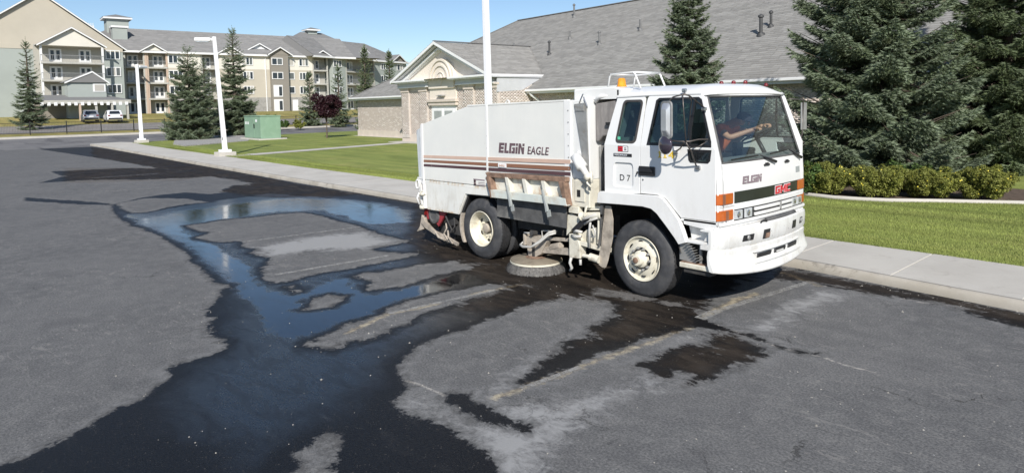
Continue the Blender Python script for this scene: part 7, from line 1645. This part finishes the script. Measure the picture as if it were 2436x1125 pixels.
# broad leaved ------------------------------------------------------------------------------------------------------------
def leaf_cloud(r, blobs, n, ls, up=.3):
    w = np.array([b[3]**2 for b in blobs]); w = w/w.sum(); k = r.choice(len(blobs), n, p=w); C = np.array([b[:3] for b in blobs])[k]; Rb = np.array([b[3] for b in blobs])[k]
    d = norm(r.normal(0, 1, (n, 3))); rad = Rb*r.uniform(.35, 1.0, n)**.5; P = C+d*rad[:, None]*np.array([1, 1, .85])
    nr = norm(d*.5+r.normal(0, .6, (n, 3))+np.array([0, 0, up])); a = norm(np.cross(nr, r.normal(0, 1, (n, 3)))); b = np.cross(nr, a); s = ls*r.uniform(.6, 1.3, n)[:, None]
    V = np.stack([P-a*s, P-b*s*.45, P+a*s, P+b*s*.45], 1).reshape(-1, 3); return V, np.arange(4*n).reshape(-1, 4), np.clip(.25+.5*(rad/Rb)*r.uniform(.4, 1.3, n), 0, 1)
def decid(name, loc, h, Rc, label, cat, seed, mat, n, ls, trunk=.45, nb=26, group=None, flat_=1.0):
    r = np.random.default_rng(seed); root = tag(empty(name, loc), label, cat, group); mb = MB(); cz = h*(trunk+(1-trunk)/2); hz = h*(1-trunk)/2
    mb.tube([(0, 0, -.1), (.02, 0, h*trunk*.6), (0, .02, h*trunk), (0, 0, h*.8)], [.05+h*.006, .04+h*.004, .04, .015], 8); blobs = []
    for i in range(nb):
        d = r.normal(0, 1, 3); d /= np.linalg.norm(d); q = r.uniform(.25, 1)**.6; c = np.array([0, 0, cz])+d*np.array([Rc*.72, Rc*.72, hz*.78])*q; blobs.append((*c, Rc*r.uniform(.24, .42)))
        if i < 10: mb.tube([(0, 0, h*trunk*r.uniform(.8, 1.3)), tuple(c*np.array([.5, .5, .9])), tuple(c)], [.02, .014, .006], 5)
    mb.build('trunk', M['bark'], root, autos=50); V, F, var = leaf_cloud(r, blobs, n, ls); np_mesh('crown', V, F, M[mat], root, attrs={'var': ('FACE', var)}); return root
pb = G(778, 331, .17); Dp = (pb-CAM_C).dot(_fw); decid('plum_tree', (pb.x, pb.y, .17), DP(765, 219, Dp).z, 36*Dp/CAM_F, 'small purple leaved tree with a thin trunk on the lawn left of the brick wall', 'plum tree', 61, 'plum', 9000, .085, trunk=.30)
def shrub(loc, w_, h, label, cat, seed, n, mat='potent', flowers=0, ls=.032, group=None, stems=26):
    r = np.random.default_rng(seed); root = tag(empty('flowering_shrub' if flowers else 'shrub', loc), label, cat, group); mb = MB(); blobs = []
    for i in range(stems):
        a = r.uniform(0, 6.28); q = r.uniform(.1, 1)**.7; x, y = np.cos(a)*w_*q, np.sin(a)*w_*.85*q; zt3 = h*(1-.38*q**2.5)*r.uniform(.84, 1.04)
        mb.tube([(x*.25, y*.25, 0), (x*.7, y*.7, zt3*.5), (x, y, zt3)], [.008, .006, .003], 4, caps=False)
        for f in (.35, .6, .82, 1.0): blobs.append((x*f**.7, y*f**.7, zt3*f, w_*r.uniform(.13, .22)*(1.1-.45*f)))
    mb.build('stems', M['bark'], root, fixn=False)['kind'] = 'stuff'
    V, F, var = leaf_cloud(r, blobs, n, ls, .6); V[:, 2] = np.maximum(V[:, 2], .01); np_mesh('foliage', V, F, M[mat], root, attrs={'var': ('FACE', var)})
    if flowers:
        C = np.array(blobs); k = r.choice(len(C), flowers); d = norm(r.normal(0, 1, (flowers, 3))+np.array([0, -.3, .6])); P = C[k, :3]+d*C[k, 3:4]*1.02; Vf, Ff = [], []
        a = norm(np.cross(d, r.normal(0, 1, (flowers, 3)))); b = np.cross(d, a)
        V = np.stack([P+(a*np.cos(t)+b*np.sin(t))*.017 for t in np.linspace(0, 2*np.pi, 5, endpoint=False)], 1).reshape(-1, 3); np_mesh('flowers', V, np.arange(5*flowers).reshape(-1, 5), M['flower'], root)['kind'] = 'stuff'
    return root
# planting bed with pale edging and four flowering shrubs right of the truck, more beyond the frame
bed = [tuple(G(x, y, .2)[:2]) for x, y in ((1870, 458), (1925, 464), (1985, 471), (2050, 475), (2120, 478), (2218, 479), (2440, 484))]
bx0 = bed+[(5.0, 22), (-9, 22), (-9, 12.2)]
flat('planting_bed', bx0, .14, .215, M['mulch'])
mb = MB(); mb.tube([(-9, 12.2, .2)]+[(x, y, .205) for x, y in bed]+[(4, 12.9, .205)], .055, 8); mb.build('bed_edging', M['conc'], kind='structure', smooth=True)
gs = 'yellow flowering shrubs in the bed right of the truck'
Ds = {}
for i, (px, py, wpx, top, lab) in enumerate(((1962, 469, 78, 391, 'flowering shrub with yellow blossoms nearest the front of the truck'), (2088, 477, 92, 397, 'widest flowering shrub in the middle of the hedge bed'), (2212, 480, 78, 400, 'flowering shrub cut by the right edge of the picture'),
        (2340, 484, 80, 396, 'flowering shrub farthest right in the bed'), (1868, 461, 60, 402, 'flowering shrub mostly hidden behind the truck nose'))):
    B = G(px, py, .2); D = (B-CAM_C).dot(_fw); B = B+(B-CAM_C).normalized()*.5; B.z = .2; D = (B-CAM_C).dot(_fw)
    shrub(tuple(B), wpx*.92*D/CAM_F, DP(px, top, D).z-.2, lab, 'flowering shrub', 70+i, 26000, flowers=95, group=gs, ls=.026, stems=44)
# greener low shrubs behind
for i, (px, top) in enumerate(((1905, 396), (2150, 402))):
    B = DP(px, 430, 15.6); B = DP(px, 430, 17.2); B.z = .2; shrub(tuple(B), .8, DP(px, top, 15.6).z-.2, ('low bright green shrub behind the left end of the flowering hedge', 'green shrub behind the right end of the flowering hedge')[i], 'shrub', 80+i, 5000, 'green', ls=.04)
# shrubs along the road fence in the middle distance
for i, (px, py, wpx, top, lab) in enumerate(((676, 303, 13, 285, 'round green shrub left of the bright shrub by the iron fence'), (712, 305, 17, 283, 'bright yellow green shrub by the iron fence'), (645, 300, 16, 268, 'tall dry shrub just right of the green utility cabinet'))):
    D = 82; B = DP(px, py, D); shrub((B.x, B.y, B.z-.1), wpx*D/CAM_F*1.1, DP(px, top, D).z-B.z, lab, 'shrub', 90+i, 1500, 'potent' if i else 'green', ls=.12, stems=14)
# dry field tufts etc: gravel bed under the spruces
flat('gravel_bed', [tuple(G(x, y, .25)[:2]) for x, y in ((412, 341), (440, 345), (500, 341), (590, 334), (600, 326), (560, 318), (450, 326), (415, 333))], .12, .218, M['gravel'])
# dark weed patch and mowing clippings are left to the material
# ================================================================== STREET FURNITURE
M['pole'] = pm('white_pole_paint', (.80, .80, .80), .35, var=.03, dirt=(.5, .48, .44), ds=3, da=.12)
def lamp_post(loc, h, label, lean=(0, 0), w0=.30, w1=.21, hdir=(-.40, -.917)):
    o = tag(empty('lamp_post', loc), label, 'lamp post', 'white lamp posts along the sidewalk'); top = Vector((lean[0], lean[1], h))
    mb = MB(); mb.obox((0, 0, .09), (.45, 0, 0), (0, .45, 0), (0, 0, .12)); mb.build('footing', M['conc'], o, bev=.02)
    mb = MB(); mb.obox((0, 0, .27), (.27, 0, 0), (0, .27, 0), (0, 0, .07)); mb.build('base_plate', M['pole'], o, bev=.015)
    mb = MB(); vs = []
    for z, hw4, c in ((.3, w0/2, Vector((0, 0, .3))), (h, w1/2, top)):
        for sx, sy in ((-1, -1), (1, -1), (1, 1), (-1, 1)): vs.append((c.x+sx*hw4, c.y+sy*hw4, z))
    mb.add(vs, [(0, 1, 5, 4), (1, 2, 6, 5), (2, 3, 7, 6), (3, 0, 4, 7), (4, 5, 6, 7), (0, 3, 2, 1)]); mb.build('pole', M['pole'], o, bev=.02)
    mb = MB(); mb.obox((.0, -w0*.47, .95), (w0*.28, 0, 0), (0, .012, 0), (0, 0, .09)); mb.build('hand_hole_cover', M['steel'], o, bev=.005)
    dr_ = Vector((*hdir, 0)).normalized(); sd_ = Vector((-dr_.y, dr_.x, 0))
    mb = MB(); mb.obox(top+dr_*.58+Vector((0, 0, -.17)), dr_*.42, sd_*.16, (0, 0, .10)); hd_ = mb.build('lamp_head', M['pole'], o, bev=.06, seg=3)
    mb = MB(); mb.obox(top+dr_*.15+Vector((0, 0, -.15)), dr_*.2, sd_*.05, (0, 0, .06)); mb.build('arm', M['pole'], o)
    mb = MB(); mb.obox(top+dr_*.6+Vector((0, 0, -.30)), dr_*.32, sd_*.13, (0, 0, .012)); mb.build('lamp_glass', M['lamp'], hd_)
    return o
B = G(536, 370, .15); D = (B-CAM_C).dot(_fw); tp = DP(509, 88, D); lamp_post((B.x, B.y, .14), tp.z-.14, 'leaning white lamp post with lamp head, in front of the two tallest spruces', (tp.x-B.x, tp.y-B.y), .23, .17)
B = G(337, 339, .15); D = (B-CAM_C).dot(_fw); tp = DP(325, 154, D); lamp_post((B.x, B.y, .14), tp.z-.14, 'farthest white lamp post, at the left end of the sidewalk', (tp.x-B.x, tp.y-B.y), .27, .20, hdir=(-.55, .83))
b3 = TY(1163, 248, 5.9); lamp_post((b3.x+.02, 5.9, .14), 8.6, 'nearest white lamp post, rising behind the truck hopper to the top edge', (-.12, .0), .19, .15)
# green utility cabinet
M['ugreen'] = pm('sage_green_paint', (.22, .34, .24), .5, var=.06, vs=1, dirt=(.32, .42, .33), ds=2, da=.3)
UC = tag(empty('utility_cabinet', (0, 0, 0)), 'sage green utility cabinet on a concrete pad right of the spruces', 'utility cabinet')
A = G(583, 328, .3); Bp_ = G(622, 331, .3); Cp_ = G(641, 327.5, .3); UC.location = (A.x, A.y, .25)
fa = Vector((Bp_.x-A.x, Bp_.y-A.y, 0)); w1_ = fa.length; fa.normalize(); fb_ = Vector((-fa.y, fa.x, 0)); 
if fb_.y < 0: fb_ = -fb_
D = (A-CAM_C).dot(_fw); hC = DP(583, 276, D).z-.25
def ub_(mb, a0, a1, b0, b1, z0, z1): mb.obox(fa*(a0+a1)/2+fb_*(b0+b1)/2+UP*(z0+z1)/2, fa*(a1-a0)/2, fb_*(b1-b0)/2, UP*(z1-z0)/2); return mb
mb = MB(); ub_(mb, -.3, w1_+.3, -.3, 2.0, -.12, .06); mb.build('pad', M['conc'], UC, bev=.02)
mb = MB(); ub_(mb, 0, w1_, 0, 1.6, .06, hC-.06); mb.build('body', M['ugreen'], UC, bev=.02)
mb = MB(); ub_(mb, -.04, w1_+.04, -.04, 1.64, hC-.06, hC+.02); mb.build('lid', M['ugreen'], UC, bev=.015)
mb = MB(); ub_(mb, .08, w1_*.62, -.025, .0, .12, hC-.12); dd_ = mb.build('door', M['ugreen'], UC, bev=.008)
mb = MB(); ub_(mb, w1_*.66, w1_-.06, -.025, .0, .12, hC-.12); mb.build('door', M['ugreen'], UC, bev=.008)
mb = MB(); ub_(mb, w1_*.60, w1_*.63, -.06, -.02, .9, 1.25); mb.build('handle', M['black'], dd_)
mb = MB(); ub_(mb, w1_*.70, w1_*.80, -.03, -.026, hC-.5, hC-.3); mb.build('warning_label', M['wlet'], UC)
for k in range(3): mb = MB(); ub_(mb, .3+k*.35, .5+k*.35, -.032, -.026, 1.2-.0, 1.42); mb.build('label', M['wlet'], UC)
# iron fence along the far side of the road
M['iron'] = pm('black_iron', (.02, .02, .02), .5)
FE = tag(empty('iron_fence', (-81, 0, .4)), 'thin black iron fence running along the grass past the road', 'fence')
def rail(y0, y1, x=-81.0):
    z0 = float(terr(x)); n = int((y1-y0)/3.2)
    for zz in (1.30, .25): mb = MB(); mb.bar((x+81, y0, z0-.4+zz), (x+81, y1, z0-.4+zz), .04, .045); mb.build('rail', M['iron'], FE)
    for i in range(n+1): y = y0+(y1-y0)*i/n; mb = MB(); mb.bar((x+81, y, z0-.4), (x+81, y, z0-.4+1.45), .08, .08); mb.build('post', M['iron'], FE)
    mb = MB(); m = int((y1-y0)/.13)
    for i in range(m): y = y0+(y1-y0)*i/m; mb.bar((x+81, y, z0-.4+.25), (x+81, y, z0-.4+1.32), .012, .012)
    mb.build('pickets', M['iron'], FE)['kind'] = 'stuff'
rail(-30, 58)
# parked cars
M['carw'] = pm('white_car_paint', (.74, .75, .77), .25, var=.03, coat=.6); M['cars'] = pm('silver_car_paint', (.40, .41, .43), .3, metal=.5, var=.05, coat=.5); M['cglass'] = pm('dark_car_glass', (.02, .025, .03), .05, var=.1, coat=.5)
def car(loc, rz, paint, label):
    root = tag(empty('parked_car', loc, rz), label, 'car', 'cars parked by the apartments'); L, W_, H2 = 4.6, 1.85, 1.68
    prof = [(-2.28, .45), (-2.30, .80), (-2.22, 1.02), (-1.95, 1.10), (-1.62, 1.60), (-1.2, 1.67), (.1, 1.66), (.45, 1.55), (1.05, 1.12), (1.95, .98), (2.22, .82), (2.28, .5), (2.1, .30), (-2.1, .30)]
    vs = []; n = len(prof)
    for y, k in ((-W_/2, .0), (-W_/2+.10, 1), (W_/2-.10, 1), (W_/2, 0)):
        for x, z in prof: tt = max(0, (z-1.05)/.62); vs.append((x*(1 if k else .985), y*(1-.16*tt), z if k else min(z, 1.6)*.995+.01))
    fs = [(i*n+k, i*n+(k+1) % n, (i+1)*n+(k+1) % n, (i+1)*n+k) for i in range(3) for k in range(n)]+[tuple(range(n)), tuple(3*n+k for k in range(n))[::-1]]
    MB().add(vs, fs).build('body', paint, root, bev=.04, autos=45)
    for s in (-1, 1):
        mb = MB(); mb.prism([(-1.72, 1.12), (-1.48, 1.52), (-.35, 1.56), (-.35, 1.10)], lambda a, b: (a, s*(W_/2*(1-.16*(b-1.05)/.62)+.012), b), lambda a, b: (a, s*(W_/2*(1-.16*(b-1.05)/.62)-.03), b)); mb.build('side_window', M['cglass'], root)
        mb = MB(); mb.prism([(-.28, 1.10), (-.28, 1.56), (.22, 1.52), (.85, 1.12)], lambda a, b: (a, s*(W_/2*(1-.16*(b-1.05)/.62)+.012), b), lambda a, b: (a, s*(W_/2*(1-.16*(b-1.05)/.62)-.03), b)); mb.build('side_window', M['cglass'], root)
        mb = MB(); mb.obox((-2.25, s*.72, .92), (.05, 0, 0), (0, .15, 0), (0, 0, .09)); mb.build('tail_light', M['redl'], root, bev=.02)
        for x in (-1.38, 1.42):
            mb = MB(); mb.lathe([(.18, 0), (.34, .0), (.345, .05), (.345, .2), (.2, .22)], (x, s*(W_/2+.01), .345), (0, -s, 0), 20); w_ = mb.build('wheel', M['tread'], root, autos=40); mb = MB(); mb.lathe([(.21, .01), (.20, .03), (.05, .015), (.001, .0)], (x, s*(W_/2+.015), .345), (0, -s, 0), 16); mb.build('hubcap', M['chrome'], w_, autos=40)
    mb = MB(); mb.prism([(-.68, 1.14), (.68, 1.14), (.56, 1.54), (-.56, 1.54)], lambda a, b: (-1.95+(b-1.10)*.66-.03, a, b), lambda a, b: (-1.95+(b-1.10)*.66+.02, a, b)); mb.build('rear_window', M['cglass'], root)
    mb = MB(); mb.box(-2.32, -2.2, -.8, .8, .42, .62); mb.build('rear_bumper', M['black'], root, bev=.03); mb = MB(); mb.box(-2.325, -2.29, -.26, .26, .74, .86); mb.build('number_plate', M['wlet'], root); return root
van = DP(270, 300, 93); ang = math.atan2((van-CAM_C).y, (van-CAM_C).x)
car((van.x, van.y, float(terr(van.x))+.06), ang+.12, M['carw'], 'white hatchback parked beside the porch, tail to the camera')
v2 = DP(215, 300, 92); car((v2.x, v2.y, float(terr(v2.x))+.06), ang+.1, M['cars'], 'silver car parked left of the white hatchback, cut by the left edge')
# small debris on the lot
